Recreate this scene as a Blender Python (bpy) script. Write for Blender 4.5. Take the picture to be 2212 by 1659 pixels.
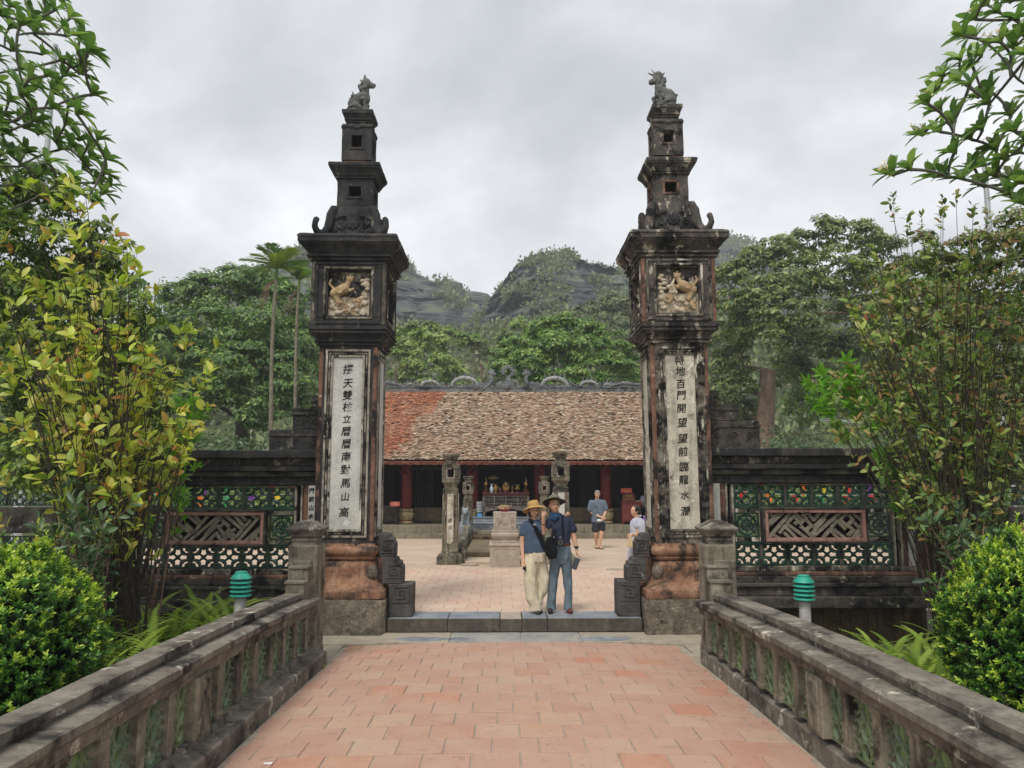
import bpy, bmesh, math, random
import numpy as np
from mathutils import Vector, Matrix, noise as mnoise
R = math.radians
scene = bpy.context.scene
for o in list(bpy.data.objects):
    bpy.data.objects.remove(o)
C = scene.collection

# ------------------------------------------------------------------ camera
F, CX, CY = 1661.5, 1106.0, 829.5            # focal length and centre in the units used by at()
PITCH, YAW, CAMZ = R(7.15), R(0.68), 1.98
cam_data = bpy.data.cameras.new("camera")
cam_data.sensor_width = 36.0
cam_data.lens = F / 2212.0 * 36.0
cam_data.clip_start = 0.05
cam_data.clip_end = 3000.0
cam = bpy.data.objects.new("camera", cam_data)
C.objects.link(cam)
cam.location = (0, 0, CAMZ)
cam.rotation_euler = (R(90) + PITCH, 0, -YAW)
scene.camera = cam

# ------------------------------------------------------------------ world: overcast daylight
SUN_EL, SUN_AZ = R(58), R(205)
world = bpy.data.worlds.new("World")
scene.world = world
world.use_nodes = True
wt = world.node_tree
for n_ in list(wt.nodes):
    wt.nodes.remove(n_)
w_out = wt.nodes.new("ShaderNodeOutputWorld")
w_bg = wt.nodes.new("ShaderNodeBackground")
w_bg.inputs["Strength"].default_value = 0.1
sky = wt.nodes.new("ShaderNodeTexSky")
sky.sky_type = 'NISHITA'
sky.sun_disc = False
sky.sun_elevation = SUN_EL
sky.sun_rotation = SUN_AZ
tc = wt.nodes.new("ShaderNodeTexCoord")
sep = wt.nodes.new("ShaderNodeSeparateXYZ")
wt.links.new(tc.outputs["Generated"], sep.inputs[0])


def wmath(op, a, b=None, clamp=False):
    n = wt.nodes.new("ShaderNodeMath")
    n.operation = op
    n.use_clamp = clamp
    for i, x in enumerate((a, b)):
        if x is None:
            continue
        if isinstance(x, (int, float)):
            n.inputs[i].default_value = x
        else:
            wt.links.new(x, n.inputs[i])
    return n.outputs[0]


zz = wmath('ADD', wmath('MAXIMUM', sep.outputs["Z"], 0.0), 0.42)
comb = wt.nodes.new("ShaderNodeCombineXYZ")
wt.links.new(wmath('DIVIDE', sep.outputs["X"], zz), comb.inputs[0])
wt.links.new(wmath('DIVIDE', sep.outputs["Y"], zz), comb.inputs[1])
comb.inputs[2].default_value = 0.35


def wnoise(scale, detail, rough, dist, off):
    m = wt.nodes.new("ShaderNodeMapping")
    m.inputs["Location"].default_value = off
    m.inputs["Scale"].default_value = (1.0, 0.8, 1.0)
    wt.links.new(comb.outputs[0], m.inputs[0])
    n = wt.nodes.new("ShaderNodeTexNoise")
    n.inputs["Scale"].default_value = scale
    n.inputs["Detail"].default_value = detail
    n.inputs["Roughness"].default_value = rough
    n.inputs["Distortion"].default_value = dist
    wt.links.new(m.outputs[0], n.inputs["Vector"])
    return n.outputs[0]


nz = wmath('ADD', wmath('MULTIPLY', wnoise(0.95, 6.0, 0.56, 0.3, (3.6, 1.5, 0)), 0.72), wmath('MULTIPLY', wnoise(3.2, 6.0, 0.55, 0.4, (7.3, 2.2, 0)), 0.28))
wr = wt.nodes.new("ShaderNodeValToRGB")
wr.color_ramp.interpolation = 'B_SPLINE'
els = wr.color_ramp.elements
els[0].position = 0.385
els[0].color = (0.30, 0.318, 0.335, 1)
els[1].position = 0.615
els[1].color = (0.88, 0.895, 0.91, 1)
e_ = els.new(0.5)
e_.color = (0.535, 0.55, 0.568, 1)
wt.links.new(nz, wr.inputs[0])
# the horizon is a little paler than the cloud overhead
hz = wmath('SUBTRACT', 1.0, wmath('MULTIPLY', wmath('ABSOLUTE', sep.outputs["Z"]), 4.2, True), True)
mh = wt.nodes.new("ShaderNodeMixRGB")
mh.inputs[2].default_value = (0.70, 0.715, 0.725, 1)
wt.links.new(wmath('MULTIPLY', hz, 0.5), mh.inputs[0])
wt.links.new(wr.outputs[0], mh.inputs[1])
mul = wt.nodes.new("ShaderNodeMixRGB")
mul.blend_type = 'MULTIPLY'
mul.inputs[0].default_value = 1.0
mul.inputs[2].default_value = (10.2, 10.2, 10.2, 1)
wt.links.new(mh.outputs[0], mul.inputs[1])
mx = wt.nodes.new("ShaderNodeMixRGB")
mx.inputs[0].default_value = 0.95
wt.links.new(sky.outputs[0], mx.inputs[1])
wt.links.new(mul.outputs[0], mx.inputs[2])
wt.links.new(mx.outputs[0], w_bg.inputs["Color"])
wt.links.new(w_bg.outputs[0], w_out.inputs["Surface"])

sun_data = bpy.data.lights.new("sun", 'SUN')
sun_data.energy = 1.5
sun_data.angle = R(18)
sun_data.color = (1.0, 0.96, 0.90)
sun = bpy.data.objects.new("sun", sun_data)
C.objects.link(sun)
sdir = Vector((math.sin(SUN_AZ) * math.cos(SUN_EL), math.cos(SUN_AZ) * math.cos(SUN_EL), math.sin(SUN_EL)))
sun.rotation_euler = sdir.to_track_quat('Z', 'Y').to_euler()

scene.view_settings.view_transform = 'Standard'
scene.view_settings.look = 'None'
scene.view_settings.exposure = 0.80
scene.view_settings.gamma = 1.0
scene.view_settings.use_curve_mapping = False
scene.cycles.max_bounces = 6
scene.cycles.diffuse_bounces = 3
scene.cycles.glossy_bounces = 2
scene.cycles.transmission_bounces = 3
scene.cycles.transparent_max_bounces = 6
scene.cycles.volume_bounces = 0
scene.cycles.use_denoising = True


def at(u, v, Y):
    """World point at depth Y seen at (u, v) of the photograph (2212 units wide)."""
    a = (u - CX) / F
    b = (CY - v) / F
    d = (a, math.cos(PITCH) - b * math.sin(PITCH), math.sin(PITCH) + b * math.cos(PITCH))
    c, s = math.cos(YAW), math.sin(YAW)
    d = (d[0] * c + d[1] * s, -d[0] * s + d[1] * c, d[2])
    t = Y / d[1]
    return Vector((d[0] * t, Y, CAMZ + d[2] * t))


def at_src(u, v, Y):
    k = 2212.0 / 2568.0
    return at(u * k, v * k, Y)


# ------------------------------------------------------------------ naming
def tag(o, label=None, cat=None, group=None, kind=None):
    if label:
        o["label"] = label
    if cat:
        o["category"] = cat
    if group:
        o["group"] = group
    if kind:
        o["kind"] = kind
    return o


def thing(name, label, cat, loc=(0, 0, 0), rz=0.0, group=None, parent=None):
    o = bpy.data.objects.new(name, None)
    o.empty_display_size = 0.1
    C.objects.link(o)
    o.location = loc
    o.rotation_euler = (0, 0, rz)
    return tag(o, label, cat, group)


def link(name, me, parent=None, loc=None, rot=None, scale=None):
    o = bpy.data.objects.new(name, me)
    C.objects.link(o)
    if parent is not None:
        o.parent = parent
    if loc is not None:
        o.location = loc
    if rot is not None:
        o.rotation_euler = rot
    if scale is not None:
        o.scale = scale
    return o


def copy_tree(o, parent=None):
    c = o.copy()
    C.objects.link(c)
    c.parent = parent
    for ch in list(o.children):
        copy_tree(ch, c)
    return c


# ------------------------------------------------------------------ mesh builder
class MB:
    def __init__(self):
        self.v = []
        self.f = []
        self.m = []
        self.mi = 0

    def add(self, vs, fs):
        b = len(self.v)
        self.v.extend([tuple(x) for x in vs])
        for f in fs:
            self.f.append([b + i for i in f])
            self.m.append(self.mi)
        return self

    def box(self, x0, x1, y0, y1, z0, z1):
        vs = [(x0, y0, z0), (x1, y0, z0), (x1, y1, z0), (x0, y1, z0), (x0, y0, z1), (x1, y0, z1), (x1, y1, z1), (x0, y1, z1)]
        return self.add(vs, [(0, 3, 2, 1), (4, 5, 6, 7), (0, 1, 5, 4), (1, 2, 6, 5), (2, 3, 7, 6), (3, 0, 4, 7)])

    def cbox(self, c, s, rz=0.0):
        x, y, z = s[0] / 2, s[1] / 2, s[2] / 2
        vs = []
        for p in ((-x, -y, -z), (x, -y, -z), (x, y, -z), (-x, y, -z), (-x, -y, z), (x, -y, z), (x, y, z), (-x, y, z)):
            vs.append((c[0] + p[0] * math.cos(rz) - p[1] * math.sin(rz), c[1] + p[0] * math.sin(rz) + p[1] * math.cos(rz), c[2] + p[2]))
        return self.add(vs, [(0, 3, 2, 1), (4, 5, 6, 7), (0, 1, 5, 4), (1, 2, 6, 5), (2, 3, 7, 6), (3, 0, 4, 7)])

    def beam(self, a, b, w, h, up=(0, 0, 1)):
        """A bar of section w x h from a to b."""
        a, b, up = Vector(a), Vector(b), Vector(up)
        d = (b - a).normalized()
        s = d.cross(up)
        if s.length < 1e-5:
            s = d.cross(Vector((1, 0, 0)))
        s.normalize()
        u = s.cross(d)
        vs = []
        for p in (a, b):
            for i, j in ((-1, -1), (1, -1), (1, 1), (-1, 1)):
                vs.append(p + s * (i * w / 2) + u * (j * h / 2))
        return self.add(vs, [(0, 1, 2, 3), (7, 6, 5, 4), (0, 4, 5, 1), (1, 5, 6, 2), (2, 6, 7, 3), (3, 7, 4, 0)])

    def stack(self, prof, cx=0.0, cy=0.0, ch=0.0, cap=True):
        """Square loft through (z, half width) pairs; ch chamfers the corners."""
        rings = []
        for z, w in prof:
            if isinstance(w, tuple):
                wx, wy = w
            else:
                wx = wy = w
            if ch > 0:
                c = min(ch, wx * .6)
                pts = [(-wx + c, -wy), (wx - c, -wy), (wx, -wy + c), (wx, wy - c), (wx - c, wy), (-wx + c, wy), (-wx, wy - c), (-wx, -wy + c)]
            else:
                pts = [(-wx, -wy), (wx, -wy), (wx, wy), (-wx, wy)]
            rings.append([(cx + p[0], cy + p[1], z) for p in pts])
        return self.loft(rings, cap)

    def loft(self, rings, cap=True, closed=True):
        n = len(rings[0])
        b = len(self.v)
        vs = [tuple(p) for r in rings for p in r]
        fs = []
        for i in range(len(rings) - 1):
            for j in range(n if closed else n - 1):
                k = (j + 1) % n
                fs.append((i * n + j, i * n + k, (i + 1) * n + k, (i + 1) * n + j))
        if cap and closed:
            fs.append(tuple(reversed(range(n))))
            fs.append(tuple(range((len(rings) - 1) * n, len(rings) * n)))
        return self.add(vs, fs)

    def tube(self, pts, rad, n=6, cap=True, flat=1.0):
        pts = [Vector(p) for p in pts]
        if not isinstance(rad, (list, tuple)):
            rad = [rad] * len(pts)
        rings = []
        ref = Vector((0.13, 0.21, 1.0))
        pu = None
        for i, p in enumerate(pts):
            d = pts[min(i + 1, len(pts) - 1)] - pts[max(i - 1, 0)]
            if d.length < 1e-9:
                d = Vector((0, 0, 1))
            d.normalize()
            if pu is None:
                r = ref if abs(d.dot(ref.normalized())) < .95 else Vector((1, 0, 0))
                u = d.cross(r).normalized()
            else:
                u = (pu - d * pu.dot(d))
                u = u.normalized() if u.length > 1e-6 else d.orthogonal().normalized()
            pu = u
            w = d.cross(u)
            rings.append([p + (u * math.cos(2 * math.pi * k / n) + w * math.sin(2 * math.pi * k / n) * flat) * rad[i] for k in range(n)])
        return self.loft(rings, cap)

    def lathe(self, prof, c=(0, 0, 0), n=16, sx=1.0, sy=1.0):
        """prof: (z, r) from bottom to top."""
        rings = [[(c[0] + r * sx * math.cos(2 * math.pi * k / n), c[1] + r * sy * math.sin(2 * math.pi * k / n), c[2] + z) for k in range(n)] for z, r in prof]
        return self.loft(rings)

    def ball(self, c, r, nu=10, nv=7, rot=None):
        if not isinstance(r, (list, tuple)):
            r = (r, r, r)
        rings = []
        vs = []
        M = rot if rot is not None else Matrix.Identity(3)
        c = Vector(c)
        for i in range(nv + 1):
            t = math.pi * i / nv
            st = max(math.sin(t), 0.02)
            ring = []
            for k in range(nu):
                a = 2 * math.pi * k / nu
                p = Vector((r[0] * st * math.cos(a), r[1] * st * math.sin(a), -r[2] * math.cos(t)))
                ring.append(c + M @ p)
            rings.append(ring)
        return self.loft(rings)

    def cap(self, a, b, ra, rb, n=10, flat=1.0):
        """Tapered capsule between two joints."""
        a, b = Vector(a), Vector(b)
        d = b - a
        L = d.length
        d.normalize()
        pts, rad = [], []
        for t in (-.98, -.7, -.35):
            pts.append(a + d * ra * t)
            rad.append(ra * math.sqrt(1 - t * t))
        for t in (0, .33, .66, 1):
            pts.append(a.lerp(b, t))
            rad.append(ra + (rb - ra) * t)
        for t in (.35, .7, .98):
            pts.append(b + d * rb * t)
            rad.append(rb * math.sqrt(1 - t * t))
        return self.tube(pts, rad, n, True, flat)

    def poly(self, pts, z0, z1, axis='z'):
        """Prism over an outline (x, y); axis tells which way it is extruded."""
        n = len(pts)

        def p3(p, h):
            return (p[0], p[1], h) if axis == 'z' else (p[0], h, p[1]) if axis == 'y' else (h, p[0], p[1])
        vs = [p3(p, z0) for p in pts] + [p3(p, z1) for p in pts]
        fs = [tuple(reversed(range(n))), tuple(range(n, 2 * n))]
        for i in range(n):
            j = (i + 1) % n
            fs.append((i, j, n + j, n + i))
        return self.add(vs, fs)

    def xf(self, M, start=0):
        for i in range(start, len(self.v)):
            self.v[i] = tuple(M @ Vector(self.v[i]))
        return self

    def mesh(self, name, mats, smooth=None, bevel=0.0, wear=None, fix=True):
        me = bpy.data.meshes.new(name)
        me.from_pydata(self.v, [], self.f)
        if not isinstance(mats, (list, tuple)):
            mats = [mats]
        for m in mats:
            me.materials.append(m)
        if len(mats) > 1:
            me.polygons.foreach_set("material_index", self.m)
        if fix or bevel or wear:
            bm = bmesh.new()
            bm.from_mesh(me)
            if fix:
                bmesh.ops.recalc_face_normals(bm, faces=bm.faces)
            if bevel:
                es = [e for e in bm.edges if len(e.link_faces) == 2 and e.calc_face_angle(0) > R(30)]
                bmesh.ops.bevel(bm, geom=es, offset=bevel, segments=1, affect='EDGES', clamp_overlap=True)
            if wear:
                ln, amp = wear[0], wear[1]
                sc = wear[2] if len(wear) > 2 else 4.0
                for _ in range(5):
                    es = [e for e in bm.edges if e.calc_length() > ln * 1.6]
                    if not es or len(bm.verts) > 60000:
                        break
                    bmesh.ops.subdivide_edges(bm, edges=es, cuts=1, use_grid_fill=True)
                bm.normal_update()
                for v in bm.verts:
                    n1 = mnoise.noise_vector(v.co * sc)
                    n2 = mnoise.noise_vector(v.co * sc * 3.7)
                    v.co += (n1 + n2 * .5) * amp
            bm.to_mesh(me)
            bm.free()
        if smooth is not None:
            me.shade_smooth()
            me.set_sharp_from_angle(angle=R(smooth))
        return me

    def build(self, name, mats, parent=None, loc=None, rot=None, **kw):
        return link(name, self.mesh(name, mats, **kw), parent, loc, rot)


def remesh(mb, name, mat, parent=None, voxel=0.01, sm=2, loc=None, rot=None, disp=None):
    """One continuous surface out of overlapping solids."""
    me = mb.mesh(name + "_raw", mat)
    o = bpy.data.objects.new(name + "_raw", me)
    C.objects.link(o)
    md = o.modifiers.new("r", 'REMESH')
    md.mode = 'VOXEL'
    md.voxel_size = voxel
    md.use_smooth_shade = True
    if sm:
        ms = o.modifiers.new("s", 'SMOOTH')
        ms.factor = 0.5
        ms.iterations = sm
    dg = bpy.context.evaluated_depsgraph_get()
    dg.update()
    out = bpy.data.meshes.new_from_object(o.evaluated_get(dg))
    bpy.data.objects.remove(o)
    bpy.data.meshes.remove(me)
    out.name = name
    if disp:
        out_bm = bmesh.new()
        out_bm.from_mesh(out)
        out_bm.normal_update()
        for v in out_bm.verts:
            v.co += v.normal * disp(v.co)
        out_bm.to_mesh(out)
        out_bm.free()
    out.materials.clear()
    out.materials.append(mat)
    out.shade_smooth()
    return link(name, out, parent, loc, rot)


def np_mesh(name, V, Fq, mat, tint=None, smooth=False):
    """Large mesh from arrays: V (n,3), Fq (m,k); tint is one value per vertex."""
    me = bpy.data.meshes.new(name)
    V = np.ascontiguousarray(V, dtype=np.float32)
    Fq = np.ascontiguousarray(Fq, dtype=np.int32)
    k = Fq.shape[1]
    me.vertices.add(len(V))
    me.vertices.foreach_set("co", V.ravel())
    me.loops.add(Fq.size)
    me.loops.foreach_set("vertex_index", Fq.ravel())
    me.polygons.add(len(Fq))
    me.polygons.foreach_set("loop_start", np.arange(0, Fq.size, k, dtype=np.int32))
    me.polygons.foreach_set("loop_total", np.full(len(Fq), k, dtype=np.int32))
    if tint is not None:
        a = me.attributes.new("tint", 'FLOAT', 'POINT')
        a.data.foreach_set("value", np.ascontiguousarray(tint, dtype=np.float32))
    me.update(calc_edges=True)
    me.validate()
    me.materials.append(mat)
    if smooth:
        me.shade_smooth()
    return me


# ------------------------------------------------------------------ materials
def hexc(h):
    h = h.lstrip('#')
    out = []
    for i in (0, 2, 4):
        c = int(h[i:i + 2], 16) / 255.0
        out.append(c / 12.92 if c <= 0.04045 else ((c + 0.055) / 1.055) ** 2.4)
    return tuple(out) + (1.0,)


def col(c):
    return hexc(c) if isinstance(c, str) else (tuple(c) + (1.0,) if len(c) == 3 else tuple(c))


class NT:
    def __init__(self, name):
        self.mat = bpy.data.materials.new(name)
        self.mat.use_nodes = True
        self.t = self.mat.node_tree
        self.b = self.t.nodes["Principled BSDF"]
        self.out = self.t.nodes["Material Output"]
        self._pos = None

    def node(self, kind, **kw):
        n = self.t.nodes.new(kind)
        for k, v in kw.items():
            setattr(n, k, v)
        return n

    def put(self, sock, x):
        if isinstance(x, bpy.types.NodeSocket):
            self.t.links.new(x, sock)
        else:
            sock.default_value = x

    def pos(self, scale=(1, 1, 1), off=(0, 0, 0), coord=None):
        if coord is None:
            if self._pos is None:
                self._pos = self.node("ShaderNodeNewGeometry").outputs["Position"]
            coord = self._pos
        m = self.node("ShaderNodeMapping")
        m.inputs["Scale"].default_value = scale
        m.inputs["Location"].default_value = off
        self.t.links.new(coord, m.inputs[0])
        return m.outputs[0]

    def noise(self, scale, detail=4.0, rough=.55, vec=None, dist=0.0, stretch=None, off=(0, 0, 0)):
        n = self.node("ShaderNodeTexNoise")
        n.inputs["Scale"].default_value = scale
        n.inputs["Detail"].default_value = detail
        n.inputs["Roughness"].default_value = rough
        n.inputs["Distortion"].default_value = dist
        self.t.links.new(vec if vec is not None else self.pos(stretch or (1, 1, 1), off), n.inputs["Vector"])
        return n.outputs[0]

    def math(self, op, a, b=0.0, clamp=False):
        n = self.node("ShaderNodeMath", operation=op, use_clamp=clamp)
        self.put(n.inputs[0], a)
        self.put(n.inputs[1], b)
        return n.outputs[0]

    def step(self, x, lo, hi):
        n = self.node("ShaderNodeMapRange")
        n.clamp = True
        self.put(n.inputs[0], x)
        n.inputs[1].default_value = lo
        n.inputs[2].default_value = hi
        n.inputs[3].default_value = 0.0
        n.inputs[4].default_value = 1.0
        return n.outputs[0]

    def mix(self, fac, a, b, mode='MIX'):
        n = self.node("ShaderNodeMixRGB", blend_type=mode)
        self.put(n.inputs[0], fac)
        for s, x in ((n.inputs[1], a), (n.inputs[2], b)):
            self.put(s, x if isinstance(x, bpy.types.NodeSocket) else col(x))
        return n.outputs[0]

    def ramp(self, fac, stops, interp='LINEAR'):
        n = self.node("ShaderNodeValToRGB")
        n.color_ramp.interpolation = interp
        el = n.color_ramp.elements
        el[0].position, el[0].color = stops[0][0], col(stops[0][1])
        el[1].position, el[1].color = stops[-1][0], col(stops[-1][1])
        for p, c in stops[1:-1]:
            e = el.new(p)
            e.color = col(c)
        self.put(n.inputs[0], fac)
        return n.outputs[0]

    def objrand(self):
        return self.node("ShaderNodeObjectInfo").outputs["Random"]

    def island(self):
        return self.node("ShaderNodeNewGeometry").outputs["Random Per Island"]

    def attr(self, name):
        n = self.node("ShaderNodeAttribute")
        n.attribute_name = name
        return n.outputs["Fac"]

    def xyz(self, i):
        if self._pos is None:
            self._pos = self.node("ShaderNodeNewGeometry").outputs["Position"]
        s = self.node("ShaderNodeSeparateXYZ")
        self.t.links.new(self._pos, s.inputs[0])
        return s.outputs[i]

    def bump(self, h, strength=.4, dist=.02):
        n = self.node("ShaderNodeBump")
        n.inputs["Strength"].default_value = strength
        n.inputs["Distance"].default_value = dist
        self.put(n.inputs["Height"], h)
        self.t.links.new(n.outputs[0], self.b.inputs["Normal"])
        return self

    def done(self, color, rough=.85, spec=.3, metal=0.0):
        self.put(self.b.inputs["Base Color"], color if isinstance(color, bpy.types.NodeSocket) else col(color))
        self.put(self.b.inputs["Roughness"], rough)
        self.b.inputs["Specular IOR Level"].default_value = spec
        self.b.inputs["Metallic"].default_value = metal
        return self.mat


def stone_mat(name, stops, scale=3.0, soot=('#17181a', .5, .62), pale=None, moss=None, streak=0.0, bump=.5, rough=.9, fine=40.0, bdist=.012):
    """Mottled masonry: ramp of the body colours, sooty stains, pale remains, moss."""
    n = NT(name)
    a = n.noise(scale, 6, .62)
    b = n.noise(scale * 5.3, 5, .6, off=(3, 1, 7))
    base = n.ramp(n.math('ADD', n.math('MULTIPLY', a, .65), n.math('MULTIPLY', b, .35)), stops)
    if streak:
        s = n.noise(5.0, 4, .6, stretch=(2.2, 2.2, .22), off=(9, 4, 2))
        base = n.mix(n.math('MULTIPLY', n.step(s, .5, .66), streak), base, soot[0] if soot else '#222222')
    if soot:
        m = n.noise(scale * .8, 7, .68, off=(11, 5, 3), dist=.4)
        base = n.mix(n.step(m, soot[1], soot[2]), base, soot[0])
    if pale:
        m = n.noise(scale * 1.6, 8, .72, off=(2, 15, 6), stretch=(1, 1, pale[3] if len(pale) > 3 else 1))
        base = n.mix(n.step(m, pale[1], pale[2]), base, pale[0])
    if moss:
        m = n.noise(scale * 1.1, 6, .7, off=(21, 5, 16))
        base = n.mix(n.math('MULTIPLY', n.step(m, moss[1], moss[2]), .8), base, moss[0])
    f = n.noise(fine, 5, .7)
    base = n.mix(.35, base, n.ramp(f, [(.3, (.25, .25, .25)), (.7, (1, 1, 1))]), 'MULTIPLY')
    n.bump(n.math('ADD', n.math('MULTIPLY', f, .5), b), bump, bdist)
    return n.done(base, rough, .25)


def plain(name, c, rough=.6, spec=.4, var=.12, scale=9.0, metal=0.0, bump=0.0):
    n = NT(name)
    a = n.noise(scale, 5, .6)
    k = col(c)
    lo = tuple(x * (1 - var * 2) for x in k[:3])
    hi = tuple(min(1, x * (1 + var)) for x in k[:3])
    base = n.ramp(a, [(.3, lo), (.7, hi)])
    if bump:
        n.bump(n.noise(scale * 6, 4), bump, .01)
    return n.done(base, rough, spec, metal)


def leaf_mat(name, stops, trans=.35, rough=.45, spec=.45):
    """Leaf: colour from the per-leaf tint (or the object's own number), some light let through."""
    n = NT(name)
    f = n.math('FRACT', n.math('ADD', n.attr("tint"), n.math('MULTIPLY', n.objrand(), 1.0)))
    c = n.ramp(f, stops)
    c = n.mix(.25, c, n.ramp(n.noise(6, 3), [(.3, (.45, .45, .45)), (.7, (1, 1, 1))]), 'MULTIPLY')
    n.done(c, rough, spec)
    tr = n.node("ShaderNodeBsdfTranslucent")
    lc = n.mix(1.0, c, (1.15, 1.25, .7), 'MULTIPLY')
    n.t.links.new(lc, tr.inputs[0])
    mx = n.node("ShaderNodeMixShader")
    mx.inputs[0].default_value = trans
    n.t.links.new(n.b.outputs[0], mx.inputs[1])
    n.t.links.new(tr.outputs[0], mx.inputs[2])
    n.t.links.new(mx.outputs[0], n.out.inputs["Surface"])
    return n.mat
# ------------------------------------------------------------------ the palette
M = {}


def lift(stops, k, kg):
    """Scale ramp colours: k for red and blue, kg for green."""
    res = []
    for p, c in stops:
        c = hexc(c)
        res.append((p, (min(1, c[0] * k), min(1, c[1] * kg), min(1, c[2] * k))))
    return res


M['soot'] = stone_mat("sooty_plaster", [(.3, '#2a2a2c'), (.5, '#3d3c3d'), (.7, '#5e574f')], 2.2, ('#1a1b1e', .52, .66), ('#9a9385', .61, .68, .5), None, .5)
M['soot_rust'] = stone_mat("sooty_plaster_with_rust", [(.3, '#3b3a3a'), (.5, '#55504b'), (.68, '#7d7064')], 3.6, ('#1b1b1b', .49, .60), ('#b9ae9c', .56, .62, .6), None, .4)
M['rust'] = stone_mat("faded_orange_plaster", [(.28, '#57463d'), (.5, '#835f4e'), (.72, '#a98672')], 3.0, ('#2a2625', .47, .59), ('#c4b6a4', .60, .67), None, .35)
M['bowl'] = stone_mat("orange_ochre_plaster", lift([(.28, '#5f4a3f'), (.5, '#a3795f'), (.72, '#d3ab8e')], .80, .80), 3.0, ('#3a322d', .49, .60), ('#ceb49c', .62, .70), None, .55)
M['worn'] = stone_mat("worn_limewash", [(.3, '#5c5850'), (.5, '#9b9486'), (.7, '#c9c2b2')], 3.4, ('#24231f', .53, .60), ('#d9d2c2', .58, .64, .4), None, .5)
M['worn_dark'] = stone_mat("worn_limewash_gone_dark", [(.3, '#33312d'), (.5, '#6f685c'), (.7, '#c2b9a6')], 3.8, ('#181816', .47, .56), ('#ddd5c4', .56, .62, .4), None, .6)
M['plate'] = stone_mat("white_inscribed_plaster", [(.3, '#a6a59f'), (.5, '#c9c8c0'), (.7, '#dddcd4')], 2.6, ('#5c5b55', .63, .72), ('#e6e4da', .6, .66), None, .12, .3)
M['plate_dirty'] = stone_mat("peeling_inscribed_plaster", [(.3, '#8f897b'), (.5, '#c8c0ae'), (.7, '#e0d8c6')], 3.2, ('#4a463d', .58, .66), ('#e7dfcd', .55, .62), None, .3, .4)
M['base'] = stone_mat("rough_base_render", [(.3, '#4f483f'), (.5, '#7b7062'), (.7, '#a39888')], 6.0, ('#3a3731', .56, .68), ('#b9ae9c', .60, .66), None, .2, 1.0, fine=22, bdist=.03)
M['rail'] = stone_mat("weathered_cement", [(.28, '#4f4a42'), (.5, '#7a7368'), (.72, '#a19989')], 2.6, ('#35322e', .51, .64), ('#c4bdad', .58, .65), ('#5a6140', .64, .74), .25, .8, fine=55)
M['post'] = stone_mat("weathered_cement_post", [(.28, '#554f45'), (.5, '#857d6d'), (.72, '#b0a792')], 2.8, ('#2c2a25', .50, .64), ('#b8ae98', .62, .70), ('#5a6140', .64, .74), .6, .8, fine=50)
M['wallstone'] = stone_mat("dark_old_masonry", [(.28, '#32302d'), (.5, '#514b44'), (.72, '#7a7266')], 3.0, ('#161616', .48, .60), ('#a9a394', .62, .67, 1.0), ('#3b3f2c', .64, .74), .3, .9, fine=45)
M['pink'] = stone_mat("faded_pink_plaster", [(.28, '#8a6257'), (.5, '#ab8175'), (.72, '#c29d90')], 4.0, ('#3c3430', .58, .66), ('#c9b7ab', .62, .68), None, .3)
M['carved'] = stone_mat("carved_grey_plaster", [(.28, '#5e584d'), (.5, '#8b8373'), (.72, '#aea58f')], 7.0, ('#2f2c27', .55, .68), ('#aaa390', .62, .70), ('#565a3c', .62, .74), .2, .8)
M['bluestone'] = stone_mat("blue_grey_stone", [(.28, '#656a70'), (.5, '#868c92'), (.72, '#a9adb0')], 2.0, ('#555a5e', .58, .74), ('#b6aa90', .64, .72), None, 0, .3, .62)
M['riser'] = stone_mat("dark_step_stone", [(.28, '#48433c'), (.5, '#5d574e'), (.72, '#7a7367')], 3.0, ('#35322d', .56, .7), None, None, .3, .6)
M['apron'] = stone_mat("pale_apron_stone", [(.28, '#7f8081'), (.5, '#9c9a93'), (.72, '#b8b0a0')], 3.2, ('#6a7078', .56, .68), None, None, 0, .4)
M['mortar'] = stone_mat("cement_mortar", [(.28, '#8a8072'), (.5, '#a99e8d'), (.72, '#bdb29f')], 6.0, None, None, None, 0, .5)
M['scroll'] = stone_mat("grey_scroll_stone", [(.28, '#3a3837'), (.5, '#53504e'), (.72, '#6e6a66')], 3.0, ('#29292a', .54, .66), ('#8f8b84', .66, .72), None, .2, .7)
M['stone'] = stone_mat("grey_courtyard_stone", [(.28, '#4b473f'), (.5, '#77715f'), (.72, '#a29984')], 3.2, ('#2e2c28', .50, .62), ('#c3b9a4', .60, .67), None, .6, .8)
M['step'] = stone_mat("temple_step_stone", [(.28, '#6a6252'), (.5, '#877e6b'), (.72, '#a39a85')], 1.8, ('#544e43', .56, .70), None, None, .4, .5)
M['altarstone'] = stone_mat("pink_grey_altar_stone", [(.28, '#94897b'), (.5, '#b3a696'), (.72, '#cbbfae')], 3.4, ('#776c60', .60, .72), None, None, .15, .4)
M['beast'] = stone_mat("pale_grey_stucco", [(.28, '#484848'), (.5, '#666563'), (.72, '#86847e')], 5.0, ('#3a3a3b', .56, .68), ('#b3b09f', .64, .70), None, 0, .8)
M['stucco'] = stone_mat("cream_stucco_relief", [(.28, '#9c8b74'), (.5, '#c4b59c'), (.72, '#ddd3bf')], 7.0, ('#6b5a49', .60, .72), ('#d7d0bf', .60, .68), None, 0, .8)
M['ochre'] = stone_mat("ochre_stucco_relief", [(.28, '#8f775f'), (.5, '#b39773'), (.72, '#cbb394')], 7.0, None, None, None, 0, .6)
M['ridge'] = stone_mat("grey_ridge_stucco", [(.28, '#4d4f51'), (.5, '#6e7072'), (.72, '#959693')], 3.0, ('#2c2d2f', .52, .64), ('#bdbbb2', .60, .66), None, 0, .8)
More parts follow.
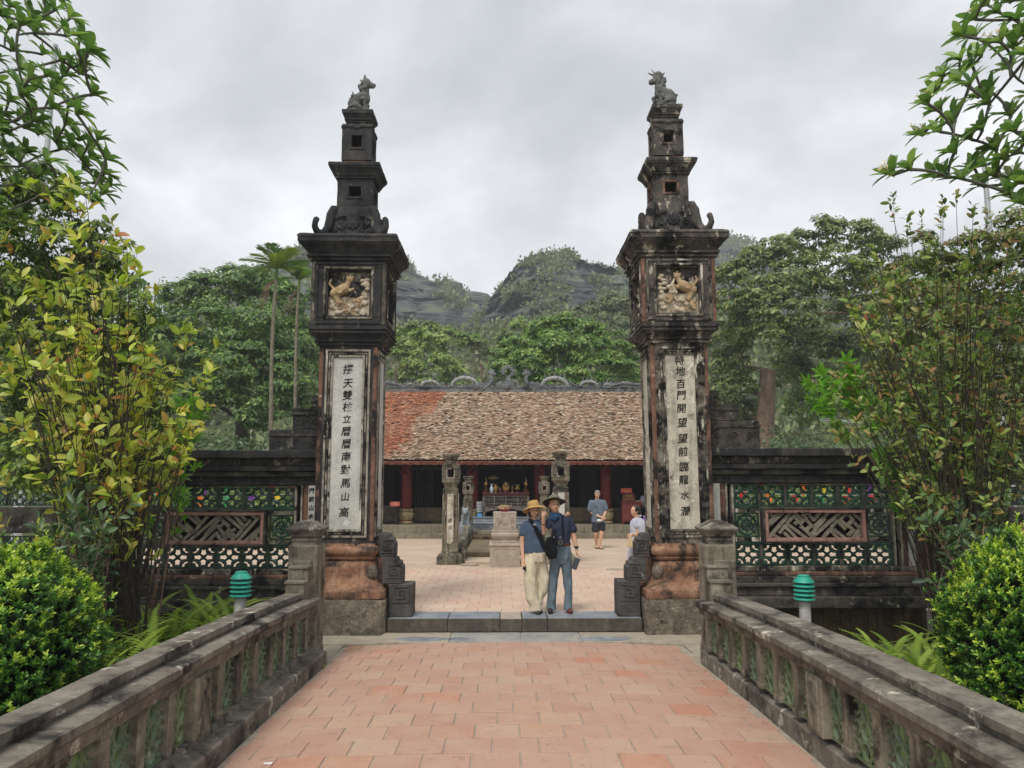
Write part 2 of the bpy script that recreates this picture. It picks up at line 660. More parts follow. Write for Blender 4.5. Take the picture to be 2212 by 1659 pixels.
M['mosaic'] = stone_mat("pale_shard_mosaic", [(.3, '#5a5b5c'), (.5, '#9fa09c'), (.7, '#cccbc3')], 9.0, None, None, None, 0, .8)
M['ink'] = plain("black_ink", '#1d1a18', .8, .2)
M['recess'] = plain("dark_recess", '#141313', .95, .1)
M['mud'] = stone_mat("earth_brown_panel", [(.3, '#3d3323'), (.5, '#5d4e36'), (.7, '#7c6a4c')], 3.0, ('#2a2419', .55, .68), None, ('#4a4c2c', .6, .7), .2, .5)


def tile_mat(name, stops, rough=.75):
    n = NT(name)
    f = n.math('FRACT', n.math('ADD', n.objrand(), n.island()))
    c = n.ramp(f, stops)
    w = n.noise(2.6, 6, .65)
    c = n.mix(n.math('MULTIPLY', n.step(w, .42, .7), .42), c, '#bda78f')
    g = n.noise(60, 4, .7)
    c = n.mix(.30, c, n.ramp(g, [(.3, (.4, .4, .4)), (.7, (1, 1, 1))]), 'MULTIPLY')
    s = n.noise(9.0, 6, .7, off=(4, 4, 4))
    c = n.mix(n.math('MULTIPLY', n.step(s, .56, .70), .5), c, '#7d6a5c')
    n.bump(n.math('ADD', n.math('MULTIPLY', g, .3), n.noise(12, 4)), .35, .008)
    return n.done(c, rough, .25)


M['deck_tile'] = tile_mat("terracotta_deck_tile", [(0, '#b08a78'), (.3, '#b48f7d'), (.5, '#b08977'), (.7, '#b69380'), (.86, '#b69882'), (.95, '#b58069'), (1, '#b28a76')])
M['court_tile'] = tile_mat("courtyard_tile", [(0, '#ccb09c'), (.3, '#c8a693'), (.55, '#cfb49e'), (.8, '#cdb6a0'), (1, '#c5a291')])
M['court_pale'] = stone_mat("courtyard_paving", [(.3, '#b39f89'), (.5, '#c4ae98'), (.7, '#d0bca5')], .9, ('#a99b86', .58, .72), ('#cfb9a0', .58, .7), None, 0, .2)

# roof tiles: weathered pale and brown scales, with a patch of newer orange ones on the left
n = NT("roof_scale_tile")
isl = n.island()
old = n.ramp(isl, [(0, '#5b4a3b'), (.2, '#94806a'), (.4, '#b5a088'), (.55, '#92705a'), (.7, '#c2b098'), (.85, '#837060'), (.93, '#a07c64'), (1, '#cdbfa8')])
new = n.ramp(isl, [(0, '#7a5040'), (.3, '#a3694c'), (.6, '#b17a5c'), (.85, '#8c563f'), (1, '#ba8a6c')])
edge = n.math('ADD', n.xyz(0), n.math('MULTIPLY', n.math('SUBTRACT', n.noise(.55, 4, .6), .5), 3.4))
edge = n.math('SUBTRACT', edge, n.math('MULTIPLY', n.math('SUBTRACT', n.xyz(2), 4.2), .45))
patch = n.step(edge, -3.35, -3.15)
cc = n.mix(patch, new, old)
pk = n.math('MULTIPLY', n.step(n.noise(.7, 5, .6, off=(5, 0, 0)), .45, .62), .45)
cc = n.mix(pk, cc, n.mix(isl, '#8f6c58', '#ae937e'))
gr = n.step(n.noise(2.6, 6, .7, off=(1, 2, 3)), .56, .68)
cc = n.mix(n.math('MULTIPLY', gr, .6), cc, '#3d372f')
M['roof'] = n.done(cc, .85, .2)
M['fascia'] = stone_mat("faded_red_board", [(.3, '#5a3029'), (.5, '#7d4a3e'), (.7, '#a07a6b')], 6.0, ('#40251f', .58, .7), ('#b9a295', .62, .70), None, .3, .4)
M['redcol'] = stone_mat("red_lacquer_column", [(.3, '#4c1512'), (.5, '#6d211b'), (.7, '#88382b')], 3.0, ('#32100e', .58, .72), ('#a5785c', .66, .72, .4), None, .3, .3, .5)
M['colbase'] = stone_mat("cream_column_base", [(.3, '#8d7b58'), (.5, '#b5a27a'), (.7, '#cdbd98')], 5.0, ('#6a5c42', .62, .74), None, None, .2, .3)
M['lowwall'] = stone_mat("low_wall_stone", [(.3, '#5a4f3c'), (.5, '#786b54'), (.7, '#8f826a')], 4.0, ('#453c2e', .58, .7), None, None, .3, .5)
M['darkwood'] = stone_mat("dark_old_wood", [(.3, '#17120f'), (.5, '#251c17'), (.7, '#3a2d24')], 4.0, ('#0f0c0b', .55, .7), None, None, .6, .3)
M['blackwood'] = plain("black_lacquer", '#151517', .5, .4)
M['redwood'] = stone_mat("red_cabinet_wood", [(.3, '#5e2622'), (.5, '#7a3a34'), (.7, '#8f4f48')], 3.0, None, None, None, .1, .2, .5)
M['graywood'] = stone_mat("grey_carved_wood", [(.3, '#4d4742'), (.5, '#6e665f'), (.7, '#938b82')], 9.0, ('#2c2825', .54, .64), None, None, 0, .8)
M['redlac'] = plain("red_lacquer", '#4c1a14', .45, .5)
M['gold'] = plain("dull_gold", '#86682f', .45, .5, .2, 20, .3)
M['goldletter'] = plain("gold_letter", '#b8912f', .5, .5)
M['orangesign'] = plain("orange_red_sign", '#a9442c', .55, .4)
M['porcelain'] = plain("blue_white_porcelain", '#aebbc9', .25, .5, .3, 30)
M['whiteplastic'] = plain("white_plastic", '#c9cccb', .4, .5, .04)
M['blueplastic'] = plain("light_blue_plastic", '#5b9fd4', .4, .5, .04)
M['interior'] = plain("temple_interior_gloom", '#0e0f14', .9, .1)  # darkness of the unlit room, put into the inner wall's colour
M['teal'] = stone_mat("faded_teal_enamel", [(.3, '#2a9580'), (.5, '#34a68f'), (.7, '#4bb39c')], 9.0, ('#3a7064', .60, .74), None, None, .35, .1, .45)
M['lamppost'] = stone_mat("stained_pale_post", [(.3, '#94918a'), (.5, '#aeaca6'), (.7, '#bcbab4')], 6.0, ('#77736a', .60, .74), None, None, .5, .1, .5)
M['polegrey'] = plain("galvanised_pole", '#a9adad', .45, .5, .08, 3, .2)
M['polewhite'] = plain("white_painted_pole", '#c9cccc', .5, .4, .05, 3)
n = NT("green_glazed_ceramic")
g0 = n.ramp(n.noise(7, 5, .6), [(.3, '#0c2119'), (.5, '#163528'), (.72, '#2f5342')])
g0 = n.mix(n.step(n.noise(5, 6, .7, off=(3, 3, 3)), .54, .68), g0, '#39403a')
M['ceramic'] = n.done(g0, .28, .5)
n = NT("mossy_green_ceramic")
g0 = n.ramp(n.noise(6, 5, .6), [(.3, '#4c5a30'), (.5, '#66724a'), (.72, '#7d9070')])
g0 = n.mix(n.math('MULTIPLY', n.objrand(), .8), g0, n.ramp(n.noise(8, 4), [(.3, '#465845'), (.7, '#6e816b')]))
g0 = n.mix(n.step(n.noise(4, 6, .7, off=(3, 3, 3)), .58, .70), g0, '#44402f')
M['ceramic_moss'] = n.done(g0, .6, .4)
M['flag_red'] = plain("red_cloth", '#d23b36', .7, .2)
M['flag_yellow'] = plain("yellow_cloth", '#e6c93a', .7, .2)
M['flag_purple'] = plain("purple_cloth", '#7a3fa0', .7, .2)
M['flag_orange'] = plain("orange_cloth", '#e07a35', .7, .2)
M['flag_green'] = plain("green_cloth", '#3f9a5a', .7, .2)
M['paper'] = plain("white_paper", '#dcdcdc', .8, .2, .02)

# vegetation
M['leaf_tree_dark'] = leaf_mat("broadleaf_dark", lift([(0, '#3c5230'), (.35, '#566f3a'), (.7, '#768c48'), (.92, '#9cab5e'), (1, '#56703c')], 1.33, 1.42))
M['leaf_tree_olive'] = leaf_mat("broadleaf_olive", lift([(0, '#455534'), (.35, '#5e6d40'), (.7, '#7e8650'), (.9, '#a09f64'), (1, '#5f7040')], 1.18, 1.28))
M['leaf_tree_bright'] = leaf_mat("broadleaf_bright", [(0, '#4a702f'), (.35, '#668c3c'), (.7, '#83a54b'), (.9, '#a8bc62'), (1, '#5c8236')])
M['leaf_tree_light'] = leaf_mat("feathery_light_green", [(0, '#5c7840'), (.35, '#78934a'), (.7, '#94aa56'), (.9, '#abbb6a'), (1, '#6a8746')])
M['leaf_hill'] = leaf_mat("hillside_scrub", lift([(0, '#55614b'), (.35, '#6c7256'), (.6, '#858068'), (.85, '#7c895e'), (1, '#626b52')], 1.2, 1.26), .15, .8, .1)
M['leaf_palm'] = leaf_mat("palm_leaflet", [(0, '#3d5f24'), (.4, '#5d7f2e'), (.75, '#86973a'), (1, '#4c6d28')])
M['leaf_magnolia'] = leaf_mat("large_yellow_green_leaf", lift([(0, '#70852f'), (.2, '#97a83c'), (.4, '#b9c04e'), (.55, '#cfca62'), (.68, '#8a9c46'), (.8, '#bda94c'), (.88, '#a8a545'), (.93, '#a8683a'), (.97, '#b8983e'), (1, '#5c7230')], 1.2, 1.22), .4)
M['leaf_brown'] = leaf_mat("brown_green_leaf", lift([(0, '#43562c'), (.3, '#5d6f34'), (.5, '#788844'), (.70, '#8f9650'), (.79, '#8f7a4a'), (.86, '#966648'), (.91, '#a3b060'), (.97, '#9a5644'), (1, '#4e602e')], 1.3, 1.45), .3)
M['leaf_yellowish'] = leaf_mat("olive_shrub_leaf", lift([(0, '#3f5428'), (.3, '#566c30'), (.6, '#77883c'), (.85, '#98a24c'), (1, '#4c6430')], 1.33, 1.42), .35)
M['leaf_brownish'] = leaf_mat("olive_brown_shrub_leaf", lift([(0, '#3a4a28'), (.35, '#505f30'), (.65, '#6c743c'), (.85, '#84764a'), (.93, '#7f5c42'), (1, '#44542c')], 1.35, 1.5), .3)
M['leaf_maple'] = leaf_mat("bright_lobed_leaf", [(0, '#5d9426'), (.5, '#84b838'), (1, '#6ca42c')], .5)
M['leaf_frangi'] = leaf_mat("frangipani_leaf", lift([(0, '#4a6834'), (.4, '#628242'), (.8, '#8fa55e'), (1, '#56763c')], 1.22, 1.25), .35, .4)
M['leaf_dark_shrub'] = leaf_mat("dull_green_shrub_leaf", [(0, '#2e442a'), (.4, '#486240'), (.8, '#6a8454'), (1, '#3e5634')], .25)
M['leaf_fern'] = leaf_mat("fern_green", [(0, '#67852f'), (.4, '#86a03c'), (.8, '#a8bb56'), (1, '#76923a')], .4, .6, .2)
M['leaf_grass'] = leaf_mat("grass_green", [(0, '#3f5a24'), (.5, '#57752f'), (1, '#708a3c')], .3, .7, .2)
n = NT("clipped_hedge_leaf")
f_ = n.attr("tint")
c_ = n.ramp(f_, [(0, '#17330f'), (.3, '#295017'), (.55, '#44751d'), (.75, '#76a32a'), (1, '#b9cc45')])
n.done(c_, .3, .5)
tr_ = n.node("ShaderNodeBsdfTranslucent")
n.t.links.new(n.mix(1.0, c_, (1.1, 1.2, .6), 'MULTIPLY'), tr_.inputs[0])
m_ = n.node("ShaderNodeMixShader")
m_.inputs[0].default_value = .3
n.t.links.new(n.b.outputs[0], m_.inputs[1])
n.t.links.new(tr_.outputs[0], m_.inputs[2])
n.t.links.new(m_.outputs[0], n.out.inputs["Surface"])
M['leaf_hedge'] = n.mat
M['petal'] = plain("cream_petal", '#e5d3a8', .6, .3, .1)
M['bark'] = stone_mat("grey_brown_bark", [(.3, '#3b332b'), (.5, '#5c5145'), (.7, '#81756a')], 6.0, ('#2a241e', .55, .7), None, ('#4c5336', .62, .74), .5, 1.0)
M['bark_pale'] = stone_mat("pale_brown_bark", [(.3, '#6b5546'), (.5, '#8d7462'), (.7, '#ab9481')], 2.4, ('#453629', .55, .7), None, None, .7, 1.0)
M['bark_dark'] = stone_mat("dark_twig_bark", [(.3, '#2c2620'), (.5, '#463d33'), (.7, '#6a5f52')], 8.0, ('#1f1a16', .6, .75), None, None, .3, .6)
M['bark_frangi'] = stone_mat("smooth_grey_bark", [(.3, '#4c4a44'), (.5, '#6d6a62'), (.7, '#8f8c82')], 7.0, ('#34332f', .56, .7), None, None, .2, .6)
M['palmtrunk'] = stone_mat("ringed_palm_trunk", [(.3, '#5b5648'), (.5, '#7d7765'), (.7, '#a29b86')], 5.0, ('#3f3b30', .58, .7), None, None, .2, .5)

n = NT("limestone")
strata = n.node("ShaderNodeTexWave")
strata.wave_type = 'BANDS'
strata.bands_direction = 'Z'
strata.inputs["Scale"].default_value = .32
strata.inputs["Distortion"].default_value = 7.0
strata.inputs["Detail"].default_value = 5.0
strata.inputs["Detail Scale"].default_value = .5
n.t.links.new(n.pos((.28, .1, 1.0)), strata.inputs[0])
rk = n.ramp(n.noise(.22, 9, .74, stretch=(1, 1, .6)), [(.32, '#828789'), (.46, '#abaeae'), (.58, '#c6c7c3'), (.72, '#e4e0d6')])
rk = n.mix(n.math('MULTIPLY', n.step(strata.outputs[1], .0, .42), .0), '#3c4144', rk)
rk = n.mix(n.math('MULTIPLY', n.math('SUBTRACT', 1.0, n.step(strata.outputs[1], .05, .40)), .32), rk, '#6a6f70')
rk2 = n.mix(n.step(n.noise(.5, 6, .7, stretch=(1.2, 1.2, .14), off=(5, 5, 5)), .54, .68), rk, '#5f6567')
vg = n.noise(.12, 8, .72, off=(9, 3, 1), dist=.5)
gz = n.ramp(n.noise(.3, 5, .7), [(.3, '#57634d'), (.5, '#717a5c'), (.7, '#86866a')])
slope = n.node("ShaderNodeSeparateXYZ")
n.t.links.new(n.node("ShaderNodeNewGeometry").outputs["Normal"], slope.inputs[0])
vm = n.step(n.math('ADD', vg, n.math('MULTIPLY', slope.outputs[2], .16)), .60, .70)
rk3 = n.mix(n.math('MULTIPLY', vm, .6), rk2, gz)
rk3 = n.mix(n.math('MULTIPLY', n.step(n.noise(1.1, 7, .75, stretch=(1, 1, .35), off=(2, 8, 1)), .50, .62), .55), rk3, '#4b5052')
n.bump(n.math('ADD', n.noise(.9, 8, .72), n.math('MULTIPLY', strata.outputs[1], .5)), .55, .7)
M['rock'] = n.done(rk3, .95, .1)
n = NT("garden_soil")
M['soil'] = n.done(n.ramp(n.noise(1.5, 7, .65), [(.3, '#2c2a1c'), (.5, '#40422a'), (.7, '#556035')]), .95, .1)
n = NT("far_ground")
M['ground'] = n.done(n.ramp(n.noise(.3, 7, .65), [(.3, '#3a4228'), (.5, '#4c5733'), (.7, '#646b42')]), .95, .1)

# people
M['skin'] = plain("skin", '#cda085', .5, .35, .08, 14)
M['skin_light'] = plain("fair_skin", '#cfa084', .5, .35, .08, 14)
M['hair_black'] = plain("black_hair", '#141314', .45, .4, .2, 40)
M['hair_grey'] = plain("grey_hair", '#8d8b86', .7, .3, .25, 60)


def cloth(name, c, var=.16, scale=7.0, bump=.5, fold=True):
    n = NT(name)
    k = col(c)
    f = n.noise(scale, 5, .6, dist=.8, stretch=(1.6, 1.6, .55))
    base = n.ramp(f, [(.3, tuple(x * (1 - var) for x in k[:3])), (.7, tuple(min(1, x * (1 + var)) for x in k[:3]))])
    n.bump(f, bump, .035)
    return n.done(base, .9, .15)


M['tee'] = cloth("slate_blue_tee", '#4a596c')
M['navy'] = cloth("navy_shirt", '#343b4e')
M['cream'] = cloth("cream_trousers", '#cfc3a9')
M['jeans'] = cloth("faded_jeans", '#65747d', .36)
M['greyshirt'] = cloth("grey_blue_shirt", '#646f7b')
M['shorts'] = cloth("charcoal_shorts", '#34353c')
M['whitecloth'] = cloth("white_blouse", '#b9bcc8')
M['greytrouser'] = cloth("pale_grey_trousers", '#a9a6b4')
M['scarf'] = cloth("blue_neck_gaiter", '#2f4766', .35, 20)
M['blackcloth'] = cloth("black_nylon", '#15161a', .3)
M['straw'] = plain("tan_straw", '#b8935c', .8, .2, .12, 50)
M['felt'] = plain("olive_grey_felt", '#77705f', .85, .2, .1, 20)
M['felt_dark'] = plain("black_hat_lining", '#1b1a19', .85, .2)
M['leather'] = plain("brown_leather", '#6b3a28', .5, .4)
M['beige'] = plain("cream_handbag", '#cdb98f', .6, .3, .05)
M['black'] = plain("black_plastic", '#111214', .35, .5)
M['glass'] = plain("dark_glass", '#1d2430', .1, .6)
M['silver'] = plain("silver_metal", '#a8a8a8', .3, .6, .05, 9, .8)
M['lips'] = plain("lips", '#8d4a40', .5, .4)
M['eye'] = plain("dark_eye", '#241a16', .3, .5)
M['purple'] = cloth("violet_cloth", '#8e6ab0')
M['shoe'] = plain("dark_shoe", '#3a2a2a', .7, .3)
M['shoe_red'] = plain("maroon_shoe", '#6b3030', .7, .3)
# ------------------------------------------------------------------ ground, courtyard, bridge
rnd = random.Random(7)
XC = 0.12                                     # the bridge's centre line


def deck_z(x, y):
    t = max(0.0, y - 4.0) / 6.7
    return -0.02 - 0.15 * t * t - 0.0115 * (x - XC) ** 2


def gz(x, y):
    """Height of the open ground."""
    t = min(1.0, max(0.0, (y - 9.7) / 1.2))
    low = .0 - .72 * t
    t = min(1.0, max(0.0, (y - 12.3) / .5))
    base = low + (-0.06 - low) * t
    if y > 34:
        base += (y - 34) * .012
    if abs(x - .12) < 3.0 and y < 12.2:
        return -.80
    bank = min(1.0, max(0.0, (abs(x - 0.2) - 5.2) / 1.6)) * min(1, max(0, (12.3 - y) / .5)) * (.45 if y > 9 else .1)
    return base + bank + .05 * mnoise.noise(Vector((x * .6, y * .6, 0)))


xs = sorted(set([-900, -500, -300, -200, -140, -100, -70, -50, -35, -25] + [-18 + i * .75 for i in range(49)] + [25, 35, 50, 70, 100, 140, 200, 300, 500, 900]))
ys = sorted(set([-60, -30, -15, -8] + [-4 + i * .8 for i in range(20)] + [12.1, 12.3, 12.5, 12.8, 13.5] + [15 + i * 1.5 for i in range(20)] + [48, 55, 65, 80, 100, 130, 170, 220, 300, 450, 700, 1200]))
m = MB()
vs = [(x, y, gz(x, y)) for y in ys for x in xs]
nx = len(xs)
fs = [(j * nx + i, j * nx + i + 1, (j + 1) * nx + i + 1, (j + 1) * nx + i) for j in range(len(ys) - 1) for i in range(nx - 1)]
m.add(vs, fs)
g = m.build("ground", M['ground'], smooth=60, fix=False)
g["kind"] = "structure"

# courtyard slab
m = MB()
m.box(-10.5, 11.0, 12.02, 27.4, -.30, -.008)
court = m.build("courtyard", M['mortar'])
court["kind"] = "structure"
TW, TL = .361, .357


def tile_mesh(name, w, l, mat, h=.022):
    mm = MB()
    mm.box(-w / 2, w / 2, -l / 2, l / 2, -h, 0)
    return mm.mesh(name, mat, bevel=.004)


ct = tile_mesh("paving_tile", TW - .008, TL - .008, M['court_tile'])
cnt = 0
for r_ in range(16):
    y = 12.02 + (r_ + .5) * TL
    off = (r_ % 2) * TW * .5 + .04
    half = 2.6 + r_ * .11
    k0 = int((-half) / TW)
    k1 = int(half / TW) + 1
    for k in range(k0, k1):
        if cnt >= 298:
            break
        o = link("paving_tile", ct, court, (XC + off + k * TW, y, rnd.uniform(-.0015, .002)), (rnd.uniform(-.004, .004), rnd.uniform(-.004, .004), rnd.uniform(-.005, .005)))
        cnt += 1
m = MB()
for r_ in range(43):
    y = 12.02 + (r_ + .5) * TL
    off = (r_ % 2) * TW * .5 + .04
    half = 2.6 + r_ * .11
    k0 = int((-half) / TW)
    k1 = int(half / TW) + 1
    for k in range(-28, 29):
        if r_ < 16 and k0 <= k < k1 and y < 12.02 + 16 * TL:
            continue
        x = XC + off + k * TW
        z = rnd.uniform(-.0015, .0015)
        m.add([(x - TW / 2 + .003, y - TL / 2 + .003, z), (x + TW / 2 - .003, y - TL / 2 + .003, z), (x + TW / 2 - .003, y + TL / 2 - .003, z), (x - TW / 2 + .003, y + TL / 2 - .003, z)], [(0, 1, 2, 3)])
far_tiles = m.build("far_paving", M['court_pale'], court, fix=False)
far_tiles["kind"] = "stuff"

# bridge deck
m = MB()
ysd = [-3 + i * .35 for i in range(40)] + [10.98, 11.27]
ysd = [y for y in ysd if y < 10.9] + [11.0, 11.30]
xsd = [-2.16 + i * (4.62 / 14) for i in range(15)]
n1 = len(xsd)
vt = [(x, y, deck_z(x, y) - .0080) for y in ysd for x in xsd]
m.add(vt, [(j * n1 + i, j * n1 + i + 1, (j + 1) * n1 + i + 1, (j + 1) * n1 + i) for j in range(len(ysd) - 1) for i in range(n1 - 1)])
deck = m.build("bridge_deck", M['mortar'], fix=False)
deck["kind"] = "structure"
m = MB()
for i in range(len(ysd) - 1):
    y0, y1 = ysd[i], ysd[i + 1]
    for x0, x1 in ((-2.52, 2.74),):
        za, zb = deck_z(2.3, y0) - .03, deck_z(2.3, y1) - .03
        m.add([(x0, y0, za - .33), (x1, y0, za - .33), (x1, y1, zb - .33), (x0, y1, zb - .33), (x0, y0, za), (x1, y0, za), (x1, y1, zb), (x0, y1, zb)],
              [(0, 3, 2, 1), (0, 1, 5, 4), (1, 2, 6, 5), (2, 3, 7, 6), (3, 0, 4, 7)])
o = m.build("deck_body", M['rail'], deck, fix=False)

dt = tile_mesh("deck_tile", TW - .012, TL - .009, M['deck_tile'])
EDGE0, EDGE1 = -2.06, 2.34
tiles_rest = MB()


def deck_row(y, off, x0, x1, as_parts=True):
    k = -9
    while True:
        cx = XC + off + k * TW
        k += 1
        if cx - TW / 2 > x1:
            break
        a, b = max(cx - TW / 2, x0), min(cx + TW / 2, x1)
        if b - a < .08:
            continue
        c = (a + b) / 2
        slope = math.atan((deck_z(c, y + .1) - deck_z(c, y - .1)) / .2)
        roll = math.atan((deck_z(c + .1, y) - deck_z(c - .1, y)) / .2)
        j = rnd.uniform(-.002, .003)
        if as_parts:
            me = dt if b - a > TW - .002 else tile_mesh("deck_tile", b - a - .012, TL - .009, M['deck_tile'])
            link("deck_tile", me, deck, (c + rnd.uniform(-.002, .002), y, deck_z(c, y) + j), (slope + rnd.uniform(-.006, .006), -roll + rnd.uniform(-.006, .006), rnd.uniform(-.007, .007)))
        else:
            z = deck_z(c, y) + j
            w = (b - a) / 2 - .006
            l = TL / 2 - .005
            tiles_rest.add([(c - w, y - l, z), (c + w, y - l, z), (c + w, y + l, z), (c - w, y + l, z)], [(0, 1, 2, 3)])


for r_ in range(27):
    y = 10.68 - (r_ + .5) * TL
    deck_row(y, (.18 if r_ % 2 else 0.0) + rnd.uniform(-.03, .03), EDGE0, EDGE1, r_ < 16)
deck_row(10.68 + .5 * TL, .1, -2.06, -1.70)
deck_row(10.68 + .5 * TL, .1, 2.04, 2.34)
deck_row(10.68 + 1.5 * TL - .05, .1, -2.06, -1.95)
o = tiles_rest.build("tiles_behind", M['deck_tile'], deck, fix=False)
o["kind"] = "stuff"

# apron of flat stones and the threshold
xa = [-1.70, at_src(1129, 1600, 11.0).x, at_src(1306, 1600, 11.0).x, at_src(1457, 1600, 11.0).x, 2.03]
m = MB()
m.box(-1.72, 2.04, 10.69, 11.44, -.5, -.192)
apron = m.build("apron", M['mortar'])
apron["kind"] = "structure"
for i in range(4):
    mm = MB()
    a, b = xa[i] + .006, xa[i + 1] - .006
    mm.box(a, b, 10.70, 11.37, -.23, deck_z(0, 10.9) + .002)
    mm.build("apron_slab", M['apron'] if i in (1, 2) else M['mortar'], apron, bevel=.006, wear=(.12, .003, 5))
    if i in (0, 3):
        mm = MB()
        c = (a + b) / 2 + (.12 if i == 0 else -.15)
        pts = [(c + .36 * math.cos(t) * (1 + .15 * math.sin(3 * t)), 10.90 + .15 * math.sin(t)) for t in [k * math.pi / 8 for k in range(16)]]
        mm.poly(pts, -.2, deck_z(0, 10.9) + .006)
        mm.build("patch_stone", M['bluestone'], apron)
tx = [-1.66] + [at_src(u, 1550, 11.6).x for u in (1125, 1254, 1308, 1371)] + [2.01]
m = MB()
m.box(-1.66, 2.01, 11.43, 12.02, -.5, -.03)
thr = m.build("threshold", M['riser'])
thr["kind"] = "structure"
for xa_, xb_ in ((-2.75, -1.705), (2.035, 2.95)):
    m = MB()
    m.box(xa_, xb_, 10.66, 11.60, -.8, -.195)
    xc_ = (-2.75, -2.13) if xa_ < 0 else (2.43, 2.95)
    m.box(xc_[0], xc_[1], 9.42, 10.655, -.8, -.205)
    m.build("gate_footing", M['mortar'], deck)
for i in range(5):
    a, b = tx[i] + .003, tx[i + 1] - .003
    mm = MB()
    z1 = .012 if i != 2 else .004
    mm.mi = 0
    mm.box(a, b, 11.385, 11.99, -.175, z1)
    mm.m = [0, 1, 0, 0, 0, 0]
    o = mm.build("threshold_slab", [M['riser'], M['bluestone'] if i != 2 else M['mortar']], thr, bevel=.006)
    if i == 2:
        o["label"] = "crumbled cement patch"

# garden soil banks beside the bridge (kept off the pond edge)
# ------------------------------------------------------------------ haze and hills
def hill(name, prof, Y, depth, back, amp, nx=150, ns=60, seed=0, base=-3.0, mat='rock', power=1.6, lean=.0):
    """A ridge whose crest follows (x, z) points; the face falls towards the courtyard."""
    px = [p[0] for p in prof]
    pz = [p[1] for p in prof]
    x0, x1 = px[0], px[-1]
    V = []
    for i in range(nx + 1):
        x = x0 + (x1 - x0) * i / nx
        H = float(np.interp(x, px, pz)) - base + amp * .05 + amp * .18 * mnoise.noise(Vector((x / amp / 1.3, seed, 0))) + amp * .22 * mnoise.noise(Vector((x / amp * 2.2, seed, 5)))
        for j in range(ns + 1):
            s = j / ns * 1.35 - .35                 # -0.35..0 back slope, 0..1 face
            if s < 0:
                z = H * (1 - (s / -.35) ** 2 * .75)
                y = Y - s / .35 * back
            else:
                z = H * (1 - s ** power)
                y = Y - s * depth
            q = Vector((x, y, z * 1.4)) * (1.0 / amp / 4.2)
            nn = mnoise.fractal(q + Vector((seed, 0, 0)), 1.0, 2.1, 5)
            rg = 1 - abs(mnoise.noise(q * 1.7 + Vector((0, seed, 0)))) * 2
            f = min(1.0, .35 + abs(s) * 3)
            st = (abs(math.sin(z / amp * 4.2 + x * .06 + nn * 2.2)) - .5) * amp * .20
            hf = mnoise.fractal(q * 5.0, .9, 2.1, 3)
            nn += hf * .50
            V.append((x + nn * amp * .4 * f, y - (rg * amp * .7 + st * 2) * f + nn * amp * f, base + z + nn * amp * .42 * f + st * f * .4))
    V = np.array(V)
    idx = np.arange((nx + 1) * (ns + 1)).reshape(nx + 1, ns + 1)
    Fq = np.stack([idx[:-1, :-1], idx[1:, :-1], idx[1:, 1:], idx[:-1, 1:]], -1).reshape(-1, 4)
    me = np_mesh(name, V, Fq, M[mat], smooth=True)
    me.set_sharp_from_angle(angle=R(38))
    o = link(name, me)
    o["kind"] = "structure"
    return o, V.reshape(nx + 1, ns + 1, 3)


def crest(pts, Y):
    out = []
    for u, v in pts:
        p = at(u, v, Y)
        out.append((p.x, p.z))
    return out


h1, G1 = hill("limestone_ridge", crest([(600, 640), (700, 560), (790, 545), (850, 578), (880, 590), (930, 620), (980, 640), (1020, 655), (1052, 672), (1090, 700), (1150, 760)], 230), 230, 120, 60, 7, 230, 90, 3)
h2, G2 = hill("limestone_crag", crest([(1010, 760), (1050, 700), (1072, 676), (1088, 652), (1100, 626), (1122, 606), (1150, 596), (1180, 588), (1215, 590), (1250, 602), (1290, 616), (1330, 646), (1370, 672), (1440, 720), (1520, 760)], 165), 165, 62, 40, 4.6, 230, 110, 11, power=2.4)
h3, G3 = hill("far_limestone_hill", crest([(1180, 660), (1240, 625), (1290, 603), (1330, 585), (1365, 578), (1410, 560), (1470, 530), (1530, 528), (1570, 535), (1600, 552), (1660, 590), (1800, 650), (1980, 720)], 330), 330, 120, 90, 9, 160, 50, 23)
h4, G4 = hill("wooded_slope", crest([(200, 740), (420, 700), (560, 720), (700, 726), (800, 716), (860, 722), (940, 728), (1020, 738), (1100, 716), (1200, 690), (1290, 668), (1380, 660), (1460, 640), (1560, 680), (1700, 720), (1900, 740), (2300, 760)], 118), 118, 60, 30, 3.0, 260, 60, 37, mat='ground', power=1.2)


def leaves_on(name, pts, nrm, size, mat, rs, up=.35, jitter=.5, aspect=.45, kind="stuff", parent=None, extra_tint=None, droop=0.0):
    """Folded leaf quads at pts."""
    pts = np.asarray(pts, float)
    N = len(pts)
    if N == 0:
        return None
    nrm = np.asarray(nrm, float)
    d = nrm + rs.normal(0, jitter, (N, 3)) + np.array([0, 0, up])
    d[:, 2] -= droop
    d /= np.linalg.norm(d, axis=1, keepdims=True) + 1e-9
    r = rs.normal(0, 1, (N, 3))
    s = np.cross(d, r)
    s /= np.linalg.norm(s, axis=1, keepdims=True) + 1e-9
    nn = np.cross(d, s)
    L = size * rs.uniform(.6, 1.35, (N, 1))
    W = L * aspect
    base = pts
    tip = pts + d * L
    mid = pts + d * L * .45
    a = mid + s * W * .5 + nn * W * .12
    b = mid - s * W * .5 + nn * W * .12
    V = np.stack([base, a, tip, b], 1).reshape(-1, 3)
    i = np.arange(N)[:, None] * 4
    Fq = np.concatenate([i + np.array([[0, 1, 2]]), i + np.array([[0, 2, 3]])], 0)
    t = rs.uniform(0, 1, N) if extra_tint is None else extra_tint
    me = np_mesh(name, V, Fq, M[mat], np.repeat(t, 4))
    o = link(name, me, parent)
    if kind:
        o["kind"] = kind
    return o


rsH = np.random.RandomState(5)


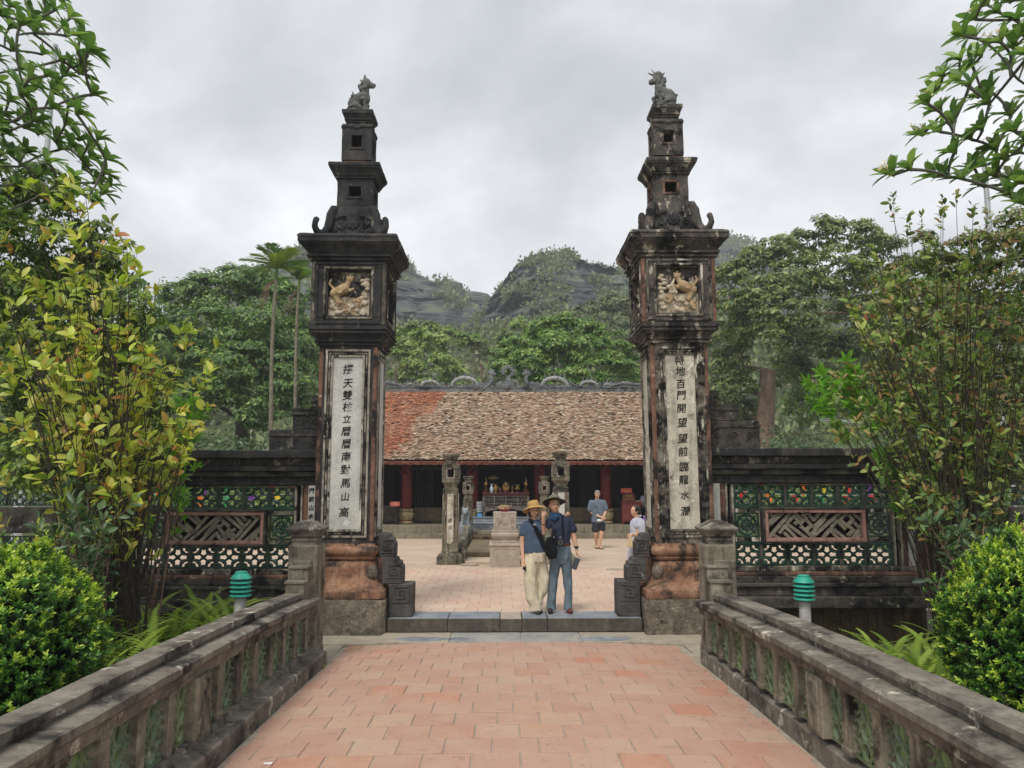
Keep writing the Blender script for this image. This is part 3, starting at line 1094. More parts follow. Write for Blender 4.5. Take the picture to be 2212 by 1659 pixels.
def scrub(name, G, n, clump, size, thr_, seed, mat='leaf_hill', smax=1.0):
    nx_, ns_ = G.shape[0], G.shape[1]
    out, nr = [], []
    tries = 0
    while len(out) < n and tries < 60:
        tries += 1
        i = rsH.randint(1, nx_ - 2, 4000)
        j = rsH.randint(int(ns_ * .16), int(ns_ * smax) - 1, 4000)
        P_ = G[i, j]
        for p in P_:
            if mnoise.noise(Vector((p[0], p[1] * .5, p[2])) * (1.0 / clump) + Vector((seed, 0, 0))) > thr_:
                out.append(p)
            if len(out) >= n:
                break
    out = np.array(out)
    k = 14
    c = np.repeat(out, k, 0)
    dd = rsH.normal(0, 1, c.shape)
    dd /= np.linalg.norm(dd, axis=1, keepdims=True)
    dd[:, 2] = np.abs(dd[:, 2])
    rad = np.repeat(rsH.uniform(.4, 1.3, len(out)), k)[:, None] * size * 2.2
    P2 = c + dd * rad * rsH.uniform(.4, 1, (len(c), 1))
    return leaves_on(name, P2, dd, size, mat, rsH, .2, .5, .6)


scrub("hillside_scrub", G1, 1700, 10, 1.0, .06, 1)
scrub("crag_scrub", G2, 1700, 5, .62, .12, 2)
scrub("far_scrub", G3, 1500, 20, 1.5, -.02, 3)
scrub("slope_undergrowth", G4, 5200, 9, .85, -.45, 4, 'leaf_hill')

# thin damp air: the hills fade, near things stay clear
m = MB()
m.box(-905, 905, -62, 1205, -12, 140)
hz_mat = bpy.data.materials.new("damp_air")
hz_mat.use_nodes = True
hz_mat.node_tree.nodes.remove(hz_mat.node_tree.nodes["Principled BSDF"])
pv = hz_mat.node_tree.nodes.new("ShaderNodeVolumePrincipled")
pv.inputs["Color"].default_value = (.93, .95, 1.0, 1)
pv.inputs["Density"].default_value = 0.0010
hz_mat.node_tree.links.new(pv.outputs[0], hz_mat.node_tree.nodes["Material Output"].inputs["Volume"])
haze = m.build("haze", hz_mat)
haze["kind"] = "stuff"
# ------------------------------------------------------------------ gate pillars
rp = random.Random(21)


def ring(mb, hw, z0, z1, b, y0, y1, x0=0.0):
    """Rectangular frame on a face, seen from -y: outer half width hw, border b."""
    mb.box(x0 - hw, x0 + hw, y0, y1, z1 - b, z1)
    mb.box(x0 - hw, x0 + hw, y0, y1, z0, z0 + b)
    mb.box(x0 - hw, x0 - hw + b, y0, y1, z0 + b, z1 - b)
    mb.box(x0 + hw - b, x0 + hw, y0, y1, z0 + b, z1 - b)


def faces4(fn, ks=(0, 1, 2, 3)):
    """Run fn on a scratch builder, then turn it round to each side."""
    out = MB()
    for k in ks:
        t = MB()
        fn(t)
        t.xf(Matrix.Rotation(k * math.pi / 2, 4, 'Z'))
        out.add(t.v, t.f)
    return out


_glyph = {}


def glyph_mesh(ch, size, mat, extrude=.004, bold=.008):
    key = (ch, round(size, 4), mat.name)
    if key in _glyph:
        return _glyph[key]
    cu = bpy.data.curves.new("glyph", 'FONT')
    cu.body = ch
    cu.size = size
    cu.extrude = extrude
    cu.offset = bold * size
    cu.shear = .10
    cu.align_x = 'CENTER'
    cu.align_y = 'CENTER'
    cu.resolution_u = 3
    o = bpy.data.objects.new("glyph", cu)
    C.objects.link(o)
    dg = bpy.context.evaluated_depsgraph_get()
    dg.update()
    me = bpy.data.meshes.new_from_object(o.evaluated_get(dg))
    bpy.data.objects.remove(o)
    if ord(ch[0]) > 0x2000 and len(ch) == 1:
        for v in me.vertices:
            n1 = mnoise.noise_vector(Vector((v.co.x, v.co.y, ord(ch) * .37)) * (9.0 / size * .17) * 1.0)
            n2 = mnoise.noise_vector(Vector((v.co.x, v.co.y, ord(ch) * .11)) * (40.0 / size * .17))
            v.co.x += (n1.x * .016 + n2.x * .012) * size
            v.co.y += (n1.y * .014 + n2.y * .012) * size + v.co.x * .06
    me.materials.clear()
    me.materials.append(mat)
    _glyph[key] = me
    return me


def spiral(mb, c, r, turns=1.6, tr=.012, n=16, flip=1, y=0.0, a0=0.0, fall=1.0):
    pts, rad = [], []
    for i in range(n + 1):
        t = i / n
        a = a0 + flip * t * turns * 2 * math.pi
        rr = r * (1 - .86 * t)
        pts.append((c[0] + rr * math.cos(a), y, c[1] + rr * math.sin(a)))
        rad.append(tr * (1 - .35 * t))
    mb.tube(pts, rad, 5)


def relief(parent, seed, y, hw, z0, z1, side):
    """Stucco relief: clouds, rocks and a beast in a recessed panel (faces -y)."""
    rr = random.Random(seed)
    m = MB()
    m.box(-hw, hw, y + .001, y + .02, z0, z0 + (z1 - z0) * .45)
    bk = MB()
    bk.box(-hw, hw, y + .002, y + .02, z0, z1)
    bk.build("relief_ground", M['worn_dark'] if side < 0 else M['soot_rust'], parent)
    zc = z0
    H = z1 - z0
    for i in range(16):
        x = rr.uniform(-hw + .05, hw - .05)
        z = z0 + rr.uniform(.03, H * .5)
        m.ball((x, y - .005, z), (rr.uniform(.04, .075), .035, rr.uniform(.03, .05)), 8, 5)
    for i in range(15):
        x = rr.uniform(-hw + .06, hw - .06)
        z = z0 + rr.uniform(.05, H * .62)
        spiral(m, (x, z), rr.uniform(.035, .06), 1.4, .012, 12, rr.choice((-1, 1)), y - .035, rr.uniform(0, 6))
    for i in range(9):
        x = (hw - .09) * (1 if side < 0 else -1) + rr.uniform(-.05, .05)
        z = z0 + H * rr.uniform(.45, .85)
        m.ball((x, y - .012, z), (.05, .035, .03), 8, 5)
    remesh(m, "relief_clouds", M['stucco'], parent, .008, 1)
    b = MB()
    s = side
    bx = s * .10
    bz = z0 + H * .58
    b.cap((bx - s * .03, y - .04, bz + .02), (bx + s * .12, y - .04, bz - .05), .085, .07, 10)
    b.cap((bx + s * .12, y - .04, bz - .05), (bx + s * .06, y - .04, bz - .19), .06, .04, 8)
    b.cap((bx - s * .05, y - .05, bz + .03), (bx - s * .10, y - .05, bz + .13), .05, .04, 8)
    b.ball((bx - s * .11, y - .06, bz + .16), (.055, .04, .05), 10, 6)
    for k in range(5):
        a = k * 1.1 + .4
        b.ball((bx - s * .11 + .05 * math.cos(a), y - .055, bz + .18 + .05 * math.sin(a)), .018, 6, 4)
    spiral(b, (bx + s * .04, bz - .01), .06, 1.5, .014, 14, s, y - .11)
    for k in range(9):
        spiral(b, (rr.uniform(-hw + .06, hw - .06), z0 + rr.uniform(.05, H * .4)), rr.uniform(.03, .05), 1.3, .012, 10, rr.choice((-1, 1)), y - .055, rr.uniform(0, 6))
    b.tube([(bx - s * .1, y - .05, bz - .02), (bx - s * .17, y - .05, bz + .02), (bx - s * .2, y - .05, bz - .05)], [.03, .026, .02], 6)
    b.tube([(bx + s * .12, y - .04, bz), (bx + s * .2, y - .05, bz + .1), (bx + s * .17, y - .05, bz + .17)], [.025, .02, .012], 6)
    remesh(b, "relief_beast", M['ochre'], parent, .008, 1)
    d = MB()
    for k in range(6):
        d.ball((-s * .06 + rr.uniform(-.06, .06) - s * .02, y - .035, bz - .02 + rr.uniform(-.07, .1)), (.045, .03, .04), 8, 5)
    d.tube([(-s * .02, y - .03, bz - .1), (-s * .1, y - .05, bz + .02), (-s * .04, y - .04, bz + .14)], [.03, .03, .015], 6)
    remesh(d, "relief_creature", M['soot'] if side < 0 else M['stucco'], parent, .008, 1)


def beast(parent, z, kind):
    """Seated mythical beast on top of the pillar."""
    m = MB()
    rb_ = random.Random(kind + 3)
    s = 1 if kind == 0 else -1                     # looks to +x or -x
    m.cbox((0, 0, z + .025), (.30, .22, .06))
    m.ball((-s * .09, 0, z + .15), (.13, .10, .12), 12, 8)      # haunch
    m.cap((-s * .07, 0, z + .18), (s * .07, 0, z + .26), .10, .085, 12)
    m.cap((s * .07, 0, z + .24), (s * .07, 0, z + .38), .085, .065, 12)
    m.ball((s * .08, 0, z + .22), (.085, .08, .09), 10, 7)
    for sy in (-1, 1):
        m.cap((s * .07, sy * .055, z + .2), (s * .09, sy * .06, z + .07), .035, .028, 8)
        m.cap((s * .09, sy * .06, z + .06), (s * .14, sy * .06, z + .055), .03, .025, 8)
        m.cap((-s * .08, sy * .085, z + .11), (s * .03, sy * .09, z + .065), .045, .032, 8)
    hx, hz = s * .09, z + .43
    m.ball((hx, 0, hz), (.085, .07, .075), 12, 8)
    if kind == 0:
        m.cap((hx + .03, 0, hz - .005), (hx + .12, 0, hz - .03), .055, .035, 10)
        m.ball((hx + .14, 0, hz - .02), (.028, .03, .022), 8, 5)
        m.cap((hx - .02, 0, hz + .05), (hx - .03, 0, hz + .13), .045, .008, 8)
        m.cap((hx - .05, 0, hz + .02), (hx - .115, 0, hz + .06), .03, .006, 8)
        m.cap((hx - .04, 0, hz - .03), (hx - .03, 0, hz - .10), .07, .06, 10)
        m.cap((-.10, 0, z + .24), (-.15, 0, z + .33), .035, .006, 8)
        m.cap((-.17, 0, z + .12), (-.23, 0, z + .09), .03, .008, 8)
    else:
        m.cap((hx - .04, 0, hz - .03), (hx - .13, 0, hz - .05), .05, .038, 10)
        m.cap((hx - .05, 0, hz + .03), (hx - .17, 0, hz + .08), .022, .009, 8)
        m.cap((hx - .04, 0, hz + .05), (hx - .11, 0, hz + .13), .02, .006, 8)
        m.cap((hx + .06, 0, hz + .03), (hx + .12, 0, hz + .09), .022, .006, 8)
        m.cap((hx + .06, 0, hz - .03), (hx + .12, 0, hz - .01), .022, .006, 8)
        m.ball((hx, 0, hz + .05), (.08, .07, .05), 10, 6)
        for k in range(7):
            m.ball((hx + .07 * math.cos(k), .05 * math.sin(k * 2), hz + .04 + .03 * math.sin(k * 1.7)), .024, 6, 4)
        m.cap((.15, 0, z + .17), (.22, 0, z + .20), .05, .02, 8)
        m.cap((.12, 0, z + .26), (.17, 0, z + .24), .03, .008, 8)
    for k in range(9):
        a = k * .7
        m.ball((-s * .02 + .12 * math.cos(a), .085 * math.sin(a * 1.3), z + .2 + .05 * math.sin(a * 2)), .022, 6, 4)
    for k in range(16):
        a = rb_.uniform(0, 6.28)
        m.ball((s * .05 + .075 * math.cos(a), .07 * math.sin(a), z + rb_.uniform(.30, .43)), rb_.uniform(.022, .036), 6, 4)
    for k in range(14):
        m.ball((rb_.uniform(-.17, .15), rb_.choice((-1, 1)) * rb_.uniform(.05, .10), z + rb_.uniform(.04, .2)), rb_.uniform(.022, .04), 6, 4)
    for i, v in enumerate(m.v):
        m.v[i] = (v[0] * .96, v[1] * .96, z + (v[2] - z) * 1.26)
    return remesh(m, "beast_statue", M['beast'], parent, .010, 1,
                  disp=lambda c: .006 * mnoise.noise(Vector(c) * 28))


def pillar(x, side, label, text, zs, chars_z, dark):
    P_ = thing("gate_pillar", label, "gate pillar", (x, 11.91, 0), 0, "pair of tall gate pillars")
    cap_m = M['soot'] if side < 0 else M['soot_rust']
    fr_m = M['worn'] if side < 0 else M['worn_dark']
    k = zs

    def Z(z):
        return 1.06 + (z - 1.06) * k if z > 1.06 else z
    # base
    m = MB()
    m.stack([(-.5, .655), (-.16, .66), (.275, .655), (.29, .645)], ch=.05)
    m.build("base_block", M['base'], P_, wear=(.09, .012, 5), smooth=40)
    m = MB()
    m.stack([(.29, .60), (.30, .635), (.35, .645), (.41, .635), (.43, .60)], ch=.05)
    m.build("base_moulding", M['bowl'], P_, wear=(.12, .006, 6), smooth=35)
    m = MB()
    m.stack([(.43, .60), (.46, .565), (.50, .515), (.56, .475), (.62, .462), (.68, .468), (.73, .475), (.78, .465), (.815, .435), (.83, .42)], ch=.06)
    m.build("base_bowl", M['bowl'], P_, wear=(.1, .004, 6), smooth=50)
    for sx in (-1, 1):
        for sy in (-1, 1):
            m = MB()
            m.ball((sx * .425, sy * .425, .655), (.088, .088, .115), 12, 8)
            m.build("corner_boss", M['base'], P_, smooth=60, wear=(.05, .004, 9))
    m = MB()
    m.stack([(.83, .45), (.86, .475), (.875, .455), (.885, .455), (.90, .485), (.93, .505), (.965, .51), (1.0, .50), (1.02, .48), (1.03, .455), (1.065, .445)], ch=.05)
    m.build("collar_moulding", M['bowl'], P_, wear=(.12, .004, 6), smooth=40)
    # shaft
    m = MB()
    m.box(-.43, .43, -.43, .43, 1.06, Z(4.02))
    m.build("shaft", fr_m if dark else cap_m, P_, wear=(.12, .003, 4))
    for sx in (-1, 1):
        for sy in (-1, 1):
            m = MB()
            m.cbox((sx * .405, sy * .405, (1.1 + Z(3.98)) / 2), (.062, .062, Z(3.98) - 1.1))
            m.build("corner_band", M['rust'], P_, bevel=.008, wear=(.1, .004, 6))
    zt = Z(3.94)
    o = faces4(lambda t: ring(t, .335, 1.15, zt, .03, -.452, -.42)).build("outer_frame", fr_m, P_, wear=(.15, .003, 6))
    o = faces4(lambda t: ring(t, .290, 1.20, zt - .05, .022, -.443, -.42)).build("middle_frame", M['worn_dark'], P_, wear=(.15, .003, 6))
    o = faces4(lambda t: ring(t, .252, 1.24, zt - .09, .03, -.458, -.42)).build("inner_frame", fr_m, P_, wear=(.15, .003, 6))
    pl = faces4(lambda t: t.box(-.222, .222, -.437, -.42, 1.272, zt - .122)).build("inscribed_plate", M['plate'] if side < 0 else M['plate_dirty'], P_)
    for i, (ch, zc) in enumerate(zip(text, chars_z)):
        me = glyph_mesh(ch, .150 if ch not in '山立水' else .132, M['ink'], .0025, .011)
        link("inscribed_character", me, P_, (rp.uniform(-.006, .006), -.4390, zc - (.022 if side > 0 else 0)), (R(90), 0, rp.uniform(-.02, .02)))
    # capital under the relief storey
    m = MB()
    m.stack([(Z(z), w) for z, w in [(4.00, .44), (4.003, .468), (4.03, .47), (4.032, .452), (4.05, .452), (4.053, .495), (4.08, .497), (4.082, .478), (4.10, .482), (4.15, .52), (4.17, .545), (4.173, .575), (4.20, .578), (4.203, .562), (4.222, .562), (4.225, .59), (4.27, .588), (4.28, .57)]])
    m.build("capital", cap_m, P_, wear=(.12, .005, 5))
    # relief storey
    z0, z1 = Z(4.28), Z(5.285)
    m = MB()
    m.box(-.46, .46, -.46, .46, z0 - .01, z1 + .01)
    m.build("relief_core", cap_m, P_)
    m = MB()
    m.box(-.56, .56, -.56, .56, z0, z0 + .12)
    m.box(-.56, .56, -.56, .56, z1 - .12, z1)
    for sx in (-1, 1):
        for sy in (-1, 1):
            m.cbox((sx * .46, sy * .46, (z0 + z1) / 2), (.2, .2, z1 - z0 - .24))
    m.build("relief_storey", cap_m, P_, bevel=.012, wear=(.12, .005, 5))
    ed = M['rust'] if side > 0 else M['soot_rust']
    for sx in (-1, 1):
        for sy in (-1, 1):
            m = MB()
            m.cbox((sx * .535, sy * .535, (z0 + z1) / 2), (.06, .06, z1 - z0 - .03))
            m.build("corner_band", ed, P_, bevel=.01, wear=(.1, .005, 6))
    faces4(lambda t: ring(t, .485, z0 + .035, z1 - .035, .025, -.576, -.55)).build("relief_outer_frame", fr_m if side > 0 else cap_m, P_, wear=(.15, .003, 6))
    faces4(lambda t: ring(t, .375, z0 + .10, z1 - .10, .035, -.574, -.5)).build("relief_frame", M['worn_dark'], P_, bevel=.008, wear=(.15, .003, 6))
    faces4(lambda t: ring(t, .335, z0 + .14, z1 - .14, .02, -.545, -.46)).build("relief_inner_frame", cap_m, P_)
    relief(P_, 5 + side, -.465, .32, z0 + .155, z1 - .155, side)
    q = thing_side = None
    # the flank towards the opening carries a smaller relief
    m = MB()
    for i in range(14):
        zz_ = rp.uniform(z0 + .2, z1 - .25)
        yy = rp.uniform(-.24, .24)
        m.ball((-side * .47, yy, zz_), (.035, rp.uniform(.04, .08), rp.uniform(.03, .06)), 8, 5)
    remesh(m, "relief_clouds", M['stucco'], P_, .012, 1)
    # great cornice
    m = MB()
    m.stack([(Z(z), w) for z, w in [(5.28, .565), (5.285, .598), (5.31, .600), (5.312, .582), (5.335, .582), (5.338, .628), (5.365, .630), (5.367, .606), (5.385, .608), (5.41, .625), (5.46, .662), (5.50, .70), (5.502, .715), (5.53, .720), (5.532, .738), (5.60, .742), (5.605, .752), (5.625, .75), (5.66, .72), (5.685, .62)]])
    m.build("great_cornice", cap_m, P_, wear=(.1, .009, 4), smooth=30)
    # scrolled plinth with flower relief and corner volutes
    m = MB()
    m.stack([(Z(z), w) for z, w in [(5.66, .45), (5.70, .42), (5.78, .385), (5.90, .36), (6.05, .345), (6.16, .335), (6.22, .30), (6.235, .29)]], ch=.05)
    m.build("scroll_plinth", cap_m, P_, wear=(.1, .005, 5), smooth=45)
    for kf in range(4):
        t = MB()
        t.ball((0, -.375, Z(5.93)), (.06, .03, .06), 10, 6)
        for i in range(8):
            a = i * math.pi / 4
            t.ball((.075 * math.cos(a), -.375, Z(5.93) + .075 * math.sin(a)), (.034, .022, .034), 8, 5)
        for sx in (-1, 1):
            spiral(t, (sx * .19, Z(5.90)), .07, 1.5, .018, 14, sx, -.385)
            spiral(t, (sx * .24, Z(6.03)), .045, 1.4, .014, 12, -sx, -.37)
            spiral(t, (sx * .13, Z(5.80)), .045, 1.4, .014, 12, sx, -.40)
            spiral(t, (sx * .27, Z(5.80)), .04, 1.3, .014, 12, -sx, -.40)
            t.ball((sx * .14, -.37, Z(6.05)), (.05, .025, .03), 8, 5)
        t.xf(Matrix.Rotation(kf * math.pi / 2, 4, 'Z'))
        if kf in (0, 1 if side < 0 else 3):
            remesh(t, "flower_relief", M['soot'], P_, .011, 1)
    for sx in (-1, 1):
        for sy in (-1, 1):
            pts, rad = [], []
            for r_, z, w in [(.27, 6.20, .055), (.33, 6.18, .07), (.37, 6.08, .075), (.385, 5.95, .075), (.405, 5.84, .075), (.45, 5.76, .07), (.50, 5.735, .062), (.555, 5.76, .052), (.585, 5.83, .046), (.578, 5.90, .045), (.565, 5.935, .05), (.555, 5.965, .038)]:
                pts.append((sx * r_ * .93, sy * r_ * .93, Z(z)))
                rad.append(w)
            m = MB()
            m.tube(pts, rad, 8)
            m.build("corner_scroll", cap_m, P_, smooth=60, wear=(.06, .004, 9))
    # lantern storeys
    def lantern(name, hw, za, zb, wx, wz0, wz1, mat_):
        mm = MB()
        mm.box(-hw, hw, -hw, hw, za, wz0)
        mm.box(-hw, hw, -hw, hw, wz1, zb)
        pw = hw - wx
        for sx in (-1, 1):
            for sy in (-1, 1):
                mm.cbox((sx * (hw - pw / 2), sy * (hw - pw / 2), (wz0 + wz1) / 2), (pw, pw, wz1 - wz0))
        mm.build(name, mat_, P_, wear=(.08, .004, 6))
        faces4(lambda t: ring(t, wx + .035, wz0 - .035, wz1 + .035, .033, -hw - .014, -hw + .01)).build("window_frame", M['rust'] if (side > 0 and hw > .26) else cap_m, P_, bevel=.004)
    lantern("lower_lantern", .275, Z(6.235), Z(6.70), .095, Z(6.40), Z(6.56), cap_m)
    m = MB()
    m.stack([(Z(z), w) for z, w in [(6.69, .285), (6.692, .305), (6.71, .305), (6.712, .292), (6.725, .292), (6.728, .318), (6.75, .32), (6.79, .345), (6.835, .375), (6.838, .39), (6.865, .392), (6.868, .402), (6.91, .402), (6.925, .388), (6.945, .30), (6.95, .235)]])
    m.build("middle_cornice", cap_m, P_, wear=(.08, .006, 6), smooth=30)
    m = MB()
    m.stack([(Z(6.945), .225), (Z(7.0), .22), (Z(7.03), .21)], ch=.02)
    m.build("upper_foot", M['rust'], P_, wear=(.08, .004, 6))
    lantern("upper_lantern", .235, Z(7.02), Z(7.62), .078, Z(7.23), Z(7.42), cap_m)
    for kf in range(4):
        t = MB()
        for i in range(5):
            t.ball((-.19 + i * .095, -.238, Z(7.58) - (.02 if i == 2 else 0)), (.055, .02, .035), 8, 5)
        t.xf(Matrix.Rotation(kf * math.pi / 2, 4, 'Z'))
        t.build("lotus_trim", cap_m, P_, smooth=60)
    m = MB()
    m.stack([(Z(z), w) for z, w in [(7.61, .20), (7.65, .172), (7.67, .17), (7.673, .192), (7.69, .192), (7.692, .178), (7.706, .178), (7.709, .208), (7.728, .208), (7.73, .196), (7.75, .202), (7.80, .232), (7.803, .244), (7.86, .248), (7.885, .20)]])
    m.build("top_cornice", cap_m, P_, wear=(.07, .005, 7), smooth=30)
    b = beast(P_, Z(7.88), 0 if side < 0 else 1)
    return P_


def zl(ys):
    return [at_src(872, 800 + y / 2.0238, 11.47).z for y in ys]


PL = pillar(-2.33, -1, "left-hand tall gate pillar, sooty black above with a clean white inscribed plate, beast looking right", "撐天雙柱立層層南對馬山高", 1.0,
            zl([258, 328, 390, 450, 511, 573, 637, 702, 768, 836, 905, 985]), False)
PR = pillar(2.70, 1, "right-hand tall gate pillar, rust edged with peeling white plate, antlered beast looking left", "特地百門開望望前臨龍水濶", 1.018,
            zl([203, 258, 323, 380, 448, 520, 600, 668, 745, 812, 890, 972]), True)
PR.rotation_euler = (0, R(-.45), 0)


# stepped scroll stones that lean on the pillar bases
def wing(side, label):
    x_in = -1.66 if side < 0 else 2.01
    t = thing("scroll_stone", label, "carved stone", (x_in, 11.70, .012), 0, "stepped scroll stones at the gate")
    s = 1 if side < 0 else -1
    st = [(.35, 0.0, .47), (.19, .47, .85), (.075, .85, 1.19)]
    if side > 0:
        st = [(.33, 0.0, .51), (.18, .51, .84), (.04, .84, 1.19)]
    for i, (w, z0, z1) in enumerate(st):
        m = MB()
        a, b = sorted((-s * .10 if i > 0 else -s * .001, s * w))
        if i == 2:
            a, b = sorted((-s * .16, s * w))
        if i == 0:
            m.box(a, b, -.19, .19, z0, z1)
        else:
            e, q_ = s * w, (a if s > 0 else b)
            pl_ = [(q_, z0), (e, z0), (e, z1 - .13), (e - s * .025, z1 - .125), (e - s * .03, z1 - .07), (e - s * .075, z1 - .06), (e - s * .085, z1 - .012), (e - s * .14, z1), (q_, z1)]
            m.poly(pl_ if s > 0 else pl_[::-1], -.19 + i * .01, .19 - i * .01, 'y')
        if i < 2 or side > 0:
            m.build("stone_step", M['scroll'], t, bevel=.012, wear=(.08, .005, 6))
        else:
            m.build("stone_step", M['scroll'], t, bevel=.04, wear=(.06, .008, 6))
        m = MB()
        cx = s * w * .5 if i == 0 else (a + b) / 2 + s * .02
        cz = (z0 + z1) / 2 + (.1 if i == 0 else 0)
        r_ = .10 if i == 0 else .085
        y = -.195 + i * .01
        # squared spiral
        pts = []
        q = r_
        ang = [(1, 1), (-1, 1), (-1, -1), (1, -1)]
        for j in range(8):
            e = ang[j % 4]
            pts.append((cx + e[0] * q * s, y, cz + e[1] * q))
            q -= .013 if i == 0 else .011
        m.tube(pts, .011, 5)
        m.tube([(cx - r_ * 1.25, y, cz - r_ * 1.25), (cx + r_ * 1.25, y, cz - r_ * 1.25), (cx + r_ * 1.25, y, cz + r_ * 1.25)], .009, 4)
        m.build("scroll_carving", M['scroll'], t, smooth=60)
    return t


wing(-1, "stepped dark stone with square scroll carvings leaning on the left-hand gate pillar")
wing(1, "stepped dark stone with square scroll carvings leaning on the right-hand gate pillar")


# ------------------------------------------------------------------ lattice tiles
def lattice_tile_mesh(name, w, h, mat, kind=0):
    m = MB()
    r = .020
    a, b = w / 2, h / 2
    m.box(-a, a, -.03, .03, b - .022, b)
    m.box(-a, a, -.03, .03, -b, -b + .022)
    m.box(-a, -a + .022, -.03, .03, -b + .022, b - .022)
    m.box(a - .022, a, -.03, .03, -b + .022, b - .022)
    ia, ib = a - .02, b - .02
    if kind == 0:
        # wavy diamond with a cross of knots inside: four small openings and four corner ones
        for sx in (-1, 1):
            for sz in (-1, 1):
                pts = []
                for i in range(9):
                    t = i / 8
                    x = ia * (1 - t)
                    z = ib * t
                    wv = .016 * math.sin(t * math.pi * 3)
                    pts.append((sx * (x + wv), 0, sz * (z + wv)))
                m.tube(pts, r, 6, True, 1.3)
                m.tube([(0, 0, 0), (sx * ia * .25, 0, sz * ib * .25), (sx * ia * .52, 0, sz * ib * .52)], [r * 1.2, r * .85, r], 6)
                m.ball((sx * ia * .86, 0, sz * ib * .86), (.038, .026, .038), 8, 5)
                m.ball((sx * ia * .5, 0, sz * ib * .5), (.03, .026, .03), 8, 5)
        m.ball((0, 0, 0), (.036, .03, .036), 8, 5)
        for sx, sz in ((1, 0), (-1, 0), (0, 1), (0, -1)):
            m.ball((sx * ia * .96, 0, sz * ib * .96), (.03, .028, .03), 8, 5)
    else:
        R0 = min(ia, ib) * .88
        ringp = [(R0 * math.cos(k * math.pi / 10), 0, R0 * math.sin(k * math.pi / 10)) for k in range(21)]
        m.tube(ringp, r, 6, False)
        R1 = R0 * .55
        ringp = [(R1 * math.cos(k * math.pi / 8), -.015, R1 * math.sin(k * math.pi / 8)) for k in range(17)]
        m.tube(ringp, r * .9, 6, False)
        for k in range(4):
            a_ = k * math.pi / 2
            pts = [(0, -.01, 0), (R0 * .32 * math.cos(a_ + .5), -.01, R0 * .32 * math.sin(a_ + .5)), (R0 * .9 * math.cos(a_), -.01, R0 * .9 * math.sin(a_)), (R0 * .32 * math.cos(a_ - .5), -.01, R0 * .32 * math.sin(a_ - .5)), (0, -.01, 0)]
            m.tube(pts, r * .8, 5)
            m.tube([(R0 * .7 * math.cos(a_ + .785), 0, R0 * .7 * math.sin(a_ + .785)), (R0 * 1.3 * math.cos(a_ + .785), 0, R0 * 1.3 * math.sin(a_ + .785))], r, 5)
    return m.mesh(name, mat, smooth=50)


LT = lattice_tile_mesh("lattice_tile", .372, .322, M['ceramic'], 0)
LT2 = lattice_tile_mesh("lattice_tile", .372, .372, M['ceramic'], 1)

FRET = [((275, 385), (470, 190)), ((300, 400), (580, 175)), ((300, 600), (700, 195)), ((650, 350), (765, 240), (900, 375)), ((640, 365), (985, 610)), ((500, 515), (600, 405), (800, 610)),
        ((590, 525), (680, 610)), ((400, 560), (480, 640)), ((790, 180), (930, 330), (1000, 265)), ((930, 245), (1010, 175)), ((1000, 300), (1085, 390), (985, 485), (900, 420)), ((985, 485), (1060, 560), (1330, 290)),
        ((1040, 200), (1130, 310), (1260, 185)), ((1120, 435), (1420, 175)), ((1070, 610), (1630, 175)), ((1300, 590), (1420, 465), (1560, 610)), ((1450, 430), (1560, 320), (1700, 450)), ((1460, 440), (1690, 600)),
        ((1620, 300), (1760, 185)), ((1650, 330), (1740, 410), (1850, 300), (1790, 235)), ((1850, 185), (1990, 300)), ((1760, 560), (1850, 470), (1790, 420)), ((1830, 600), (2000, 420)), ((1900, 610), (2000, 520)), ((1880, 360), (1960, 430)), ((330, 200), (390, 260)), ((860, 300), (790, 370))]


def fret_segments(ax, bx, az, bz, flip):
    """Key-pattern bars read off the panel, as centre lines inside the opening."""
    out = []
    for pl in FRET:
        q = []
        for u, v in pl:
            fx = (u - 275) / 1730.0
            fz = 1 - (v - 180) / 425.0
            if flip:
                fx, fz = 1 - fx, 1 - fz
            q.append((min(bx, max(ax, ax + fx * (bx - ax))), min(bz, max(az, az + fz * (bz - az)))))
        out += list(zip(q[:-1], q[1:]))
    return out


def fret_panel(parent, x0, x1, z0, z1, y, flip):
    m = MB()
    ring(m, (x1 - x0) / 2, z0, z1, .03, y - .05, y + .12, (x0 + x1) / 2)
    m.build("fret_outer_frame", M['wallstone'], parent, bevel=.006, wear=(.15, .003, 6))
    m = MB()
    ring(m, (x1 - x0) / 2 - .03, z0 + .03, z1 - .03, .055, y - .035, y + .1, (x0 + x1) / 2)
    m.build("fret_inner_frame", M['pink'], parent, bevel=.006, wear=(.15, .003, 6))
    ax, bx, az, bz = x0 + .09, x1 - .09, z0 + .09, z1 - .09
    m = MB()
    m.box(ax - .01, bx + .01, y + .07, y + .10, az - .01, bz + .01)
    m.build("fret_back", M['recess'], parent)
    W, H = bx - ax, bz - az
    for k_, (p, q) in enumerate(fret_segments(ax - .012, bx + .012, az - .012, bz + .012, not flip)):
        m = MB()
        dy = .0012 * (k_ % 7)
        a, b = Vector((p[0], y + .040 + dy, p[1])), Vector((q[0], y + .040 + dy, q[1]))
        e = (b - a).normalized() * .010
        m.beam(a - e * 1.4, b + e * 1.4, .054, .047, (0, 0, 1))
        m.build("fret_bar", M['carved'], parent, fix=False)


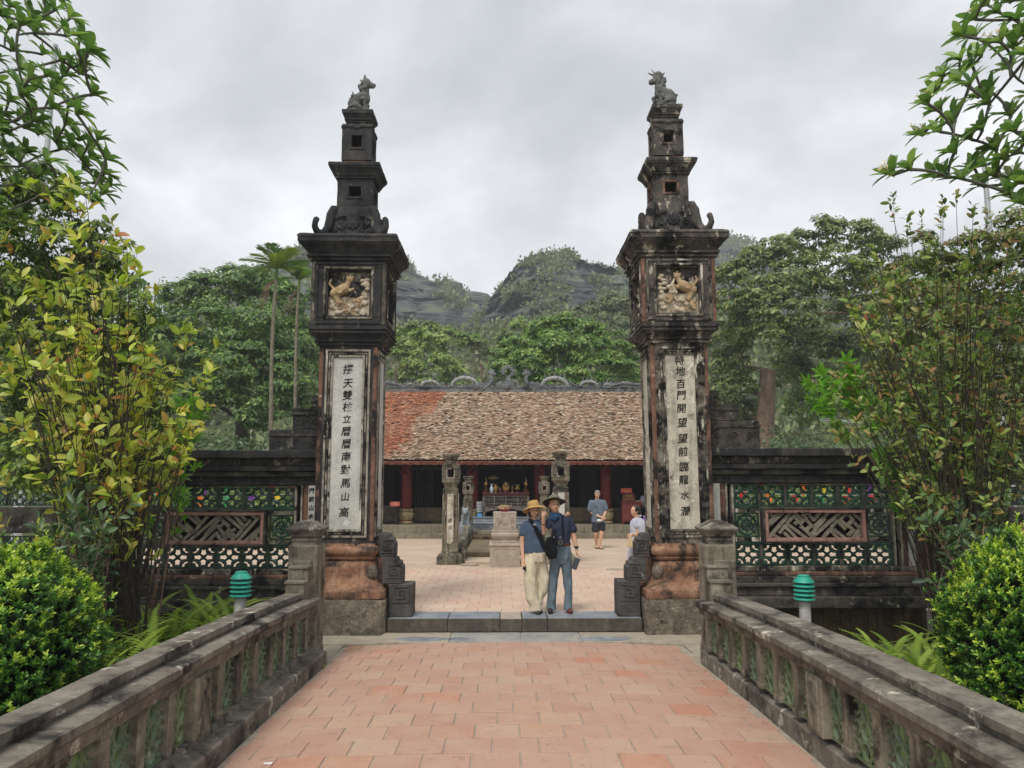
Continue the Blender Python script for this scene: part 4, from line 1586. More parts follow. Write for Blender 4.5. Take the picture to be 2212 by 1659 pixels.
def screen_wall(name_lbl, x_pil, s, xs_tiles, zoff, yw=12.0, full=True, group=None):
    """Openwork wall beside a pillar; s is the direction away from the opening."""
    W = thing("screen_wall", name_lbl, "wall", (0, 0, zoff), 0, group)
    x_far = xs_tiles[-1] + s * .20                     # tile field, frame, orange post
    xa, xb = sorted((x_pil, x_far + s * .42))
    far_end = x_far + s * .42

    def bar(name, z0, z1, yf, mat, bev=.012, x0=None, x1=None, wr=(.22, .007, 4)):
        m = MB()
        m.box(xa if x0 is None else x0, xb if x1 is None else x1, yf, yw + .24, z0, z1)
        return m.build(name, M[mat], W, bevel=bev, wear=wr)
    bar("coping", 2.315, 2.44, yw - .20, 'soot')
    bar("coping_neck", 2.20, 2.315, yw - .04, 'soot_rust')
    bar("upper_moulding", 2.12, 2.20, yw - .12, 'soot')
    bar("lower_moulding", 2.035, 2.12, yw - .07, 'wallstone')
    bar("lintel", 1.905, 2.035, yw - .005, 'soot')
    bar("sill", .56, .645, yw - .01, 'worn_dark')
    bar("sill_band", .50, .56, yw - .04, 'rust')
    bar("ledge_moulding", .41, .50, yw - .09, 'wallstone')
    bar("ledge_top", .355, .41, yw - .20, 'wallstone')
    bar("ledge", .22, .355, yw - .15, 'wallstone')
    bar("lower_ledge", .06, .22, yw - .32, 'wallstone')
    m = MB()
    m.box(xa, xb, yw - .02, yw + .24, -.9, .06)
    m.build("wall_foot", M['mud'], W)
    npan = 8
    for i in range(npan):
        a = xa + (xb - xa) * (i + .12) / npan
        b = xa + (xb - xa) * (i + .88) / npan
        m = MB()
        ring(m, (b - a) / 2, -.55, .02, .05, yw - .045, yw - .02, (a + b) / 2)
        for j in range(3):
            spiral(m, (a + (b - a) * (.3 + .2 * j), -.25 + .08 * (j % 2)), .08, 1.5, .012, 14, 1 if j % 2 else -1, yw - .03)
        m.build("foot_panel", M['mud'], W, smooth=60)
    # tile rows
    n = len(xs_tiles)
    for i, x in enumerate(xs_tiles):
        link("lattice_tile", LT, W, (x, yw + .07, 1.715), (0, 0, rp.uniform(-.01, .01)))
        link("lattice_tile", LT, W, (x, yw + .07, .812), (0, 0, rp.uniform(-.01, .01)))
    m = MB()
    dx = abs(xs_tiles[1] - xs_tiles[0])
    tx0, tx1 = sorted((xs_tiles[0] - s * dx / 2, xs_tiles[-1] + s * dx / 2))
    m.box(tx0, tx1, yw + .03, yw + .12, 1.515, 1.55)
    m.box(tx0, tx1, yw + .03, yw + .12, .978, 1.01)
    m.build("tile_course", M['ceramic'], W)
    for i in range(n + 1):
        x = xs_tiles[0] - s * dx / 2 + s * dx * i
        for z0, z1 in ((1.55, 1.878), (.65, .976)):
            m = MB()
            m.cbox((x, yw + .075, (z0 + z1) / 2), (max(.012, dx - .374), .07, z1 - z0))
            m.build("tile_mullion", M['wallstone'], W)
    m = MB()
    m.box(tx0, tx1, yw + .02, yw + .2, 1.88, 1.91)
    m.build("head_course", M['wallstone'], W)
    # middle row: fret panel with one round tile at each end
    for x in (xs_tiles[0], xs_tiles[-1]):
        link("lattice_tile", LT2, W, (x, yw + .07, 1.265))
        m = MB()
        m.box(x - .19, x + .19, yw + .03, yw + .12, 1.455, 1.513)
        m.box(x - .19, x + .19, yw + .03, yw + .12, 1.012, 1.075)
        m.build("tile_packing", M['worn_dark'], W)
    fx0, fx1 = sorted((xs_tiles[0] + s * dx * .5, xs_tiles[-1] - s * dx * .5))
    fret_panel(W, fx0 + .01, fx1 - .01, .985, 1.535, yw - .03, s > 0)
    # frames to either side of the field
    for e0, sg in ((xs_tiles[0] - s * dx / 2, -s), (xs_tiles[-1] + s * dx / 2, s)):
        for k_, (o0, o1, yf, mat) in enumerate(((.0, .035, .02, 'worn'), (.035, .10, .10, 'recess'), (.10, .13, .0, 'worn'), (.13, .22, .03, 'rust'), (.22, .32, -.01, 'plate' if full else 'worn'))):
            a, b = sorted((e0 + sg * o0, e0 + sg * o1))
            if (sg == -s) and abs(e0 + sg * o1 - x_pil) < .02:
                pass
            if sg == -s and ((s < 0 and a < -9) or False):
                continue
            lim = x_pil
            if sg == -s:
                if s < 0:
                    b = min(b, lim)
                else:
                    a = max(a, lim)
                if b - a < .01:
                    continue
            m = MB()
            m.box(a, b, yw + yf, yw + .2, .648, 1.90)
            m.build("side_frame" if mat != 'plate' else "couplet_strip", M[mat], W, wear=(.15, .003, 6))
    a, b = sorted((far_end - s * .32 + s * .0, far_end))
    a, b = sorted((tx1 + .32 if s > 0 else tx0 - .32, far_end))
    m = MB()
    m.box(a, b, yw - .06, yw + .22, .50, 2.04)
    m.build("end_pier", M['soot_rust'], W, bevel=.01, wear=(.12, .005, 5))
    c_ = (a + b) / 2
    m = MB()
    m.box(c_ + s * .05 - .07, c_ + s * .05 + .07, yw - .10, yw - .05, .30, 2.03)
    m.build("pier_band", M['rust'], W, wear=(.12, .006, 5))
    return W


tl = [-3.405 - .392 * i for i in range(6)]
WL = screen_wall("dark openwork wall of green lattice tiles running left from the gate, fret panel in the middle", -2.80, -1, tl, 0.0, group="openwork walls beside the gate")
tr_x = [3.785 + .41 * i for i in range(6)]
WR = screen_wall("dark openwork wall of green lattice tiles running right from the gate, fret panel in the middle", 3.19, 1, tr_x, .035, group="openwork walls beside the gate")
# couplet strokes on the strip beside the left pillar
for i, ch in enumerate("門前山水"):
    link("inscribed_character", glyph_mesh(ch, .085, M['ink'], .002, .02), WL, (-2.945, 11.985, 1.82 - i * .13), (R(90), 0, 0))

# stepped crest beside each pillar, standing on the wall
for s, x0, xe, zz3, lbl in ((-1, -2.80, (-3.60, -3.25, -2.97), (2.76, 3.09, 3.29), "stepped dark masonry crest on the wall left of the gate"),
                            (1, 3.16, (3.99, 3.66, 3.36), (2.90, 3.17, 3.38), "stepped dark masonry crest on the wall right of the gate, white patch on it")):
    t = thing("wall_crest", lbl, "crest", (0, 12.0, 0), 0, "stepped crests on the walls")
    zb = 2.43 if s < 0 else 2.465
    for xx, zt in zip(xe, zz3):
        a, b = sorted((x0, xx))
        m = MB()
        m.box(a, b, -.10, .16, zb, zt)
        m.build("crest_block", M['wallstone'] if s > 0 else M['soot'], t, bevel=.01, wear=(.1, .008, 5))
        m = MB()
        m.box(a - .012, b + .012, -.115, -.06, zt - .10, zt - .06)
        for q in range(3):
            spiral(m, (a + (b - a) * (.2 + .3 * q), (zb + zt) / 2 if q % 2 else zt - .2), .06, 1.5, .010, 12, 1 if q % 2 else -1, -.105)
        m.build("crest_carving", M['wallstone'], t, smooth=60)
        zb = zt - .002 if False else zt
        x0 = x0
    m = MB()


# further walls standing back beyond the bushes
def plain_screen(label, x0, x1, y, s):
    W = thing("screen_wall", label, "wall", (0, 0, 0), 0, "set back openwork walls")
    for nm, z0, z1, yf, mat in (("coping", 2.30, 2.44, -.2, 'soot'), ("moulding", 2.05, 2.30, -.08, 'wallstone'), ("lintel", 1.9, 2.05, 0, 'soot'), ("middle_rail", 1.05, 1.50, -.02, 'wallstone'), ("sill", .45, .66, -.03, 'wallstone'), ("foot", -.9, .45, -.1, 'wallstone')):
        m = MB()
        m.box(x0, x1, y + yf, y + .24, z0, z1)
        m.build(nm, M[mat], W, bevel=.012, wear=(.3, .007, 4))
    nn_ = int((x1 - x0) / .41)
    for i in range(nn_):
        for z in (.83, 1.70):
            link("lattice_tile", LT, W, (x0 + .2 + i * .41, y + .07, z), None, (1, 1, 1.05))
    for i in range(0, nn_ + 1, 4):
        m = MB()
        m.cbox((x0 + i * .41, y + .05, 1.28), (.10, .2, 1.24))
        m.build("pier", M['soot_rust'], W, bevel=.01)
    return W


plain_screen("far left stretch of openwork wall, half hidden behind the yellow-leaved shrub", -14.2, -6.9, 14.0, -1)
plain_screen("far right stretch of openwork wall, behind the brown-leaved shrub", 7.3, 14.6, 14.0, 1)

# ------------------------------------------------------------------ balustrades
def balustrade(s, label):
    B = thing("balustrade", label, "balustrade", (0, 0, 0), 0, "stone balustrades of the bridge")
    if s < 0:
        led_in, up_in, up_out, pl_in, c0, drop = -2.18, -2.31, -2.50, -2.08, .835, .062
    else:
        led_in, up_in, up_out, pl_in, c0, drop = 2.29, 2.44, 2.66, 2.36, .822, .078
    Y0, Y1 = -2.5, 9.46

    def zr(y):
        t = max(0.0, y - 4.0) / 6.7
        return c0 - .02 - .19 * t * t * 1.15

    def rail(name, prof, mat, y0=Y0, y1=Y1, zf=zr, n=44, wr=.005):
        """prof: outline (x, dz) swept along the bridge."""
        m = MB()
        rings = []
        for i in range(n + 1):
            y = y0 + (y1 - y0) * i / n
            rings.append([(x, y, zf(y) + dz) for x, dz in prof])
        m.loft(rings)
        return m.build(name, mat, B, wear=(.15, wr, 5), smooth=32)
    d = -s                                             # towards the deck
    xo = up_out
    # upper cap with a small drip moulding
    rail("upper_coping", [(up_in, 0), (xo, 0), (xo, -.055), (xo + d * .02, -.065), (xo + d * .02, -.11), (up_in - d * .02, -.11), (up_in - d * .02, -.06), (up_in, -.05)], M['rail'])
    rail("lower_coping", [(led_in, -drop - .03), (led_in - d * .02, -drop - .022), (up_in - d * .01, -drop - .012), (up_in - d * .12, -.11), (up_in - d * .12, -.26), (led_in - d * .07, -.26), (led_in - d * .06, -drop - .12), (led_in - d * .02, -drop - .10), (led_in, -drop - .075)], M['rail'])
    zd = lambda y: deck_z(2.2, y)
    rail("plinth", [(pl_in, -.10), (pl_in, .135), (pl_in - d * .02, .15), (pl_in - d * .14, .155), (xo, .155), (xo, -.2)], M['rail'], zf=zd)
    rail("plinth_upper", [(pl_in - d * .13, .15), (pl_in - d * .14, .20), (pl_in - d * .34, .20), (pl_in - d * .34, .15)], M['rail'], zf=zd)
    xb = (led_in - d * .13)
    # balusters and lattice tiles
    piers = [5.98, 2.6, -.8]
    ys_b = []
    y = 9.16
    while y > -2.3:
        if all(abs(y - p) > .27 for p in piers):
            ys_b.append(y)
        y -= .455
    tm = bal_tile
    for y in ys_b:
        z0, z1 = zd(y) + .20, zr(y) - .25
        m = MB()
        m.stack([(z0, (.062, .072)), (z0 + .03, (.062, .072)), (z0 + .045, (.055, .062)), (z1 - .05, (.055, .062)), (z1 - .03, (.065, .074)), (z1, (.065, .074))], xb, y)
        m.build("baluster", M['post'], B, wear=(.07, .004, 7))
    for y in piers:
        z0, z1 = zd(y) + .19, zr(y) - .25
        m = MB()
        m.cbox((xb + d * .01, y, (z0 + z1) / 2), (.17, .30, z1 - z0))
        m.cbox((xb + d * .075, y, (z0 + z1) / 2), (.06, .20, (z1 - z0) * .86))
        m.build("pier", M['post'], B, bevel=.012, wear=(.08, .005, 6))
    y = 9.16 - .455 / 2
    i = 0
    while y > -2.3:
        z0, z1 = zd(y) + .20, zr(y) - .25
        link("lattice_panel", tm, B, (xb + d * .012, y, (z0 + z1) / 2), (0, 0, R(90)), (1, 1, (z1 - z0) / .42))
        y -= .455
    # end post with pyramid cap
    pxc = (-2.396 if s < 0 else 2.64)
    py = 9.635
    hw = .182
    m = MB()
    m.stack([(-.75, hw + .01), (-.02, hw + .01), (.0, hw), (1.19, hw), (1.21, hw - .008)], pxc, py)
    m.build("end_post", M['post'], B, bevel=.012, wear=(.09, .006, 5))
    m = MB()
    m.cbox((pxc, py - hw - .006, .55), (hw * 1.25, .03, .95))
    m.build("post_panel", M['post'], B, bevel=.008, wear=(.09, .005, 5))
    m = MB()
    zt = 1.205
    m.stack([(zt, .165), (zt + .045, .165), (zt + .05, .178), (zt + .075, .178), (zt + .08, .162), (zt + .10, .165), (zt + .105, .19), (zt + .125, .195), (zt + .14, .205), (zt + .17, .235), (zt + .185, .245), (zt + .20, .243), (zt + .215, .225), (zt + .25, .15), (zt + .275, .11), (zt + .29, .06)], pxc, py)
    for i, v in enumerate(m.v):
        m.v[i] = (pxc + (v[0] - pxc) * .87, py + (v[1] - py) * .87, v[2])
    m.build("post_cap", M['rail'], B, wear=(.06, .004, 7), smooth=30)
    # two steps where the coping meets the post
    cx = (up_in + xo) / 2
    wst = abs(up_in - xo) / 2 + .012
    m = MB()
    m.box(cx - wst, cx + wst, 9.14, 9.46, zr(9.2) - .10, .815)
    m.build("coping_step", M['post'], B, bevel=.008, wear=(.07, .004, 6))
    m = MB()
    m.box(cx - wst - .004, cx + wst + .004, 9.30, 9.455, .816, .97)
    m.build("coping_step", M['post'], B, bevel=.008, wear=(.07, .004, 6))
    m = MB()
    m.box(cx - wst - .015, cx + wst + .015, 9.285, 9.457, .945, .975)
    m.box(cx - wst - .012, cx + wst + .012, 9.125, 9.298, .79, .822)
    m.build("step_lip", M['rail'], B, bevel=.006, wear=(.07, .003, 6))
    return B


mt = MB()
rings_z = [-.14, 0.0, .14]
mt.box(-.20, .20, -.015, .015, -.21, -.19)
mt.box(-.20, .20, -.015, .015, .19, .21)
mt.box(-.20, -.17, -.015, .015, -.19, .19)
mt.box(.17, .20, -.015, .015, -.19, .19)
for z in (-.13, .0, .13):
    mt.tube([(.062 * math.cos(k * math.pi / 6), 0, z + .062 * math.sin(k * math.pi / 6)) for k in range(13)], .017, 5, False)
for sx in (-1, 1):
    for z in (-.13, 0, .13):
        mt.tube([(sx * .06, 0, z), (sx * .12, 0, z + .04), (sx * .18, 0, z + .02)], .015, 5)
        mt.tube([(sx * .06, 0, z + .02), (sx * .11, 0, z - .045), (sx * .18, 0, z - .05)], .013, 5)
    for z in (-.065, .065):
        mt.tube([(sx * .035, 0, z - .03), (sx * .07, 0, z), (sx * .035, 0, z + .03)], .014, 5)
bal_tile = mt.mesh("lattice_panel", M['ceramic_moss'], smooth=50)
balustrade(-1, "weathered cement balustrade with capped end post along the left edge of the bridge")
balustrade(1, "weathered cement balustrade with capped end post along the right edge of the bridge")


# ------------------------------------------------------------------ garden lamps
def bollard(x, y, ztop, label):
    t = thing("garden_lamp", label, "garden lamp", (x, y, -.8), 0, "green topped garden lamps")
    H = ztop + .8
    m = MB()
    m.lathe([(0, .062), (H - .26, .062), (H - .25, .055)], n=20)
    m.build("lamp_post", M['lamppost'], t, smooth=40)
    m = MB()
    m.lathe([(H - .27, .07), (H - .06, .07)], n=16)
    m.build("lamp_core", M['black'], t, smooth=40)
    for i in range(4):
        z = H - .27 + i * .047
        m = MB()
        m.lathe([(z, .113), (z + .006, .118), (z + .012, .116), (z + .03, .085), (z + .034, .06)], n=24)
        m.build("louvre", M['teal'], t, smooth=30)
    m = MB()
    z = H - .082
    m.lathe([(z, .110), (z + .006, .117), (z + .012, .114), (z + .06, .072), (z + .062, .066), (z + .078, .066), (z + .082, .055)], n=24)
    m.build("lamp_cap", M['teal'], t, smooth=30)
    return t


bollard(at(519, 1300, 8.8).x, 8.8, at(519, 1234, 8.8).z, "garden lamp with teal louvres on a pale post, behind the left balustrade")
bollard(at(1738, 1300, 8.8).x, 8.8, at(1738, 1242, 8.8).z, "garden lamp with teal louvres on a pale post, behind the right balustrade")
# ------------------------------------------------------------------ temple
rt = random.Random(3)
TX = 0.13
T = thing("temple", "long low temple with mottled tile roof and grey dragon ridge across the courtyard", "temple", (TX, 27, 0))
EY, EZ, RY, RZ = 0.0, 2.665, 4.5, 5.63          # eave and ridge, relative to the thing
X0R, X1R = -5.95, 6.0


def roof_pt(t, x, off=0.0):
    return Vector((x, EY + (RY - EY) * t, EZ + (RZ - EZ) * t - .14 * math.sin(math.pi * t) + off))


# deck under the tiles and the rear slope
m = MB()
r1 = [[tuple(roof_pt(i / 10, x, -.03)) for i in range(11)] for x in (X0R, X1R)]
r2 = [[tuple(roof_pt(i / 10, x, -.10)) for i in range(11)] for x in (X0R, X1R)]
for a in range(10):
    m.add([r1[0][a], r1[1][a], r1[1][a + 1], r1[0][a + 1]], [(0, 1, 2, 3)])
    m.add([r2[0][a], r2[1][a], r2[1][a + 1], r2[0][a + 1]], [(3, 2, 1, 0)])
m.add([(X0R, RY, RZ - .03), (X1R, RY, RZ - .03), (X1R, 8.6, 3.0), (X0R, 8.6, 3.0)], [(0, 1, 2, 3)])
m.add([(X0R, RY, RZ - .12), (X1R, RY, RZ - .12), (X1R, 8.6, 2.9), (X0R, 8.6, 2.9)], [(3, 2, 1, 0)])
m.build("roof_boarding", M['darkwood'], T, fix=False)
m = MB()
NR = 50
tw = .120
sl = (roof_pt(1, 0) - roof_pt(0, 0)).length / NR
out = [(-.5, 1.35), (.5, 1.35), (.5, .30), (.28, .06), (0, 0), (-.28, .06), (-.5, .30)]
for r_ in range(NR):
    t = (r_ - .15) / NR
    p = roof_pt(t, 0)
    q = roof_pt(min(1, t + .03), 0)
    d = (q - p).normalized()
    nrm = Vector((0, -d.z, d.y))
    k0 = int((X1R - X0R) / tw)
    for k in range(k0):
        cx = X0R + (k + .5 + (.5 if r_ % 2 else 0)) * tw
        if cx > X1R - .03 or rt.random() < .004:
            continue
        lift = .042 + rt.uniform(-.010, .022)
        dj = rt.uniform(-.016, .016)
        yaw = rt.uniform(-.05, .05)
        vs = []
        for h in (0, .016):
            for (ox, oy) in out:
                L = oy * sl * 1.35
                s_ = L + dj
                lf = lift * (1 - oy / 1.35) + h + .004
                pt = p + d * s_ + nrm * lf
                vs.append((cx + ox * tw * .97 + yaw * oy * tw, pt.y, pt.z))
        n_ = len(out)
        fs_ = [tuple(range(n_, 2 * n_))] + [(i, (i + 1) % n_, n_ + (i + 1) % n_, n_ + i) for i in range(2, 6)]
        m.add(vs, fs_)
o = m.build("roof_tiles", M['roof'], T, fix=False)
o["kind"] = "stuff"
# gable ends
for x in (X0R + .05, X1R - .05):
    m = MB()
    m.poly([(.15, .4), (8.4, .4), (8.4, 2.95), (RY, RZ - .1), (.15, EZ - .02)], x - .06, x + .06, 'x')
    m.build("gable_wall", M['wallstone'], T)
# fascia board with scalloped trim
m = MB()
m.box(X0R, X1R, -.05, -.012, EZ - .075, EZ - .015)
m.build("fascia", M['fascia'], T, bevel=.005)
m = MB()
x = X0R
while x < X1R - .2:
    w = .30
    pts = [(x, EZ - .075)]
    for i in range(1, 12):
        a = i / 12
        lobe = abs(math.sin(a * math.pi * 3)) * .028 + .03 + .02 * math.sin(a * math.pi)
        pts.append((x + w * a, EZ - .075 - lobe))
    pts.append((x + w - .004, EZ - .075))
    m.poly(list(reversed(pts)), -.036, -.018, 'y')
    for sx in (.3, .7):
        spiral(m, (x + w * sx, EZ - .105), .018, 1.2, .006, 8, 1 if sx < .5 else -1, -.038)
    x += w
m.build("scalloped_trim", M['fascia'], T)
# columns with waisted bases and bracket heads
colx = [-8.49, -6.06, -3.635, -1.215, 1.21, 3.64, 6.07]
for cx in colx:
    if abs(cx) > 5.7:
        continue
    m = MB()
    m.lathe([(.435 + .02, .215), (.95 + .02, .205), (2.0, .20), (2.75, .19)], (cx, 1.4, .02), 20)
    m.build("column", M['redcol'], T, smooth=50)
    m = MB()
    m.lathe([(0, .25), (.03, .26), (.06, .25), (.10, .20), (.13, .22), (.22, .275), (.32, .29), (.38, .27), (.41, .22), (.43, .22), (.445, .27), (.475, .285), (.50, .28), (.52, .22)], (cx, 1.4, .44), 10)
    m.build("column_base", M['colbase'], T, smooth=25)
    m = MB()
    m.tube([(cx - .02, 1.15, 2.52), (cx - .13, 1.10, 2.40), (cx - .19, 1.1, 2.28), (cx - .11, 1.1, 2.22), (cx - .03, 1.1, 2.20)], [.05, .06, .055, .05, .04], 6)
    m.tube([(cx + .0, 1.15, 2.52), (cx + .08, 1.10, 2.40), (cx + .11, 1.1, 2.28), (cx + .06, 1.1, 2.20)], [.05, .055, .045, .03], 6)
    m.ball((cx - .05, 1.08, 2.22), (.10, .05, .06), 8, 5)
    m.build("bracket", M['redcol'], T, smooth=60)
# dark carpentry under the eave and the inner rooms
m = MB()
for i in range(34):
    x = X0R + .2 + i * .35
    m.beam(roof_pt(0, x, -.13) + Vector((0, .02, 0)), roof_pt(.55, x, -.13), .06, .07)
m.build("rafters", M['darkwood'], T)
for y, z in ((1.4, 2.62), (1.4, 2.44), (4.0, 2.75)):
    m = MB()
    m.box(X0R, X1R, y - .08, y + .08, z - .07, z + .07)
    m.build("tie_beam", M['darkwood'], T, bevel=.01)
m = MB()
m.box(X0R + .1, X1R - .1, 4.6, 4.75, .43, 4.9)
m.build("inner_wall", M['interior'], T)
m = MB()
m.box(X0R + .1, X0R + .2, 1.0, 4.6, .43, 2.9)
m.box(X1R - .2, X1R - .1, 1.0, 4.6, .43, 2.9)
m.build("inner_partition", M['darkwood'], T)
for i in range(len(colx) - 1):
    a, b = colx[i] + .22, colx[i + 1] - .22
    if a < X0R or b > X1R or i == 3 - 0 and False:
        if b < X0R or a > X1R:
            continue
        a, b = max(a, X0R + .2), min(b, X1R - .2)
    if -1.3 < (a + b) / 2 < 1.3:
        continue
    m = MB()
    m.box(a, b, 2.05, 2.20, .44, .93)
    m.build("low_wall", M['lowwall'], T, bevel=.01, wear=(.2, .004, 5))
    m = MB()
    m.box(a - .01, b + .01, 2.02, 2.23, .93, .975)
    m.box(a, b, 2.02, 2.04, .84, .86)
    ring(m, (b - a) / 2 - .12, .50, .82, .03, 2.02, 2.05, (a + b) / 2)
    for j in range(5):
        spiral(m, (a + (b - a) * (.22 + .14 * j), .66 + .04 * (j % 2)), .07, 1.4, .012, 12, 1 if j % 2 else -1, 2.045)
    m.build("low_wall_panel", M['lowwall'], T)
    n_ = 6
    for j in range(n_):
        xa_, xb_ = a + (b - a) * j / n_, a + (b - a) * (j + 1) / n_
        if j in (2, 3) or (j == 5 and i % 2):
            continue
        m = MB()
        yy = 2.12 + (.05 if j % 2 else 0)
        m.box(xa_ + .01, xb_ - .01, yy, yy + .04, .98, 2.7)
        m.build("door_leaf", M['darkwood'], T, bevel=.006)
        for zlo, zhi in ((1.02, 1.4), (1.46, 2.15), (2.2, 2.6)):
            m = MB()
            ring(m, (xb_ - xa_) / 2 - .03, zlo, zhi, .02, yy - .018, yy + .005, (xa_ + xb_) / 2)
            m.build("door_moulding", M['darkwood'], T)
    for xx in (a + .04, b - .04, a + (b - a) * 2 / n_, a + (b - a) * 4 / n_):
        m = MB()
        m.box(xx - .035, xx + .035, 2.02, 2.12, .98, 2.7)
        m.build("door_post", M['darkwood'], T, bevel=.006)
# platform with two steps
for nm, y0, y1, z0, z1 in (("lower_step", -.20, 9.0, -.1, .163), ("upper_step", .16, 9.0, .163, .425)):
    m = MB()
    n_ = 10
    for k in range(n_):
        a = -6.6 + 13.3 * k / n_
        b = -6.6 + 13.3 * (k + 1) / n_ - .006
        mm = MB()
        mm.box(a, b, y0, y0 + .5, z0, z1)
        mm.build("step_stone", M['step'], T, bevel=.008, wear=(.25, .005, 3))
    m.box(-6.6, 6.7, y0 + .5, y1, z0, z1 - .002)
    m.build(nm, M['step'], T)
for k in range(3):
    mm = MB()
    mm.box(-6.0 + k * .01, 6.0, 1.05 + k * .5, 1.06 + k * .5, .425, .432)
# ridge: masonry band with dragons, flames and the sun disc
m = MB()
m.box(X0R - .05, X1R + .05, RY - .10, RY + .10, RZ - .04, RZ + .13)
m.box(X0R - .05, X1R + .05, RY - .13, RY + .13, RZ + .13, RZ + .165)
m.box(X0R - .05, X1R + .05, RY - .13, RY + .13, RZ - .05, RZ - .01)
m.build("ridge_band", M['ridge'], T, bevel=.01, wear=(.25, .008, 4))
rx0 = .08
RB = RZ + .16


def rxp(src):
    return at_src(src, 960, 31.5).x - TX


def hump(cx, half, h, thick, flames):
    mm = MB()
    pts, rad = [], []
    for i in range(41):
        a = math.pi * i / 40
        pts.append((cx - half * math.cos(a), RY, RB + .05 + h * math.sin(a)))
        rad.append(thick * (.75 + .35 * math.sin(a)) * (1.12 if i % 2 else .84))
    mm.tube(pts, rad, 8)
    mm.build("dragon_body", M['mosaic'], T, smooth=60)
    mm = MB()
    mm.tube([(cx - half * 1.35, RY, RB + .02), (cx - half * 1.0, RY, RB + .06), (cx - half * .5, RY, RB + .035), (cx + half * .5, RY, RB + .035), (cx + half, RY, RB + .06), (cx + half * 1.35, RY, RB + .02)], [.03, .06, .03, .03, .06, .03], 6)
    for k in range(flames):
        a = math.pi * (.22 + .56 * k / max(1, flames - 1))
        bx, bz = cx - half * math.cos(a), RB + .05 + h * math.sin(a)
        fl = .26 if k % 2 == (flames // 2) % 2 else .17
        mm.tube([(bx, RY, bz), (bx + .02, RY, bz + thick + fl * .5), (bx - .02 * (1 if cx > rx0 else -1), RY, bz + thick + fl)], [.055, .036, .004], 5)
    for sgn in (-1, 1):
        spiral(mm, (cx + sgn * half * 1.25, RB + .11), .11, 1.3, .034, 12, sgn, RY)
    remesh(mm, "ridge_ornament", M['ridge'], T, .022, 1)


for src, half, h, th, fl in ((1165, .30, .34, .055, 4), (1391, .30, .34, .055, 4), (1079, .20, .20, .04, 3), (1477, .20, .20, .04, 3), (1030, .10, .09, .03, 2), (1522, .10, .09, .03, 2)):
    hump(rxp(src), half * 1.75, h * 1.0, th * 1.55, fl + 1)
# sun disc with flames
sx_ = rxp(1274)
mm = MB()
zc_ = RB + .62
mm.tube([(sx_ + .17 * math.cos(k * math.pi / 12), RY, zc_ + .17 * math.sin(k * math.pi / 12)) for k in range(25)], .035, 7, False)
for k in range(11):
    a = math.pi * (-.12 + 1.24 * k / 10)
    r_ = .42 if k % 2 else .34
    tw_ = .25 * (1 if math.cos(a) > 0 else -1)
    mm.tube([(sx_ + .2 * math.cos(a), RY, zc_ + .2 * math.sin(a)), (sx_ + .29 * math.cos(a + tw_ * .3), RY, zc_ + .29 * math.sin(a + tw_ * .3)), (sx_ + r_ * math.cos(a), RY, zc_ + r_ * math.sin(a))], [.055, .035, .004], 5)
mm.cap((sx_, RY, RB + .05), (sx_, RY, zc_ - .22), .20, .10, 10)
for sgn in (-1, 1):
    spiral(mm, (sx_ + sgn * .22, RB + .16), .13, 1.5, .035, 14, sgn, RY - .03)
    spiral(mm, (sx_ + sgn * .42, RB + .10), .10, 1.5, .03, 14, -sgn, RY - .02)
    mm.ball((sx_ + sgn * .09, RY - .08, RB + .28), .05, 8, 5)
remesh(mm, "sun_disc", M['ridge'], T, .018, 1)
for sgn, src in ((-1, 1232), (1, 1320)):
    dx_ = rxp(src)
    mm = MB()
    mm.tube([(dx_ + sgn * .42, RY - .1, RB - .1), (dx_ + sgn * .36, RY - .1, RB - .13), (dx_ + sgn * .22, RY - .09, RB + .0), (dx_ + sgn * .06, RY - .05, RB + .12), (dx_ - sgn * .02, RY, RB + .28), (dx_ + sgn * .02, RY, RB + .46), (dx_ - sgn * .02, RY, RB + .56)], [.03, .045, .055, .07, .075, .065, .07], 8)
    mm.cap((dx_, RY, RB + .58), (dx_ - sgn * .17, RY, RB + .55), .085, .05, 8)
    for k in range(8):
        a = 2.7 * k / 7 - .2
        mm.tube([(dx_, RY, RB + .6), (dx_ + sgn * .14 * math.cos(a), RY, RB + .6 + .13 * math.sin(a)), (dx_ + sgn * .27 * math.cos(a + .1), RY, RB + .6 + .22 * math.sin(a))], [.035, .022, .004], 5)
    mm.tube([(dx_ - sgn * .1, RY, RB + .52), (dx_ - sgn * .2, RY, RB + .46), (dx_ - sgn * .28, RY, RB + .5)], [.02, .014, .004], 5)
    for k in range(7):
        spiral(mm, (dx_ + sgn * (.12 + .11 * k), RB + .10 + .07 * (k % 2)), .085, 1.4, .026, 10, sgn, RY)
    remesh(mm, "ridge_dragon", M['ridge'], T, .018, 1)
# tails at both ends
for sgn, ex in ((-1, X0R + .1), (1, X1R - .1)):
    mm = MB()
    mm.tube([(ex - sgn * 1.5, RY, RB + .08), (ex - sgn * 1.0, RY, RB + .20), (ex - sgn * .5, RY, RB + .12), (ex - sgn * .1, RY, RB + .16), (ex + sgn * .05, RY, RB + .38)], [.06, .08, .07, .05, .01], 8)
    for k in range(6):
        spiral(mm, (ex - sgn * (.4 + .28 * k), RB + .10), .10, 1.4, .03, 12, sgn, RY)
    remesh(mm, "ridge_tail", M['ridge'], T, .022, 1)
mm = MB()
x = X0R + .3
while x < X1R - .3:
    if abs(x - sx_) > .6:
        spiral(mm, (x, RB + .07), .09, 1.2, .034, 9, 1 if int(x * 7) % 2 else -1, RY)
    x += .21
mm.build("ridge_scrolls", M['ridge'], T, smooth=60)["kind"] = "stuff"

